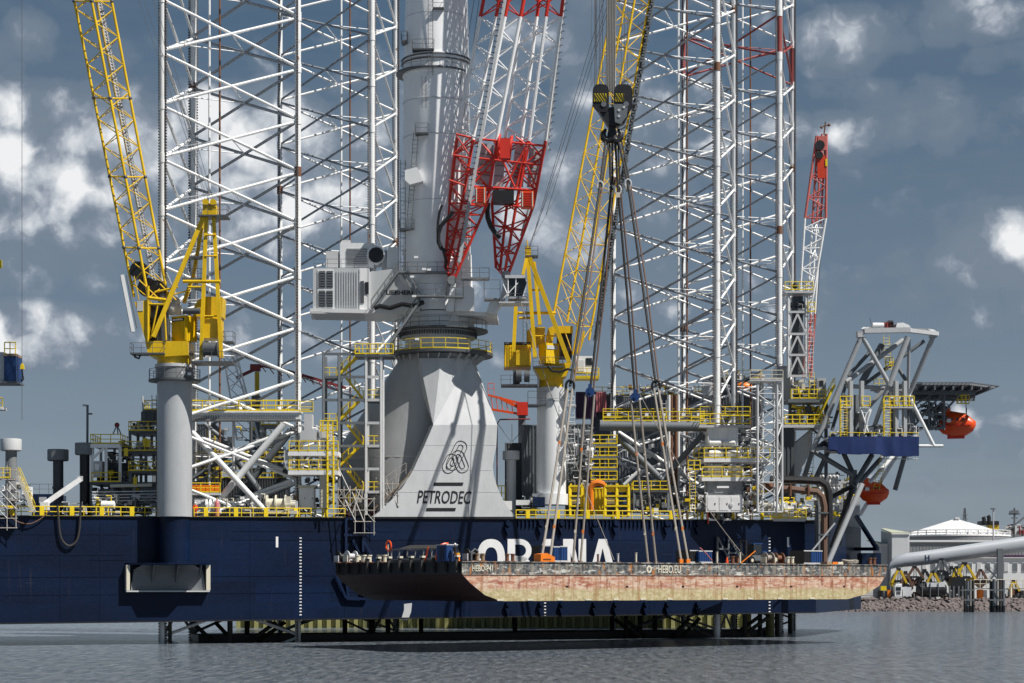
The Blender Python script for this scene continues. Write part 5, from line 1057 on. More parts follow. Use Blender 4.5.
T = Thing('gas_bottle', 'pink red pressure bottle at the rail right of the orange suited worker', 'gas bottle', D(217, 1.4)); Yq = YF(217) + 1.4; m = MB(); m.lathe(P(217, 516, Yq), [(.3, 0), (.3, 1.5), (.22, 1.7), (.08, 1.8), (.08, 1.95)], 16); T.mb('bottle', m, 'pink', True); T.tube('valve', P(217, 499, Yq), P(217, 497.5, Yq), .06, 'yellow')
person('worker in orange coveralls and white helmet beside the left crane pedestal', D(195.2, .8), 'orange', helm='white_paint', yaw=.5)
T = Thing('orange_locker_row', 'row of orange lockers behind a yellow rail right of the left pedestal', 'locker', P(205, 495, YF(205) + 4)); locker_row(T, 192, 485, 219, 492, YF(205) + 4, 'bright_orange', 6); T.deck('shelf', P(191, 492.5, YF(205) + 3.6), P(220, 492.5, YF(205) + 3.6), 2, .3, 'light_grey'); T.rail([P(191, 492.5, YF(205) + 3.6), P(220, 492.5, YF(205) + 3.6)], 1.1, 'yellow', 1.1, .06); T.bar('leg', P(192, 515, YF(205) + 4), P(192, 493, YF(205) + 4), .15, .15, 'mid_grey'); T.bar('leg', P(219, 515, YF(205) + 4), P(219, 493, YF(205) + 4), .15, .15, 'mid_grey')
T = Thing('white_cabin', 'low white cabin behind the rail between pedestal and gas bottle', 'cabin', P(200, 512, 234)); cabinet(T, 194, 498, 207, 514, YF(205) + 3.8, 2, 'white_paint', 2)
# far deck modules seen through the legs: engine rooms, walls, small rails
def farwall(label, x0, y0, x1, y1, Y, mat, rail=None, rib=2.6, cat='deckhouse', extra=None):
    T = Thing('deck_house', label, cat, P((x0 + x1) / 2, y1, Y)); wallbox(T, x0, y0, x1, y1, Y, 5, mat, rib)
    if rail: T.rail([P(x0, y0, Y), P(x1, y0, Y)], 1.2, 'yellow', 1.6, .055)
    if extra: extra(T)
    return T
farwall('dark wall behind the braces of the front left leg', 196, 478, 286, 515, 250, 'dark_grey', True)
farwall('slate housing block at the left side behind the front left leg braces', 186, 424, 214, 515, 255, 'slate')
T = Thing('access_ladder', 'yellow framed ladder tower seen between the left leg braces', 'ladder', P(213, 500, 247)); T.ladder(P(211, 500, 247), P(211, 422, 247), .9, 'yellow', True, .5); T.ladder(P(218, 500, 247.5), P(218, 430, 247.5), .7, 'yellow', True, .5); T.bar('post', P(208, 505, 247), P(208, 420, 247), .12, .12, 'cream')
T = Thing('valve_platform', 'small platform with yellow rails behind the right brace of the left leg', 'platform', P(270, 480, 252))
frame(T, [262, 276], [425, 455], 252, 3, 'light_grey', 'mid_grey', base=515); clutter(T, 258, 440, 290, 478, 252, 22, 31, ('light_grey', 'mid_grey', 'white_paint')); tank(T, 277, 455, 46, 4, 253, 'mid_grey', True)
T = Thing('red_knuckle_crane', 'red folding deck crane seen through the left legs', 'crane', P(255, 440, 262))
for a, b, w in (((236, 378), (262, 366), 2.6), ((262, 366), (288, 371), 2), ((288, 371), (346, 388), 2.4)): T.bar('jib', P(*a, 262), P(*b, 262), w * .13, w * .15, 'maroon', side=Vector((0, 1, 0)))
m = MB(); 
for k in range(10): x = 262 + k * 8; m.tube(P(x, 367 + k * 1.9, 261.8), P(x + 4, 372 + k * 2.1, 261.8), .07, n=5)
T.mb('jib_lacing', m, 'maroon'); T.bar('ram', P(257, 400, 262), P(257, 372, 262), .5, .5, 'grab_yellow'); T.tube('column', P(256, 450, 262), P(256, 396, 262), .6, 'slate'); T.pb('winch', 250, 364, 260, 371, 261.6, .8, 'maroon'); T.pt('wire_rope', (239, 378), (232, 389), 262, .6, 'wire')
# background leg mast (thin white lattice, slanting) seen behind
T = Thing('lattice_boom', 'thin white lattice boom slanting behind the front left leg', 'crane boom', P(256, 440, 262))
lattice(T, [P(237, 440, 259), P(262, 452, 259), P(262, 452, 261)], [P(222, 345, 259), P(234, 345, 259), P(229, 345, 261)], 9, .12, .06, 'white_paint', bars=False)
# ---------------- stair tower
st = Thing('stair_tower', 'zigzag yellow stair tower with grey posts left of the white pedestal', 'stair tower', P(355, 515, 243.5)); Ys = 239.0
lv = [354, 377, 400, 423, 446, 469, 492, 515]
for x, mt in ((323.5, 'slate'), (339, 'slate'), (366, 'light_grey'), (381, 'light_grey')):
    for d in (0, 3): st.bar('column', P(x, 515, Ys) + Vector((0, d, 0)), P(x, 354, Ys) + Vector((0, d, 0)), .28, .28, mt)
for k, y in enumerate(lv[:-1]):
    st.bar('beam', P(323, y, Ys - .02), P(366, y, Ys - .02), .2, .32, 'slate'); st.bar('beam', P(366, y, Ys - .02), P(382, y, Ys - .02), .2, .32, 'light_grey'); st.bar('beam', P(323, y, Ys + 3), P(382, y, Ys + 3), .2, .32, 'mid_grey')
    if k % 2 == 0: a, b = P(359, y + .5, Ys + .5), P(337, y + 22, Ys + .5)
    else: a, b = P(346, y + .5, Ys + 1.6), P(363, y + 22, Ys + 1.6)
    stair(st, a, b, 1.0, 'yellow')
    if k % 2: st.deck('landing', P(323, y, Ys), P(338, y, Ys), 3, .15, 'dark_grey'); st.rail([P(323, y, Ys + 3), P(323, y, Ys), P(336, y, Ys)], 1.1, 'yellow', 1.0, .05)
    else: st.deck('landing', P(366, y, Ys), P(381, y, Ys), 3, .15, 'dark_grey'); st.rail([P(367, y, Ys), P(381, y, Ys), P(381, y, Ys + 3)], 1.2, 'yellow', 1.0, .055)
st.deck('landing', P(355, 354, Ys - .3), P(394, 355, Ys - .3), 3.4, .25, 'dark_grey'); st.rail([P(355, 354, Ys + 3), P(355, 354, Ys - .3), P(393, 354, Ys - .3)], 1.2, 'yellow', 1.0, .06); st.tube('drain_pipe', P(383.5, 515, Ys), P(383.5, 370, Ys), .09, 'white_paint')
# ---------------- scaffolds
def scaffold(label, x0, x1, y0, y1, Y, nx, ny, seed, dep=2.2, plank='wood'):
    T = Thing('scaffold', label, 'scaffold', P((x0 + x1) / 2, y1, Y)); random.seed(seed); xs = [x0 + (x1 - x0) * i / nx for i in range(nx + 1)]; ys = [y0 + (y1 - y0) * i / ny for i in range(ny + 1)]
    for x in xs:
        for d in (0, dep): T.tube('standard', P(x, y1 + random.uniform(0, 3), Y + d), P(x, y0 - random.uniform(0, 7), Y + d), .05, 'scaffold', 6)
    for y in ys:
        for d in (0, dep): T.tube('ledger', P(x0 - 1.5, y, Y + d), P(x1 + 1.5, y, Y + d), .045, 'scaffold', 6)
        if random.random() < .75: T.bar('plank', P(x0, y - .3, Y + dep / 2), P(x1, y - .3, Y + dep / 2), dep * .8, .06, plank); 
    for i in range(nx):
        for j in range(ny):
            if random.random() < .7: a, b = ((xs[i], ys[j + 1]), (xs[i + 1], ys[j])) if random.random() < .5 else ((xs[i], ys[j]), (xs[i + 1], ys[j + 1])); T.tube('brace', P(*a, Y - .05), P(*b, Y - .05), .045, 'scaffold', 6)
    return T
scaffold('pale tube scaffold hung over the deck edge left of the white apron', 355, 374, 499, 533, YF(365) - 1.6, 2, 3, 4, 1.5)
T = scaffold('low dark tangle of scaffold tubes in front of the stair tower', 338, 362, 490, 514, YF(350) + .4, 4, 3, 9, 1.5)
for a, b in (((337, 465), (350, 492)), ((340, 490), (356, 522)), ((352, 492), (364, 522)), ((360, 490), (352, 515))): T.tube('ladder_beam', P(*a, 235.5), P(*b, 235), .07, 'scaffold', 6)
clutter(T, 338, 496, 372, 514, YF(350) + 2, 22, 8, ('slate', 'scaffold', 'maroon', 'dark_grey'))
T = scaffold('tube scaffold walkway climbing the curved left flank of the apron', 376, 398, 484, 506, YF(388) + .3, 4, 2, 14, 2); T.bar('plank', P(372, 511, YF(385) + .2), P(396, 489, YF(385) + .2), .5, .1, 'wood'); T.bar('plank', P(396, 489, YF(385) + .2), P(412, 471, YF(385) + .2), .5, .1, 'wood'); T.rail([P(386, 490, YF(388) + 3), P(406, 476, YF(388) + 3)], 1.6, 'scaffold', 1.4, .035, False)
T = scaffold('tall tube scaffold with stair at the far left edge of the deck', -2, 16, 470, 528, YF(8) - .8, 2, 6, 17, 2.0); stair(T, P(18, 476, YF(18) - .6), P(33, 512, YF(18) - .6), .9, 'cream', 'yellow')
T.rail([P(-4, 478, YF(5) - .9), P(10, 478, YF(5) - .9)], 1.1, 'yellow', 1, .05)
clutter(T, 0, 480, 30, 508, YF(8) + 1.5, 26, 19, ('light_grey', 'scaffold', 'slate', 'white_paint'))
T = Thing('hanging_frame', 'dark blue steel frame hanging on the hull behind the barge\'s left end', 'bracket frame', onhull(352, 530, .5))
for a, b in (((345, 519), (345, 560)), ((362, 519), (362, 552)), ((345, 519), (362, 519)), ((343, 535), (363, 535)), ((352, 540), (362, 562)), ((362, 540), (376, 566)), ((335, 575), (345, 598)), ((345, 578), (347, 597)), ((345, 598), (366, 599)), ((360, 582), (366, 599))): T.bar('strut', onhull(*a, .35), onhull(*b, .35), .28, .28, 'navy')
# left edge neighbour housing
T = Thing('blue_crane_house', 'blue housing with yellow railed roof on a column at the left picture edge', 'crane house', P(5, 515, 236))
T.pb('housing', 4.2, 356, 16, 382, 236, 3, 'blue'); T.pb('panel', -6, 352, 4, 381, 236.3, 2, 'light_grey'); T.pb('floor', -10, 381, 17, 383, 235.8, 3.5, 'slate'); T.rail([P(4.5, 355, 236), P(15.5, 355, 236), P(15.5, 355, 239)], 1.5, 'yellow', .7, .07); T.pb('roof_plinth', 4, 353.5, 16, 356, 235.9, 3, 'wood'); T.rail([P(-8, 408, 236), P(2.5, 408, 236)], 1.2, 'yellow', .8, .07); T.pb('landing', -10, 407, 3, 409.5, 235.8, 2, 'white_paint'); T.pb('upper_gate', -6, 260, 1.5, 268, 236, .3, 'yellow'); T.tube('column', P(-14, 515, 238), P(-14, 255, 238), 1.0, 'light_grey', 16)

T = Thing('pipe_rack', 'grey pipe rack with white tanks and yellow valves behind the left guard rail', 'pipe rack', P(120, 514, YF(120) + 2))
pipes(T, [((92, 492 + k * 3), (157, 491 + k * 3)) for k in range(4)], YF(120) + 2.4, .55, 'light_grey'); tank(T, 108, 505, 14, 4, YF(108) + 1.8, 'white_paint'); tank(T, 74, 508, 12, 3, YF(74) + 3, 'slate'); clutter(T, 92, 494, 157, 513, YF(120) + 1.4, 34, 101, ('white_paint', 'light_grey', 'yellow', 'slate', 'black', 'mid_grey')); clutter(T, 60, 500, 92, 513, YF(76) + 3, 18, 102, ('slate', 'mid_grey', 'black', 'light_grey'))
T = Thing('valve_manifold', 'pale valves and pipe spools behind the rail left of the cream winch', 'valves', P(240, 512, 236)); clutter(T, 218, 494, 264, 512, 235, 30, 103, ('white_paint', 'light_grey', 'cream', 'mid_grey', 'slate'))
T = Thing('cable_gear', 'tangle of grey cable trays between the crossed braces of the left leg', 'cable trays', P(235, 478, 247)); clutter(T, 198, 426, 286, 476, 249, 46, 104, ('mid_grey', 'light_grey', 'slate', 'yellow', 'dark_grey')); T.rail([P(196, 462, 247), P(286, 462, 247)], 1.2, 'yellow', 1.6, .05)
# ================================================================ MIDDLE: blocks behind the slings
farwall('slate ribbed housing left of the middle crane pedestal', 522, 425, 537, 515, 255, 'slate', None, 3.2)
farwall('dark ribbed housing between middle pedestal and the open scaffold stair', 566, 424, 592, 515, 256, 'slate', None, 3.4)
farwall('long dark ribbed superstructure wall behind the right legs', 592, 395, 716, 512, 303, 'slate', True, 2.9, 'superstructure')
farwall('dark ribbed superstructure block between the right leg and the lattice mast', 716, 378, 762, 512, 305, 'dark_grey', True, 2.9, 'superstructure')
farwall('tall dark panel wall right of the lattice mast', 778, 424, 794, 515, 266, 'dark_grey', None, 4)
farwall('low dark housing behind the white ventilator', 505, 443, 522, 515, 260, 'slate')
for (x0, y0, x1, y1, mt, lab, Yx) in ((576, 392, 596, 418, 'purple', 'purple shipping container high behind the middle crane', 300), (596, 392, 606, 412, 'pink', 'pink container just right of the purple one', 301), (612, 396, 632, 408, 'mid_grey', 'grey container right of the pink one behind the leg', 302)):
    T = Thing('shipping_container', lab, 'container', P((x0 + x1) / 2, y1, Yx)); wallbox(T, x0, y0, x1, y1, Yx, 2.5, mt, 2.2, name='shell')
T = Thing('red_knuckle_crane', 'orange red folding crane boom peeking out right of the white pedestal', 'crane', P(520, 410, 262))
for a, b, w in (((488, 395), (527, 405), 2), ((489, 409), (520, 414), 2.2), ((500, 398), (524, 410), 3)): T.bar('jib', P(*a, 262), P(*b, 262), w * .13, w * .13, 'orange', side=Vector((0, 1, 0)))
for k in range(6): T.pt('lacing', (491 + k * 5, 397 + k), (493 + k * 5, 409 + k), 262, .8, 'orange')
T.rail([P(488, 394, 262), P(494, 394, 262)], 1.4, 'orange', .8, .04, False); T.pb('cross_head', 517, 402, 528, 415, 261.6, 1.6, 'crane_red'); T.tube('column', P(522, 515, 262.5), P(522, 410, 262.5), .5, 'slate')
T = Thing('pipe_gate', 'thin dark red pipe portal beside the white apron\'s right edge', 'pipe frame', P(500, 500, 258)); pipes(T, [((497, 500), (497, 424), (500, 419.5), (530, 419))], 258, .7, 'maroon'); T.pt('stay', (498, 424), (511, 442), 258, .5, 'wire'); T.pt('stay', (528, 424), (512, 442), 258, .5, 'wire'); T.pt('post', (512, 442), (512, 424), 258, .7, 'slate')
T = Thing('pedestal_ladder', 'white tube ladder tower at the right of the middle pedestal', 'ladder', P(571, 470, 248)); T.ladder(P(571, 468, 248), P(571, 392, 248), .9, 'light_grey', True, .5)
for y in (405, 423, 442, 462): T.pb('rest_platform', 566, y, 576, y + 1.5, 247.6, 1.4, 'light_grey')
T = Thing('open_stair_frame', 'open grey frame with four yellow railed landings behind the yellow cage', 'stair frame', P(604, 505, 254)); frame(T, [592, 605, 616], [444, 456, 468, 480], 254, 3, 'mid_grey', 'slate', base=515, cw=.25); T.pb('riser_trunk', 606, 438, 616, 480, 255, 1.6, 'mid_grey')
# yellow cages
def cage(label, x0, x1, y0, y1, Y, nx, ny):
    T = Thing('yellow_cage', label, 'cage module', P((x0 + x1) / 2, y1, Y)); w = (x1 - x0) / nx; h = (y1 - y0) / ny; gap = .22
    T.pb('back_panel', x0, y0, x1, y1, Y + 2.2, .1, 'navy')
    for i in range(nx + 1):
        for d in (0, 2): T.bar('post', P(x0 + i * w, y1, Y + d), P(x0 + i * w, y0, Y + d), .32, .3, 'yellow')
    for j in range(ny + 1): T.bar('beam', P(x0 - .8, y0 + j * h, Y - .06), P(x1 + .8, y0 + j * h, Y - .06), .26, .22, 'yellow', side=V)
    for i in range(nx):
        T.pb('top_panel', x0 + i * w + 2, y0 + 1, x0 + (i + 1) * w - 2, y0 + h * .6, Y + .1, .1, 'yellow')
        for j in range(1, ny): T.pb('locker', x0 + i * w + 2, y0 + j * h + 2.5, x0 + (i + 1) * w - 2, y0 + (j + 1) * h - 2, Y + .6, 1, ('navy', 'white_paint', 'blue')[(i + j) % 3]); T.pt('midrail', (x0 + i * w, y0 + (j + .5) * h), (x0 + (i + 1) * w, y0 + (j + .5) * h), Y - .05, .9, 'yellow')
        for e in (0, 1): T.box('lifting_eye', P(x0 + (i + e * .9) * w + 1, y0 - 1.3, Y), (.2, .2, .3), 'yellow', 0)
    return T
cage('bright yellow framed module with lockers right of centre on the deck', 605, 628.5, 486, 516, YF(615) + 1.2, 2, 3); cage('smaller yellow framed module left behind the orange hose boom', 570, 582, 486, 516, YF(575) + 2.5, 1, 3)
T = Thing('yellow_tank_rack', 'yellow panelled rack between the two yellow modules', 'rack', P(594, 515, YF(594) + 3)); wallbox(T, 584, 488, 604, 514, YF(594) + 3, 1.5, 'yellow', 3.4, name='panel')
T = Thing('hose_davit', 'orange hose draped over a davit in front of the yellow modules', 'davit', P(592, 512, YF(592) + .7)); m = MB(); m.path([P(x, y, YF(592) + .7) for x, y in ((591.5, 511), (591, 498), (590.5, 488), (593, 484), (598, 482.5), (603, 484), (605, 486))], [.3, .32, .35, .42, .42, .35, .2], 8); T.mb('hose_body', m, 'bright_orange', True); T.tube('post', P(589.8, 514, YF(592) + 1), P(589.8, 486, YF(592) + 1), .12, 'bright_orange')
T = Thing('deck_winch', 'blue deck winch and pipe stack left of the middle pedestal foot', 'winch', P(535, 508, 249)); cabinet(T, 533, 497, 545, 507, 246.8, 1.4, 'navy', 2); clutter(T, 518, 496, 545, 512, 247.5, 16, 41, ('white_paint', 'blue', 'slate', 'yellow', 'light_grey')); T.pb('white_tarp', 500, 501, 512, 510, 246.5, 1.5, 'white_paint'); T.pb('white_tarp', 516, 500, 530, 505, 247.2, 1.5, 'crane_white')
T = Thing('yellow_ladder_gate', 'small yellow ladder gate at the white ventilator', 'gate', P(502, 500, 252)); T.rail([P(498, 500, 252), P(505, 500, 252)], 1.8, 'yellow', .45, .06)
# FR jacking frame: dark tube girder with braces, yellow rails on top
Yr = 257.0
jr = Thing('jacking_frame', 'dark tube girder frame with crossed braces behind the right slings', 'jacking frame', P(650, 515, Yr))
jr.tube('girder', P(600, 426, Yr), P(706, 427, Yr), .62, 'slate', 16); jr.tube('girder', P(600, 423, Yr + 9), P(706, 423, Yr + 9), .4, 'mid_grey', 14)
jr.rail([P(603, 421, Yr), P(704, 421, Yr)], 1.2, 'yellow', 1.6, .055); jr.rail([P(603, 418, Yr + 8), P(704, 418, Yr + 8)], 1.2, 'yellow', 1.8, .05)
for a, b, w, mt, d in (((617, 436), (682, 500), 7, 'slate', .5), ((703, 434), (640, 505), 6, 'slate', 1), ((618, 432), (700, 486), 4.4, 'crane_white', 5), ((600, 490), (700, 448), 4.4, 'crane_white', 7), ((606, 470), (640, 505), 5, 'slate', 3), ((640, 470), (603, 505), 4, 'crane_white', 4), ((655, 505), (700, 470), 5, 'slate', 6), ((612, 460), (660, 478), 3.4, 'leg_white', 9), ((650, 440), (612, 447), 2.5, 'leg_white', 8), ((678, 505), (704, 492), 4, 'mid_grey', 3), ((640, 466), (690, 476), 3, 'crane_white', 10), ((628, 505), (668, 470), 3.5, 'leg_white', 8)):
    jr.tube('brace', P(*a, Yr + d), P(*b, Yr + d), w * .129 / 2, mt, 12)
for x in (607, 645, 662, 682, 697): jr.pb('flood_light', x, 413, x + 3.5, 416.5, Yr + 2, .4, 'white_paint')
for x in (669, 676): jr.tube('riser_pipe', P(x, 505, Yr + 3), P(x, 395, Yr + 3), .25, 'rusty' if x > 670 else 'crane_white'); jr.tube('riser_pipe', P(x + 2.4, 505, Yr + 3), P(x + 2.4, 395, Yr + 3), .2, 'crane_white' if x > 670 else 'rusty')
jr.ladder(P(664, 500, Yr + 4), P(664, 400, Yr + 4), .6, 'light_grey', True)
T = Thing('sling_reels', 'jumble of small white and grey deck gear under the dark girder', 'deck gear', P(650, 512, 256)); clutter(T, 605, 440, 700, 508, Yr + 6, 46, 51, ('slate', 'dark_grey', 'mid_grey', 'white_paint', 'light_grey')); clutter(T, 632, 492, 702, 510, YF(665) + 1.5, 26, 52, ('slate', 'light_grey', 'mid_grey', 'white_paint')); frame(T, [634, 668], [490], YF(650) + 2, 3, 'slate', 'dark_grey', base=512)
# FR jackhouse
jh = Thing('jackhouse', 'white jackhouse with three yellow railed decks under the right lattice leg', 'jackhouse', P(722, 512, 254)); Yh = 254.0
jh.rail([P(700, 424, Yh + 3), P(700, 424, Yh), P(750, 424, Yh), P(750, 424, Yh + 3)], 1.3, 'yellow', 1.4, .06); jh.deck('floor', P(699, 425, Yh), P(751, 425, Yh), 4, .3, 'light_grey'); jh.rail([P(700, 416, Yh + 5), P(750, 416, Yh + 5)], 1.2, 'yellow', 1.6, .05)
wallbox(jh, 708, 427, 738, 446, Yh + .5, 4, 'white_paint', 15, 'crane_white', 'wall'); clutter(jh, 736, 428, 752, 456, Yh + .6, 26, 61, ('white_paint', 'light_grey', 'mid_grey', 'slate'))
for y, x0, x1 in ((458, 704, 770), (477, 702, 752)):
    jh.deck('floor', P(x0, y, Yh - .4), P(x1, y, Yh - .4), 4.5, .5, 'white_paint'); jh.rail([P(x0 + (0 if y > 470 else -10), y, Yh + 2.5), P(x0, y, Yh - .4), P(x1, y, Yh - .4), P(x1, y, Yh + 3)], 1.25, 'yellow', 1.3, .065)
for y, xs in ((443, (716, 728)), (453.5, (716, 734)), (468, (715, 735)), (474, (716, 735))):
    for x in xs: tank(jh, x, y, 15, 3.2, Yh + .6, 'white_paint' if y != 474 else 'cream', name='jack_motor')
for x in (706, 722, 740): jh.bar('column', P(x, 512, Yh + 1), P(x, 446, Yh + 1), .35, .35, 'light_grey')
jh.pb('rack_guard', 707, 481, 742, 495, Yh + .2, 1.5, 'mid_grey'); clutter(jh, 707, 481, 744, 494, Yh, 30, 62, ('mid_grey', 'dark_grey', 'light_grey', 'slate')); jh.pb('notice', 717, 486, 729, 488, Yh - .3, .06, 'white_paint')
cabinet(jh, 706, 495, 742, 512, Yh - 1, 2.5, 'white_paint', 3); jh.ball('emblem_disc', P(731, 505, Yh - 1.08), (.3, .05, .3), 'light_grey')
jh.ladder(P(692.5, 512, Yh - 1), P(692.5, 470, Yh - 1), .8, 'yellow', True, .4); jh.rail([P(688, 470, Yh - 1), P(700, 470, Yh - 1)], 1.2, 'yellow', .8, .07); clutter(jh, 742, 484, 760, 510, Yh - .5, 26, 63, ('white_paint', 'yellow', 'rusty', 'slate', 'cream')); clutter(jh, 690, 492, 706, 510, Yh - .5, 14, 64, ('white_paint', 'slate', 'light_grey'))
T = Thing('orange_buoy', 'orange rescue boat cover high behind the right leg', 'rescue boat', P(745, 389, 300)); T.ball('hull', P(744, 387, 300), (1.3, 1.0, .8), 'bright_orange'); T.pb('cradle', 739, 390, 750, 392, 299.5, 1.5, 'rusty'); T.pb('canopy', 740, 382, 746, 386, 299.6, 1.0, 'bright_orange')
T = Thing('exhaust_stack', 'pale grey exhaust trunk behind the right leg between its chords', 'exhaust', P(707, 395, 300)); T.pb('trunk', 703, 377, 713, 396, 300, 2, 'light_grey'); T.pb('cap', 702, 376, 714, 378, 299.7, 2.6, 'mid_grey')
# lattice mast on the right
lm = Thing('lattice_mast', 'tall galvanised lattice mast with a railed top platform, right of the white jackhouse', 'mast', P(768, 512, 252)); Ym = 252.0
lattice(lm, [P(757.5, 512, Ym), P(777, 512, Ym), P(782, 512, Ym + 2.4), P(762.5, 512, Ym + 2.4)], [P(757.5, 379, Ym), P(777, 379, Ym), P(782, 379, Ym + 2.4), P(762.5, 379, Ym + 2.4)], 9, .17, .09, 'light_grey')
lm.tube('riser_pipe', P(774, 512, Ym + 1), P(774, 380, Ym + 1), .12, 'light_grey'); lm.deck('platform', P(750, 379.5, Ym - .3), P(783, 379.5, Ym - .3), 3, .2, 'light_grey'); lm.rail([P(750, 379, Ym + 2.6), P(750, 379, Ym - .3), P(783, 379, Ym - .3)], 1.1, 'cream', 1.2, .045)
farwall('pale blue grey cabin high behind the lattice mast', 777, 366, 790, 400, 270, 'pale_grey', None, 8)
T = Thing('white_screen', 'white sloping screen panel between the dark wall and the gantry leg', 'panel', P(800, 490, 268)); m = MB(); m.prism([P(x, y, 268) for x, y in ((791, 446), (813, 428), (812, 446), (793, 492), (791, 492))], (0, .4, 0)); T.mb('panel', m, 'white_paint'); T.bar('edge_frame', P(813, 428, 267.9), P(791, 446, 267.9), .2, .2, 'light_grey')
T = Thing('gas_cylinder_bank', 'bank of upright white cylinders under the gantry', 'cylinders', P(828, 500, 270))
for k in range(6): m = MB(); m.lathe(P(819 + k * 3.6, 503, 270), [(.24, 0), (.24, 3.6), (.12, 4.0)], 10); T.mb('cylinder', m, 'white_paint', True)
T.bar('rack', P(817, 486, 269.6), P(840, 486, 269.6), .1, .2, 'slate'); T.bar('rack', P(817, 474, 269.6), P(840, 474, 269.6), .1, .2, 'slate')
T = Thing('exhaust_pipes', 'pair of fat brown and black pipes bending down over the deck edge', 'pipes', P(820, 500, 259))
pipes(T, [((752, 489), (790, 489), (806, 491), (817, 492), (822, 497), (824, 506), (824, 562))], 256.5, 3.4, 'brown', 'brown_pipe'); pipes(T, [((770, 480), (800, 480), (820, 481), (826, 485), (828.5, 492), (829, 510), (829, 530))], 257.5, 4.0, 'black', 'black_pipe'); pipes(T, [((757, 486), (776, 487))], 255.8, 4, 'rusty', 'lagged_pipe')
for x in (790, 808): T.pb('pipe_flange', x, 484.5, x + 1.8, 496, 255.9, 1.2, 'rusty')
for y in (512, 534): T.pb('pipe_clamp', 820, y, 828.5, y + 1.5, 255.9, 1.2, 'slate')
T.tube('riser_pipe', P(817.5, 560, 259), P(817.5, 500, 259), .35, 'slate'); T.bar('hose_crane', P(811, 552, 256), P(835, 523, 256), .2, .2, 'light_grey')
deckwinch('large white winch on the deck edge at the foot of the lattice mast', 764, 794, 499, 517, YF(780) + .6, 'crane_white'); T = Thing('winch_platform', 'white platform projecting over the hull under the right winch', 'platform', P(785, 521, 257)); T.deck('floor', P(773, 518.5, YF(785) - 1.2), P(806, 518.5, YF(785) - 1.2), 2.2, .35, 'light_grey'); T.rail([P(773, 518.5, YF(785) - 1.2), P(806, 518.5, YF(785) - 1.2)], 1.2, 'yellow', 1.0, .065)
T = Thing('cardboard_tank', 'beige cylinder lying beside the large white winch', 'tank', P(768, 508, 256)); tank(T, 765, 505, 14, 4, YF(765) + .4, 'cream')
T = Thing('deck_gear', 'grey and white gear packed behind the right end of the guard rail', 'deck gear', P(800, 512, 260)); clutter(T, 778, 496, 822, 514, 260, 44, 71, ('slate', 'light_grey', 'white_paint', 'mid_grey', 'yellow'))
for cx_, lab in ((711, 'fairlead with coiled hoses on the deck edge below the white jackhouse'), (726, 'black hose reel hung on the deck edge below the white jackhouse')):
    T = Thing('hose_reel', lab, 'hose reel', onhull(cx_, 516, .5)); m = MB(); a = onhull(cx_, 515, .2); m.tube(a, a - V * .5, .5, n=18); T.mb('reel', m, 'black', True); m = MB(); m.tube(a - V * .5, a - V * .55, .22, n=12); T.mb('hub', m, 'cream' if cx_ < 720 else 'slate', True); T.bar('bracket', onhull(cx_ - 4, 520, .3), onhull(cx_ + 4, 520, .3), .15, .2, 'white_paint'); T.bar('bracket', onhull(cx_ - 4, 512, .3), onhull(cx_ - 4, 524, .3), .12, .2, 'orange' if cx_ < 720 else 'slate')
T = Thing('hanging_frame', 'pair of slanting blue frames on the hull behind the barge, right of centre', 'bracket frame', onhull(725, 545, .5))
for a, b in (((716, 537), (728, 561)), ((727, 537), (741, 561)), ((716, 537), (716, 561)), ((727, 537), (727, 561)), ((728, 553), (741, 553)), ((716, 549), (727, 549))): T.bar('strut', onhull(*a, .4), onhull(*b, .4), .22, .22, 'slate')
# ================================================================ RIGHT TOWER, RED AND WHITE JIB
rt = Thing('drilling_mast', 'grey chevron braced mast on a railed cabin deck left of the gantry', 'mast', P(797, 400, 268)); Yt = 268.0
for x in (788.5, 806): rt.bar('leg', P(x, 378, Yt), P(x, 292, Yt), .35, .35, 'light_grey'); rt.bar('leg', P(x, 378, Yt + 2.4), P(x, 292, Yt + 2.4), .3, .3, 'mid_grey')
for y in (292, 312, 334, 355, 376): rt.bar('beam', P(788, y, Yt - .1), P(806.5, y, Yt - .1), .25, .3, 'light_grey')
for y in (312, 334, 355): rt.bar('chevron', P(789, y + 21, Yt - .12), P(797.5, y + 2, Yt - .12), .2, .25, 'light_grey'); rt.bar('chevron', P(806, y + 21, Yt - .12), P(797.5, y + 2, Yt - .12), .2, .25, 'light_grey')
rt.pb('guide_trunk', 793, 296, 803, 376, Yt + .8, 1.4, 'dark_grey'); rt.deck('crown_deck', P(785, 291, Yt - .4), P(814, 291, Yt - .4), 3, .25, 'light_grey'); rt.rail([P(785, 290, Yt - .4), P(813, 290, Yt - .4)], 1.1, 'yellow', .9, .06); rt.rail([P(785, 290, Yt + 2.5), P(813, 290, Yt + 2.5)], 1.1, 'wire', 1.1, .04, False)
rt.rail([P(808, 312, Yt - .4), P(815, 312, Yt - .4)], 1.3, 'yellow', .7, .06); rt.ladder(P(810.5, 376, Yt), P(810.5, 292, Yt), .8, 'light_grey', True); clutter(rt, 790, 300, 806, 313, Yt - .2, 16, 81, ('black', 'slate', 'mid_grey')); rt.ball('winch', P(795, 286, Yt), .4, 'black')
cd = Thing('cabin_deck', 'railed deck with small pale cabin at the foot of the grey chevron mast', 'deck module', P(808, 420, 266)); Yc2 = 266.0
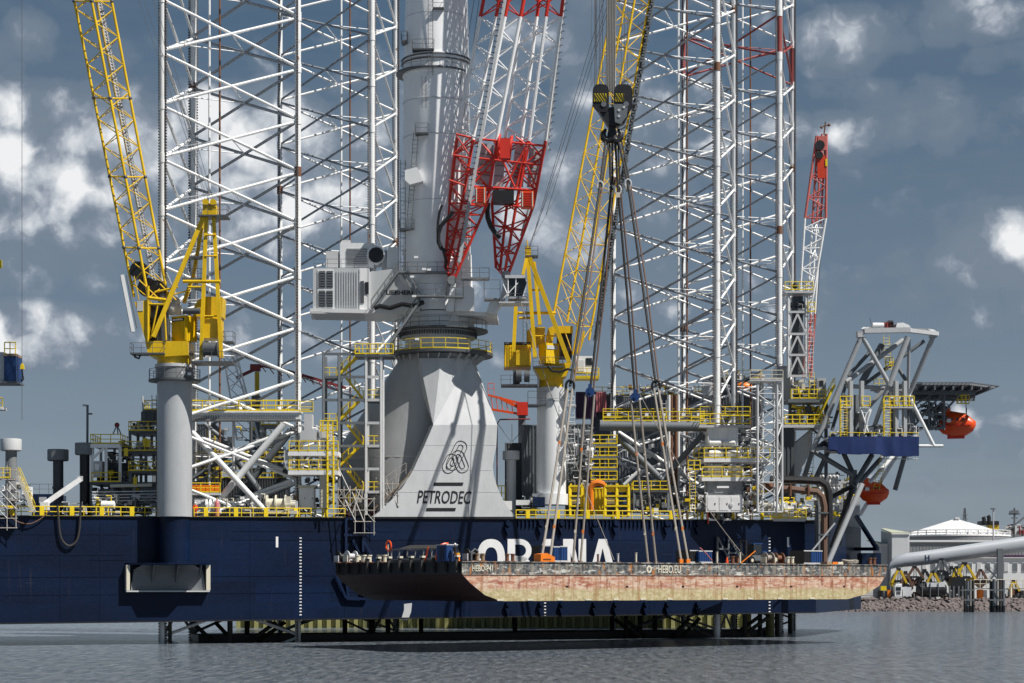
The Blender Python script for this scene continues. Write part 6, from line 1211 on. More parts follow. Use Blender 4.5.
cd.deck('floor', P(788, 399, Yc2), P(826, 399, Yc2), 4, .45, 'slate'); cd.rail([P(791, 398.5, Yc2 + 3.5), P(791, 398.5, Yc2), P(826, 398.5, Yc2), P(826, 398.5, Yc2 + 3.5)], 1.2, 'yellow', 1.1, .065); cabinet(cd, 817, 378, 826, 397, Yc2 + 1.5, 2, 'pale_grey', 1); cd.pb('window', 819.5, 380.5, 823.5, 386, Yc2 + 1.4, .08, 'black'); clutter(cd, 791, 378, 817, 397, Yc2 + 2, 34, 82, ('slate', 'mid_grey', 'cream', 'yellow', 'light_grey')); cd.ladder(P(812, 398, Yc2 + .4), P(812, 372, Yc2 + .4), .7, 'yellow', True)
cd.deck('floor', P(783, 424.5, Yc2 - 1), P(830, 424.5, Yc2 - 1), 5, .4, 'light_grey'); cd.rail([P(785, 424, Yc2 - 1), P(829, 424, Yc2 - 1)], 1.2, 'yellow', 1.0, .07); cd.rail([P(785, 424, Yc2 + 4), P(829, 424, Yc2 + 4)], 1.2, 'yellow', 1.2, .06); stair(cd, P(815, 424, Yc2), P(835, 385, Yc2), 1.2, 'yellow'); stair(cd, P(797, 423, Yc2 + 2), P(812, 402, Yc2 + 2), 1.2, 'yellow'); clutter(cd, 790, 404, 830, 423, Yc2 + 1, 40, 83, ('slate', 'mid_grey', 'yellow', 'dark_grey'))
cd.bar('column', P(790, 515, Yc2 + 3), P(790, 400, Yc2 + 3), .35, .35, 'slate'); cd.bar('column', P(826, 515, Yc2 + 3), P(826, 400, Yc2 + 3), .35, .35, 'slate'); cd.bar('knee_brace', P(826, 440, Yc2 + 1), P(808, 426, Yc2 + 1), .25, .25, 'slate'); cd.ladder(P(809, 490, Yc2 + .5), P(812, 426, Yc2 + .5), .9, 'cream', True)
rj = Thing('crane_boom', 'faded red and white crane boom standing behind the grey chevron mast', 'crane boom', P(805, 378, 290)); Yj2 = 290.0
sg2 = lambda t: ('faded_red', 'faded_red') if t < .27 or t > .63 else ('white_paint', 'white_paint')
paint('faded_red', (.50, .12, .10), .6, .1, .4)
lattice(rj, [P(803, 378, Yj2), P(811, 378, Yj2), P(807, 378, Yj2 + 1.6)], [P(817.5, 136, Yj2), P(826, 134, Yj2), P(822, 134, Yj2 + 1.6)], 19, .15, .07, 'white_paint', seg=lambda t: sg2(t), bars=False)
# widen: a second pair of chords belly of the boom
lattice(rj, [P(799, 310, Yj2 - .4), P(811, 308, Yj2 - .4)], [P(805, 218, Yj2 - .4), P(826, 218, Yj2 - .4)], 9, .16, .09, 'white_paint', faces=[(0, 1)]); lattice(rj, [P(805, 218, Yj2 - .4), P(826, 218, Yj2 - .4)], [P(816.5, 136, Yj2 - .4), P(826.5, 134, Yj2 - .4)], 8, .18, .09, 'faded_red', faces=[(0, 1)])
rj.pb('head_plate', 817.5, 156, 825.5, 178, Yj2 - .6, .5, 'orange_red'); rj.pb('head_plate', 818, 136, 826.5, 150, Yj2 - .6, .5, 'faded_red'); m = MB(); a = P(820, 145, Yj2 - .8); m.tube(a, a + Vector((0, .8, 0)), .7, n=18); rj.mb('head_sheave', m, 'black', True); m = MB(); a = P(819.5, 155, Yj2 - .8); m.tube(a, a + Vector((0, .8, 0)), .55, n=18); rj.mb('head_sheave', m, 'black', True)
rj.pb('mast_lamp', 825.5, 159, 827.5, 166, Yj2 - .7, .3, 'yellow'); rj.tube('mast_post', P(824, 135, Yj2), P(825.5, 122, Yj2), .1, 'rusty'); rj.tube('mast_arm', P(820, 127, Yj2), P(829, 125, Yj2), .08, 'rusty'); rj.ball('anemometer', P(829, 125, Yj2), .22, 'rusty'); rj.ball('anemometer', P(821.5, 127.5, Yj2), .2, 'rusty'); rj.tube('pennant_rope', P(827.5, 170, Yj2), P(815, 330, Yj2), .05, 'wire')
# ================================================================ GANTRY
ga = Thing('lifting_gantry', 'big grey tubular A frame gantry leaning out over the vessel\'s right end', 'gantry', P(860, 512, 266)); Yg = 264.0
def gm(a, b, w, mat='mid_light', d0=0, d1=0, name='strut'): ga.tube(name, P(*a, Yg + d0), P(*b, Yg + d1), w * Yg / F / 2, mat, 16)
paint('mid_light', (.33, .345, .36), .42, .04, .3)
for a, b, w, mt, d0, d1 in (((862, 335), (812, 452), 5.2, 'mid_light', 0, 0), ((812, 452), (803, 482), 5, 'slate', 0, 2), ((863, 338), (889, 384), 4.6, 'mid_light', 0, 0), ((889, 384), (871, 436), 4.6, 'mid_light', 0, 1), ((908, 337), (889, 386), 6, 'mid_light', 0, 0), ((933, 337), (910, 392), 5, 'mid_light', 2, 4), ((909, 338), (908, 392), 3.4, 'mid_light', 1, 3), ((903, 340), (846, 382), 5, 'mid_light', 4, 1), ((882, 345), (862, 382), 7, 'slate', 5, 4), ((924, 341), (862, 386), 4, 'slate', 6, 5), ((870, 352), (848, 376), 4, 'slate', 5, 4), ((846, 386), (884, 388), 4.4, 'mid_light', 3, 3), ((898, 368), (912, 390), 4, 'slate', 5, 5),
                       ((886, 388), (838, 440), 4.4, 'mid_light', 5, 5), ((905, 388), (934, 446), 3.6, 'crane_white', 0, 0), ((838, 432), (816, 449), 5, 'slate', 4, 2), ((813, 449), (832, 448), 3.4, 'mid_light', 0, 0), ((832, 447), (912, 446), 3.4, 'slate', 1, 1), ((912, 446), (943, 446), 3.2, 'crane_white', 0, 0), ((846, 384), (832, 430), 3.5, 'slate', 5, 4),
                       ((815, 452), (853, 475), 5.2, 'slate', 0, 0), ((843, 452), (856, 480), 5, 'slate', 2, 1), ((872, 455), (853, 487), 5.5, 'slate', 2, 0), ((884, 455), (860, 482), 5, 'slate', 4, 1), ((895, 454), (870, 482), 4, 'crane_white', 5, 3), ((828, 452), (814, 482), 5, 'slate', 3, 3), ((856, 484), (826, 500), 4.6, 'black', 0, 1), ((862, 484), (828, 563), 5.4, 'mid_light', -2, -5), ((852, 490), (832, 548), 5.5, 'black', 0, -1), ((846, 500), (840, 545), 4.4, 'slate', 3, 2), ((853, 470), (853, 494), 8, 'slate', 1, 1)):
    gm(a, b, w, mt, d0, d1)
ga.bar('head_beam', P(864, 331, Yg), P(910, 330, Yg), 1.0, .62, 'light_grey', side=V); ga.bar('head_beam', P(908, 330.5, Yg + .2), P(937, 334, Yg + 2), .9, .5, 'light_grey', side=V); ga.bar('head_beam', P(866, 329, Yg + 6), P(930, 331, Yg + 7), .9, .5, 'mid_light', side=V); ga.bar('head_tie', P(864, 331, Yg), P(866, 329, Yg + 6), .8, .5, 'light_grey', side=U); ga.bar('head_tie', P(936, 334, Yg + 2), P(930, 331, Yg + 7), .8, .5, 'light_grey', side=U)
for x, w in ((861, 7), (934, 7)): ga.pb('node_plate', x - w / 2, 331, x + w / 2, 337, Yg - .4 + (2 if x > 900 else 0), 1.2, 'mid_light')
ga.pb('node_plate', 858, 333, 862, 337, Yg - .8, .3, 'light_grey')
tank(ga, 878, 325.5, 12, 2.8, Yg + 1, 'crane_white', name='sheave_cover'); m = MB(); m.prism([P(x, y, Yg + .8) for x, y in ((896, 328), (897, 323), (903, 322.5), (909, 325), (912, 329))], (0, 1.8, 0)); ga.mb('sheave_cover', m, 'crane_white', True); clutter(ga, 882, 321, 892, 327, Yg + 1, 12, 91, ('maroon', 'black', 'maroon')); ga.tube('whip_aerial', P(872, 328, Yg), P(870, 318, Yg), .04, 'wire')
ga.ladder(P(889, 372, Yg + 5), P(886, 335, Yg + 5), .9, 'yellow', True, .4); ga.rail([P(886, 366, Yg + 4.5), P(893, 366, Yg + 4.5)], 1.1, 'yellow', .6, .06); ga.rail([P(874, 388, Yg + 4), P(884, 388, Yg + 4)], 1.2, 'yellow', .6, .05)
# work platform with tarpaulin
pl = Thing('tarp_wrapped_platform', 'work platform wrapped in blue tarpaulin hanging in the gantry', 'platform', P(875, 440, 261)); Yw = 261.0
m = MB(); top = [P(829, 437, Yw), P(880, 437, Yw - .3), P(884, 437, Yw - .2), P(919, 436.5, Yw)]; bot = [P(832, 452, Yw + .3), P(850, 454, Yw), P(884, 455, Yw), P(919, 456.5, Yw + .3)]
k = 26; vs = []; fs = []; random.seed(12)
for i in range(k + 1):
    x = 829 + 90 * i / k; fold = random.uniform(-.09, .09)
    for y, q in ((436.5, 0), (441, .3), (447, 1), (454 if x > 838 else 449.5, .7)): vs.append(P(x, y + random.uniform(-.3, .3) * (q > 0) + (.3 * math.sin(i * .9) if q == .7 else 0) + (2 if (q == .7 and x > 884) else 0), Yw + fold * q - (.25 if x < 880 else 0)))
for i in range(k):
    for j in range(3): a = i * 4 + j; fs.append((a, a + 4, a + 5, a + 1))
m.add(vs, fs); m.add([v + Vector((0, .6, 0)) for v in vs], fs); pl.mb('tarpaulin', m, 'tarp_blue', True)
pl.pb('platform_box', 830, 437.5, 918.5, 451, Yw + .5, 5, 'navy'); pl.rail([P(830, 436.5, Yw + .6), P(918, 436.5, Yw + .6)], .5, 'yellow', 2, .05, False, 1)
for x in (850.5, 861.5, 896, 904.5): pl.bar('column', P(x, 437, Yw + 1.5), P(x, 381, Yw + 1.5), .5, .5, 'mid_light'); 
for x in (847, 857, 893, 910): pl.bar('column', P(x, 437, Yw + 3.5), P(x, 395, Yw + 3.5), .7, .5, 'slate')
for x0, x1 in ((840, 852), (862, 870), (884, 914)): pl.deck('landing', P(x0, 406.5, Yw + .8), P(x1, 406.5, Yw + .8), 3, .2, 'light_grey'); pl.rail([P(x0, 406, Yw + .8), P(x1, 406, Yw + .8)], 1.25, 'yellow', .7, .07)
for x in (844, 887.5): pl.ladder(P(x, 437, Yw + .4), P(x, 399, Yw + .4), .9, 'yellow', True, .35); pl.bar('ladder_post', P(x - 4, 437, Yw + .4), P(x - 4, 399, Yw + .4), .12, .12, 'yellow')
m = MB(); m.prism([P(x, y, Yw + 1) for x, y in ((858, 407), (869, 407), (872, 410), (866, 426), (864, 420), (866, 413), (858, 413))], (0, .8, 0)); pl.mb('lever_frame', m, 'crane_white'); pl.pt('ram', (861, 410), (868, 432), Yw + 1, 2, 'crane_white'); pl.pt('ram', (870, 411), (864, 434), Yw + .9, 1.8, 'crane_white')
clutter(pl, 850, 424, 882, 436, Yw + 1.2, 24, 92, ('white_paint', 'light_grey', 'mid_grey')); clutter(pl, 892, 424, 916, 436, Yw + 1.2, 24, 93, ('white_paint', 'light_grey', 'slate')); clutter(pl, 888, 388, 912, 400, Yw + 2, 14, 94, ('light_grey', 'mid_grey', 'slate'))
pl.pt('outrigger_bar', (880, 459), (918, 459), Yw + 1, .8, 'light_grey')
for x in (884, 896, 908, 916): pl.pt('hanger', (x, 455), (x, 461), Yw + 1, .7, 'light_grey')
pl.ladder(P(876, 490, 267), P(884, 456, 267), .9, 'yellow', True, .4)
# ================================================================ HELIDECK AND LIFEBOATS
hd = Thing('helideck', 'grey helicopter deck seen from below behind the gantry', 'helideck', P(940, 400, 282)); c = P(934, 389.5, 284)
m = MB(); R_ = 60 * 284 / F; m.lathe(Vector((c.x, c.y, c.z)), [(R_ * .8, -.25), (R_, -.15), (R_, .12), (R_ * .2, .14)], 8, math.pi / 8, math.pi / 8 + 2 * math.pi); hd.mb('deck_plate', m, 'mid_grey'); 
net = MB()
for i in range(8):
    a, b = [c + Vector((R_ * math.cos(t_), R_ * math.sin(t_), .1)) for t_ in (math.pi / 8 + i * math.pi / 4, math.pi / 8 + (i + 1) * math.pi / 4)]; ao, bo = [c + (p - c) * 1.07 + Z * .05 for p in (a, b)]; hd.bar('net_frame', ao, bo, .1, .1, 'slate')
    for k in range(12): q, qo = a.lerp(b, k / 12), ao.lerp(bo, k / 12); net.tube(q, qo, .04, n=4)
hd.mb('net_arms', net, 'slate', kind='stuff')
for k in range(9): x = 905 + k * 9; hd.bar('deck_girder', Vector((P(x, 388, 284).x, 276, c.z - .55)), Vector((P(x, 388, 284).x, 291, c.z - .55)), .25, .5, 'slate')
for d in (-5, 0, 5): hd.bar('deck_girder', Vector((P(900, 388, 284 + d).x, 284 + d, c.z - .9)), Vector((P(975, 388, 284 + d).x, 284 + d, c.z - .9)), .3, .55, 'slate')
for a, b, w in (((914, 428), (914, 390), 3), ((944, 392), (944, 430), 2.5), ((929, 392), (929, 430), 2), ((914, 426), (944, 392), 2), ((944, 412), (960, 394), 2), ((912, 400), (946, 400), 2), ((912, 414), (946, 414), 2), ((912, 428), (944, 428), 2.6), ((914, 412), (929, 400), 1.6), ((929, 414), (944, 400), 1.6), ((929, 428), (914, 414), 1.6), ((944, 428), (929, 414), 1.6), ((952, 394), (975, 390), 1.6), ((916, 404), (942, 388), 1.8)):
    for d in (-3, 3): hd.tube('truss_member', P(*a, 282 + d), P(*b, 282 + d), w * .07, 'slate', 8)
clutter(hd, 914, 402, 943, 428, 280, 50, 95, ('slate', 'dark_grey', 'mid_grey', 'slate')); hd.rail([P(958, 404, 279), P(966, 404, 279)], 1.2, 'yellow', .7, .06); hd.pt('support_leg', (900, 452), (912, 430), 286, 5, 'slate'); hd.pt('support_leg', (895, 490), (912, 430), 288, 5, 'slate'); hd.pt('support_leg', (860, 515), (900, 450), 290, 4, 'crane_white')
def lifeboat(label, x0, x1, y0, y1, Y, flip=1):
    T = Thing('lifeboat', label, 'lifeboat', P((x0 + x1) / 2, y1, Y)); w = (x1 - x0) * Y / F; h = (y1 - y0) * Y / F; c = P((x0 + x1) / 2, y1, Y); ax = Vector((.93, -.36, 0)).normalized(); bx = Vector((-ax.y, ax.x, 0))
    def sec(t_, wid, zb, zt):
        o = c + ax * ((t_ - .5) * w * 1.14) - Z * .1; n_ = 12
        return [o + bx * (wid * math.sin(a) * (1.0 if math.cos(a) < .1 else .86)) + Z * (zb + (zt - zb) * (.5 - .5 * math.cos(a))) for a in [2 * math.pi * i / n_ for i in range(n_)]]
    S = [sec(0, .1, h * .46, h * .56), sec(.08, .6, h * .30, h * .66), sec(.16, .9, h * .2, h * .98), sec(.42, 1.2, h * .10, h * .92), sec(.75, 1.15, h * .12, h * .84), sec(.93, .8, h * .26, h * .64), sec(1, .2, h * .42, h * .58)]
    m = MB(); n_ = 12; vs = [v for s_ in S for v in s_]; m.add(vs, [(j * n_ + i, j * n_ + (i + 1) % n_, (j + 1) * n_ + (i + 1) % n_, (j + 1) * n_ + i) for j in range(6) for i in range(n_)] + [tuple(range(n_)), tuple(range(6 * n_, 7 * n_))]); T.mb('hull', m, 'orange', True)
    T.box('canopy', c - ax * .27 * w + Z * h * .88, (w * .2, 1.2, h * .24), 'orange', math.atan2(ax.y, ax.x)); T.box('gunwale', c + Z * h * .42, (w * .92, 2.5, .1), 'crane_red', math.atan2(ax.y, ax.x)); T.box('keel', c + Z * h * .07, (w * .5, .3, h * .12), 'crane_red', math.atan2(ax.y, ax.x))
    for t_ in (-.28, -.1, .08, .24): T.box('porthole', c + ax * w * t_ - bx * 1.06 + Z * h * .62, (.38, .2, .28), 'glass', math.atan2(ax.y, ax.x))
    T.box('marking', c - ax * w * .17 - bx * 1.08 + Z * h * .58, (.6, .2, .5), 'white_paint', math.atan2(ax.y, ax.x)); T.box('hook', c - ax * w * .34 + Z * h * .98, (.15, .15, h * .2), 'slate', 0); T.box('hook', c + ax * w * .3 + Z * h * .9, (.15, .15, h * .2), 'slate', 0); return T
lifeboat('enclosed orange lifeboat hanging under the edge of the helideck', 939, 973, 408, 439, 281); lifeboat('lower enclosed orange lifeboat behind the gantry foot', 860, 887, 478, 505, 286)
T = Thing('lifeboat_davit', 'dark davit arms and yellow grid above the upper lifeboat', 'davit', P(953, 405, 282)); 
for x in (944, 966): T.pt('fall_wire', (x, 412), (x, 394), 282, .8, 'wire'); T.pt('davit_arm', (x - 8, 400), (x, 395), 282, 2, 'slate')
T.rail([P(957, 404, 281), P(969, 404, 281)], 1.3, 'yellow', .5, .06)

T = Thing('deck_machinery', 'white and grey pumps packed between middle pedestal and yellow modules', 'machinery', P(590, 512, 252)); clutter(T, 566, 426, 592, 484, 251, 34, 111, ('mid_grey', 'light_grey', 'slate', 'white_paint')); clutter(T, 630, 494, 700, 512, YF(665) + 1, 34, 112, ('white_paint', 'light_grey', 'mid_grey', 'slate', 'yellow'))
T = Thing('upper_deck_gear', 'pale vents and antennas on the roof of the long dark superstructure', 'roof gear', P(660, 395, 300)); clutter(T, 606, 384, 700, 395, 302, 30, 113, ('white_paint', 'light_grey', 'cream', 'rusty', 'mid_grey')); clutter(T, 718, 370, 760, 378, 304, 14, 114, ('light_grey', 'white_paint', 'rusty'))
T = Thing('gantry_gear', 'white valves and pipes crowded under the gantry next to the brown pipes', 'machinery', P(835, 512, 270)); clutter(T, 800, 470, 850, 514, 271, 50, 115, ('white_paint', 'light_grey', 'slate', 'mid_grey', 'yellow'))
# ================================================================ FAR SHORE AND QUAY
Ysh = 517.0
m = MB(); m.add([(40, 522, 3.0), (1400, 522, 3.0), (1400, 7000, 3.0), (40, 7000, 3.0)], [(0, 1, 2, 3)]); m.add([(40, 522, 3.0), (40, 7000, 3.0), (40, 7000, -2), (40, 522, -2)], [(0, 1, 2, 3)])
setting('quay_ground', m, 'concrete')
# boulders of the bank: every stone its own lump, joined as one mass
rk = paint('boulder', (.15, .125, .12), .85, 0, .6, streak=False); random.seed(4); m = MB()
def lump(m, c, r):
    n = []; 
    for i, (x, y, z) in enumerate(((1,0,0),(-1,0,0),(0,1,0),(0,-1,0),(0,0,1),(0,0,-1))): k = r * random.uniform(.65, 1.15); n.append(c + Vector((x, y, z)) * k)
    for x in (-1, 1):
        for y in (-1, 1):
            for z in (-1, 1): n.append(c + Vector((x, y, z)) * (r * random.uniform(.48, .68)))
    T_ = []
    for ax_, (s0, s1) in enumerate(((0, 1), (2, 3), (4, 5))):
        for fi, sgn in ((s0, 1), (s1, -1)):
            idx = [k for k in range(8) if ((k >> (2 - ax_)) & 1) == (1 if sgn > 0 else 0)]; a, b, c_, d = idx; q = [a, b, d, c_]
            for k in range(4): T_.append((fi, 6 + q[k], 6 + q[(k + 1) % 4]))
    m.add(n, T_)
for i in range(2300):
    x = random.uniform(60, 180) ; t_ = random.random(); lump(m, Vector((x, Ysh + t_ * 6.5, -.3 + t_ * 3.3)), random.uniform(.35, .95))
setting('rock_bank', m, 'boulder', 'stuff')
m = MB(); m.add([(40, Ysh - .5, -.6), (1400, Ysh - .5, -.6), (1400, 524, 2.99), (40, 524, 2.99)], [(0, 1, 2, 3)]); setting('bank_slope', m, 'boulder')
# quay wall behind the vessel: sheet piles
q0, q1 = P(236, 0, 318), P(744, 0, 318); T = Thing('sheet_pile_wall', 'ochre sheet pile quay wall seen in the gap under the blue hull', 'quay wall', ((q0.x + q1.x) / 2, 318, 0))
m = MB(); x = q0.x; k = 0
while x < q1.x: m.box((x + .35, 318.4 if k % 2 else 318.0, .6), (.62, .5, 4.2)); x += .72; k += 1
T.mb('sheet_piles', m, 'sheet_pile', kind='stuff'); T.box('capping_beam', ((q0.x + q1.x) / 2, 319.2, 3.0), (q1.x - q0.x, 2.4, .7), 'concrete', 0); T.box('backfill', ((q0.x + q1.x) / 2, 326, 1.2), (q1.x - q0.x, 14, 3.4), 'concrete', 0)
# dark piles and braces under the hull, black blocks for its shadow
T = Thing('support_frame', 'dark steel frames and piles standing in the water under the hull', 'frame', (-10, 262, 0))
for x, Y in ((170, 232), (230, 236), (247, 248), (345, 262), (372, 258), (388, 262), (421, 270), (515, 262), (612, 266), (626, 262), (640, 270), (655, 268), (745, 262), (760, 266), (777, 270), (790, 282)): p = P(x, 600, Y); T.tube('pile', (p.x, Y, -2), (p.x, Y, DZ(p.x) - 12.0), .32 if x != 170 else .22, 'pile_dark', 10)
for a, b, Y in (((192, 622), (218, 646), 238), ((276, 622), (244, 646), 240), ((285, 622), (255, 644), 243), ((215, 622), (232, 640), 246), ((625, 619), (650, 640), 262), ((615, 619), (640, 640), 264), ((690, 618), (668, 640), 262), ((700, 618), (680, 638), 264), ((770, 616), (742, 636), 262), ((760, 616), (738, 632), 264)): T.tube('brace', P(*a, Y), P(*b, Y), .25, 'pile_dark', 8)
for x in (747, 770): T.tube('fender_pile', Vector((P(x, 600, 270).x, 270, -2)), Vector((P(x, 600, 270).x, 270, 3)), .6, 'sheet_pile', 10)
T.box('shadow_block', (P(400, 0, 250).x, 252, .25), (52, 7, 1.1), 'black', YAW * .8); T.box('shadow_block', (P(640, 0, 268).x, 268, .25), (34, 6, 1.0), 'black', YAW * .8)  # black blocks in the water, standing in for the hull's shadow and reflection
# mooring dolphins
def dolphin(label, x0, x1, n, seed):
    T = Thing('mooring_dolphin', label, 'dolphin', P((x0 + x1) / 2, 612, 500), 'mooring dolphins'); random.seed(seed); k = 500 / F
    for i in range(n):
        x = x0 + (x1 - x0) * (i + .5) / n; d = random.uniform(-.8, .8); p = P(x, 612, 500 + d); r = (x1 - x0) / n * k * .52
        T.tube('pile', (p.x, p.y, -2), (p.x, p.y, P(x, 579 + random.uniform(0, 2.5), 500).z), r, ('pile_dark', 'slate', 'concrete')[i % 3], 10)
        T.tube('pile_collar', (p.x, p.y, -1), (p.x, p.y, P(x, 604 + random.uniform(0, 3), 500).z), r * 1.05, 'black', 10)
    T.box('walling', P((x0 + x1) / 2, 590, 498.8), ((x1 - x0) * k, .3, .4), 'slate', 0); T.box('walling', P((x0 + x1) / 2, 600, 498.8), ((x1 - x0) * k, .3, .4), 'slate', 0)
dolphin('narrower mooring dolphin of dark piles, the left one of the two', 963.5, 974.5, 4, 2); dolphin('wider mooring dolphin of piles nearest the right picture edge', 989.5, 1005, 5, 6)
YB_ = 545.0
def bt(name, label, cat, px, py, Y): return Thing(name, label, cat, P(px, py, Y))
# storage tank with domed roof
T = bt('storage_tank', 'huge white domed storage tank behind the white warehouse', 'storage tank', 958, 588, 900); Yk = 900; c = P(956, 588, Yk); r = 53 * Yk / F
zt = P(0, 535, Yk - 35).z; m = MB(); m.lathe(Vector((c.x, Yk, 3)), [(r, 0), (r, zt - 3)], 64); T.mb('shell', m, 'clad_grey', True)
za = P(955, 520.5, Yk).z; m = MB(); m.lathe(Vector((c.x, Yk, 0)), [(r * 1.01, zt), (r * 1.01, zt + .5)] + [(r * (1 - q_), zt + .6 + (za - zt) * (q_ * .8 + .2 * math.sin(q_ * math.pi / 2))) for q_ in [i / 10 for i in range(10)]] + [(.4, za + .6)], 64); T.mb('dome_roof', m, 'white_paint', True)
m = MB(); m.lathe(Vector((c.x, Yk, 0)), [(r * 1.015, zt - 6), (r * 1.015, zt - 4.2)], 64, cap=False); T.mb('stiffening_ring', m, 'white_paint')
T.rail([Vector((c.x + r * math.cos(a), Yk + r * math.sin(a), zt + .4)) for a in [math.pi + math.pi * i / 16 for i in range(17)]], 2.2, 'light_grey', 7, .22, False); m = MB()
for i in range(24): a = math.pi + math.pi * i / 24; m.tube(Vector((c.x + r * math.cos(a) * .98, Yk + r * math.sin(a) * .98, zt + 1)), Vector((c.x, Yk, za + .8)), .12, n=4)
T.mb('roof_ribs', m, 'white_paint'); T.box('roof_hatch', (c.x, Yk - 2, za + .9), (2, 2, 1), 'light_grey', 0)
# grey shed band and white warehouse
T = bt('grey_shed', 'long low grey shed in front of the domed tank', 'shed', 965, 590, 700); T.pb('wall', 905, 541, 1110, 592, 700, 30, 'clad_grey')
m = MB()
for k in range(60): a = P(907 + k * 3.3, 566, 699.95); m.box(a, (.3, .14, 16))
T.mb('cladding_ribs', m, 'clad_grey'); T.pb('eaves', 904, 540, 1112, 542, 699.4, 31, 'clad_white'); T.pb('base_wall', 904, 556, 1112, 558, 699.3, .5, 'clad_white')
T = bt('white_warehouse', 'long white warehouse with a row of narrow windows behind the grabs', 'warehouse', 980, 596, 600); T.pb('wall', 906, 556, 1110, 602, 600, 25, 'clad_white'); T.pb('eaves', 905, 555, 1112, 557, 599.6, 26, 'purple'); T.pb('gutter', 905, 557.2, 1112, 558.2, 599.4, .3, 'light_grey')
for k in range(14): x = 922.5 + k * 9.1; T.pb('window_frame', x - .4, 562.6, x + 4.4, 571.4, 599.85, .12, 'white_paint'); o = T.pb('window', x, 563, x + 4, 571, 599.75, .12, 'slate' if k % 3 else 'light_grey')
# tall white building with sloping roof
def gable(label, x0, xm, x1, y0, y1, yb, Y, name='harbour_building'):
    T = bt(name, label, 'building', (x0 + x1) / 2, yb, Y); dl = 26
    m = MB(); m.prism([P(xm, yb, Y), P(x1, yb, Y), P(x1, y1, Y), P(xm, y1, Y)], (0, .3, 0)); T.mb('front_wall', m, 'clad_white')
    B = Vector((P(x0, yb, Y + dl).x, Y + dl, P(xm, yb, Y).z)); tz = P(xm, y1, Y).z; m = MB(); m.add([P(xm, yb, Y), P(xm, y1, Y), Vector((B.x, B.y, tz + (y1 - y0) * .27)), B], [(0, 1, 2, 3)]); T.mb('side_wall', m, 'clad_grey')
    m = MB(); m.prism([P(xm - .5, y1 + .4, Y - .3), P(x1 + .8, y1 + .4, Y - .3), Vector((P(x1, 0, Y).x - 2, B.y, tz + (y1 - y0) * .27 + .3)), Vector((B.x, B.y, tz + (y1 - y0) * .27 + .3))], (0, 0, .4)); T.mb('roof', m, 'roof_green')
    for k in range(int((x1 - xm) / 2)): T.pb('cladding_rib', xm + 1 + k * 2, y1 + 1, xm + 1.3 + k * 2, yb - 1, Y - .04, .06, 'clad_white')
    T.pb('roof_trim', xm - .3, y1 - .2, x1 + .3, y1 + .8, Y - .35, .3, 'white_paint'); return T
gable('tall white clad building with pale green roof at the foot of the blade', 881, 892, 909.5, 528, 533.5, 600, 560); gable('lower white building left of the tall one, partly behind the bracket', 873, 880, 890, 540, 544.5, 600, 570)
# wind turbine blade lying on stands
T = bt('turbine_blade', 'giant pale wind turbine blade lying across stands on the quay', 'turbine blade', 950, 570, 535); Yv = 535.0
pts = [(889.5, 566, 3.4), (894, 562.8, 6), (905, 560, 7), (920, 558.5, 7.2), (940, 556, 7.4), (960, 553, 7.6), (985, 549.5, 7.8), (1010, 546, 8), (1040, 542, 8.2), (1100, 534, 8.6)]
m = MB(); vs = []; n_ = 20
for x, y, r in pts: c = P(x, y, Yv + (x - 890) * .03); rr = r * Yv / F; vs += [c + Vector((.1 * rr * math.sin(a), rr * .75 * math.cos(a), rr * math.sin(a))) for a in [2 * math.pi * i / n_ for i in range(n_)]]
m.add(vs, [(j * n_ + i, j * n_ + (i + 1) % n_, (j + 1) * n_ + (i + 1) % n_, (j + 1) * n_ + i) for j in range(len(pts) - 1) for i in range(n_)] + [tuple(range(n_))]); T.mb('shell', m, 'blade_white', True)
a = P(927, 558, Yv - 2.4)
for dx in (-.45, .45): T.box('marking', a + Vector((dx * 1.05, 0, 0)), (.32, .3, 1.5), 'navy', 0)
T.box('marking', a, (1.0, .3, .32), 'navy', 0); T.box('stand', P(893, 583, Yv), (1.2, 1.2, 9), 'white_paint', 0); T.box('stand', P(1000, 575, Yv), (1.5, 1.5, 14), 'slate', 0)
# clamshell grabs
def grab(label, cx, top, bot, w, mat, seed):
    w *= 1.25
    T = bt('clamshell_grab', label, 'grab', cx, bot, 532); Y = 532; random.seed(seed); h = bot - top
    T.pb('head', cx - w * .1, top, cx + w * .1, top + h * .14, Y, 1.4, 'black')
    for s_ in (-1, 1):
        for d in (0, 1.6): T.bar('arm', P(cx + s_ * w * .08, top + h * .1, Y + d), P(cx + s_ * w * .42, top + h * .62, Y + d), .9, .6, mat if (d == 0) else 'black')
        m = MB(); m.prism([P(cx + s_ * 1, bot, Y), P(cx + s_ * w * .5, bot - h * .34, Y), P(cx + s_ * w * .44, top + h * .5, Y), P(cx + s_ * w * .12, top + h * .62, Y), P(cx, bot - h * .25, Y)], (0, 2.2, 0)); T.mb('shell', m, mat if seed % 2 else 'black')
        T.bar('rope', P(cx + s_ * .8, top + h * .1, Y - .2), P(cx + s_ * 1.4, bot - h * .3, Y - .2), .15, .15, 'black')
    T.pb('cross_head', cx - w * .22, top + h * .5, cx + w * .22, top + h * .6, Y - .3, 1.5, 'black'); return T
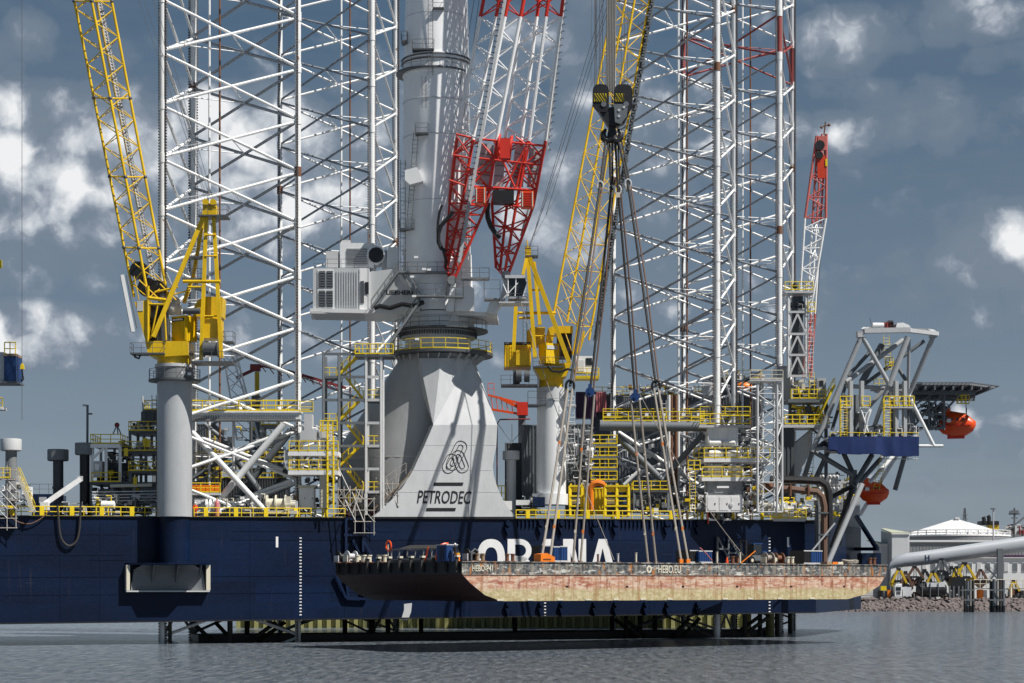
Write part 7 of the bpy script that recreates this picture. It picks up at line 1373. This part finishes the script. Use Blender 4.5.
for a in (('black grab standing behind the yellow one above the bin', 925, 569, 594, 14, 'black', 2), ('yellow armed grab just left of the narrower dolphin', 957, 566, 594, 13, 'grab_yellow', 4), ('brown rusty grab behind the white truck', 906, 571, 597, 12, 'brown', 6), ('small yellow grab right of the wider dolphin', 1014, 580, 598, 10, 'grab_yellow', 12), ('yellow clamshell grab at the left, behind the white truck', 899, 568, 592, 14, 'grab_yellow', 1), ('yellow and brown grab right of the leftmost one', 915, 566, 586, 16, 'brown', 3), ('yellow grab standing above the black scrap bin', 933, 571, 592, 13, 'grab_yellow', 5), ('tall grey legged grab under the blade', 942, 558, 582, 14, 'slate', 7), ('small black grab right of the grey legged one', 952, 566, 586, 11, 'black', 8), ('large yellow and black grab left of the narrower dolphin', 965, 562, 590, 20, 'grab_yellow', 9), ('small brown grab between the two dolphins', 981, 569, 588, 12, 'brown', 11)): grab(*a)
T = bt('scrap_bin', 'long black rounded bin on the quay under the yellow grabs', 'bin', 930, 592, 526); m = MB(); m.path([P(x, 590, 526) for x in (916.5, 919, 928, 944, 946)], [1.0, 1.7, 1.9, 1.8, 1.2], 14); T.mb('bin_body', m, 'black', True)
for x in (922, 930, 938): T.pb('rib', x, 583, x + .8, 597, 524, .3, 'slate')
T.pb('lid', 927, 582.5, 945, 587, 524.2, 2, 'clad_white')
T = bt('black_hopper', 'black hopper on dark posts left of the narrower dolphin', 'hopper', 956, 598, 527); T.pb('hopper_body', 951, 577, 965, 590, 526, 3, 'black')
for x in (949, 953, 958, 962): T.pb('post', x, 586, x + 1.6, 600, 525.6, .4, 'slate')
# truck and small vehicles
T = bt('white_truck', 'white truck with cab parked at the left of the grabs', 'truck', 902, 599, 524); Yv2 = 523.5
T.pb('cab', 895, 585, 902, 597.5, Yv2, 2.4, 'white_paint'); T.pb('sleeper', 896, 583.5, 902, 586, Yv2 + .2, 2, 'white_paint'); T.pb('windscreen', 896, 587, 901, 590.5, Yv2 - .08, .1, 'glass'); T.pb('bumper', 894.8, 595.5, 902.3, 598, Yv2 - .15, .3, 'light_grey'); T.pb('trailer', 903, 587, 911.5, 597, Yv2 + .5, 2.4, 'clad_white'); T.pb('grille', 896.5, 591.5, 900.5, 594.5, Yv2 - .08, .1, 'dark_grey')
for x in (896.5, 900.8, 905, 909.5): m = MB(); a = P(x, 598, Yv2 - .1); m.tube(a, a + Vector((0, .5, 0)), .5, n=14); T.mb('wheel', m, 'black', True)
T = bt('yellow_loader', 'small yellow loader arm left of the white truck', 'loader', 884, 599, 525); T.pb('bucket', 881, 586, 886.5, 590.5, 524.5, 1.5, 'yellow'); T.bar('arm', P(886, 589, 525), P(889, 597, 525), .4, .4, 'slate'); T.pb('body', 884, 593, 893, 598, 525, 2, 'slate'); T.pb('panel', 887.5, 590, 891, 598, 524.6, .3, 'bright_orange')
for x in (885, 891): m = MB(); a = P(x, 598.5, 524.4); m.tube(a, a + Vector((0, .5, 0)), .55, n=14); T.mb('wheel', m, 'black', True)
T = bt('quay_railing', 'pale walkway with railings on the quay at the right edge', 'walkway', 1010, 600, 526); T.deck('floor', P(974, 588, 526), P(1060, 588, 526), 2, .3, 'cream'); T.rail([P(974, 588, 525.5), P(1060, 588, 525.5)], 2.2, 'cream', 1.6, .1, False); T.deck('floor', P(1003, 598.5, 524), P(1060, 598.5, 524), 2, .3, 'cream')
for x in (1011, 1030): T.bar('post', P(x, 600, 526), P(x, 588, 526), .4, .4, 'cream')
T = bt('orange_tank', 'small orange and white tank on the quay between the dolphins', 'tank', 981, 598, 528)
m = MB(); m.lathe(P(980, 599, 528), [(.9, 0), (.9, 2.3), (.7, 2.5)], 14); T.mb('orange_end', m, 'bright_orange', True); T.pb('white_box', 982, 590, 987, 599, 528, 1.6, 'clad_white')
T = bt('quay_stair', 'thin pale stair frame rising behind the right dolphin', 'stair', 995, 588, 540); stair(T, P(986, 566, 540), P(1004, 585, 540), 1.2, 'light_grey'); stair(T, P(1001, 566, 541), P(988, 584, 541), 1.2, 'light_grey')
T = bt('quay_clutter', 'dark crates and pallets heaped along the quay edge', 'crates', 935, 600, 530)
random.seed(33)
for k in range(150):
    x = random.choice((random.uniform(872, 965), random.uniform(1000, 1030))); w = random.uniform(1.5, 5); h = random.uniform(1, 6); T.pb('crate', x, 599 - h * 1.6, x + w, 599.6, random.uniform(528, 538), 1.5, random.choice(('slate', 'black', 'rusty', 'dark_grey', 'mid_grey', 'black', 'clad_white')))
T = bt('quay_lamp_mast', 'thin lamp mast rising in front of the white tank', 'lamp', 993, 590, 620); T.tube('pole', P(993.3, 590, 620), P(993.3, 509, 620), .22, 'light_grey'); T.pb('lamp_head', 991, 508, 995.5, 509.5, 619.5, .6, 'slate')
T = bt('pylon', 'far small lattice pylon behind the domed roof', 'pylon', 964.5, 590, 1500); lattice(T, [P(960, 560, 1500), P(969, 560, 1500), P(965, 560, 1505)], [P(964.2, 508, 1500), P(965.4, 508, 1500), P(964.8, 508, 1500.5)], 9, .35, .18, 'slate', bars=False)
for y in (515, 519): T.bar('cross_arm', P(961.5, y, 1500), P(968, y, 1500), .4, .4, 'slate')
T = bt('moored_ship', 'ship funnel, mast and crane beyond the tank at the right edge', 'ship', 1000, 590, 1000)
T.pb('funnel', 989, 522, 999, 545, 1000, 6, 'grab_yellow'); T.pb('funnel_cap', 980.5, 521, 999, 525, 999.5, 7, 'black')
for x, y in ((984, 518), (989, 516.5)): m = MB(); m.path([P(x, 523, 1000), P(x, y + 1, 1000), P(x - 1, y - 1, 1000)], 1.0, 8); T.mb('exhaust', m, 'black', True)
T.tube('mast', P(1014.5, 560, 1000), P(1014.5, 508, 1000), .5, 'slate'); 
for y, w in ((511, 5), (514, 8), (518, 4)): T.bar('yard', P(1014.5 - w / 1.4, y, 1000), P(1014.5 + w / 1.4, y, 1000), .7, .7, 'slate')
T.pb('radar', 1010, 511, 1019, 513, 999, 1.5, 'slate'); T.bar('crane_arm', P(996, 540, 990), P(1026, 516, 990), .8, .8, 'slate'); T.pb('bridge', 1004, 530, 1024, 545, 1002, 8, 'clad_white'); T.pb('hull', 960, 545, 1060, 592, 1010, 12, 'navy'); clutter(T, 1004, 524, 1024, 532, 1000, 14, 44, ('slate', 'light_grey', 'maroon'))
print('objects', len(bpy.data.objects))
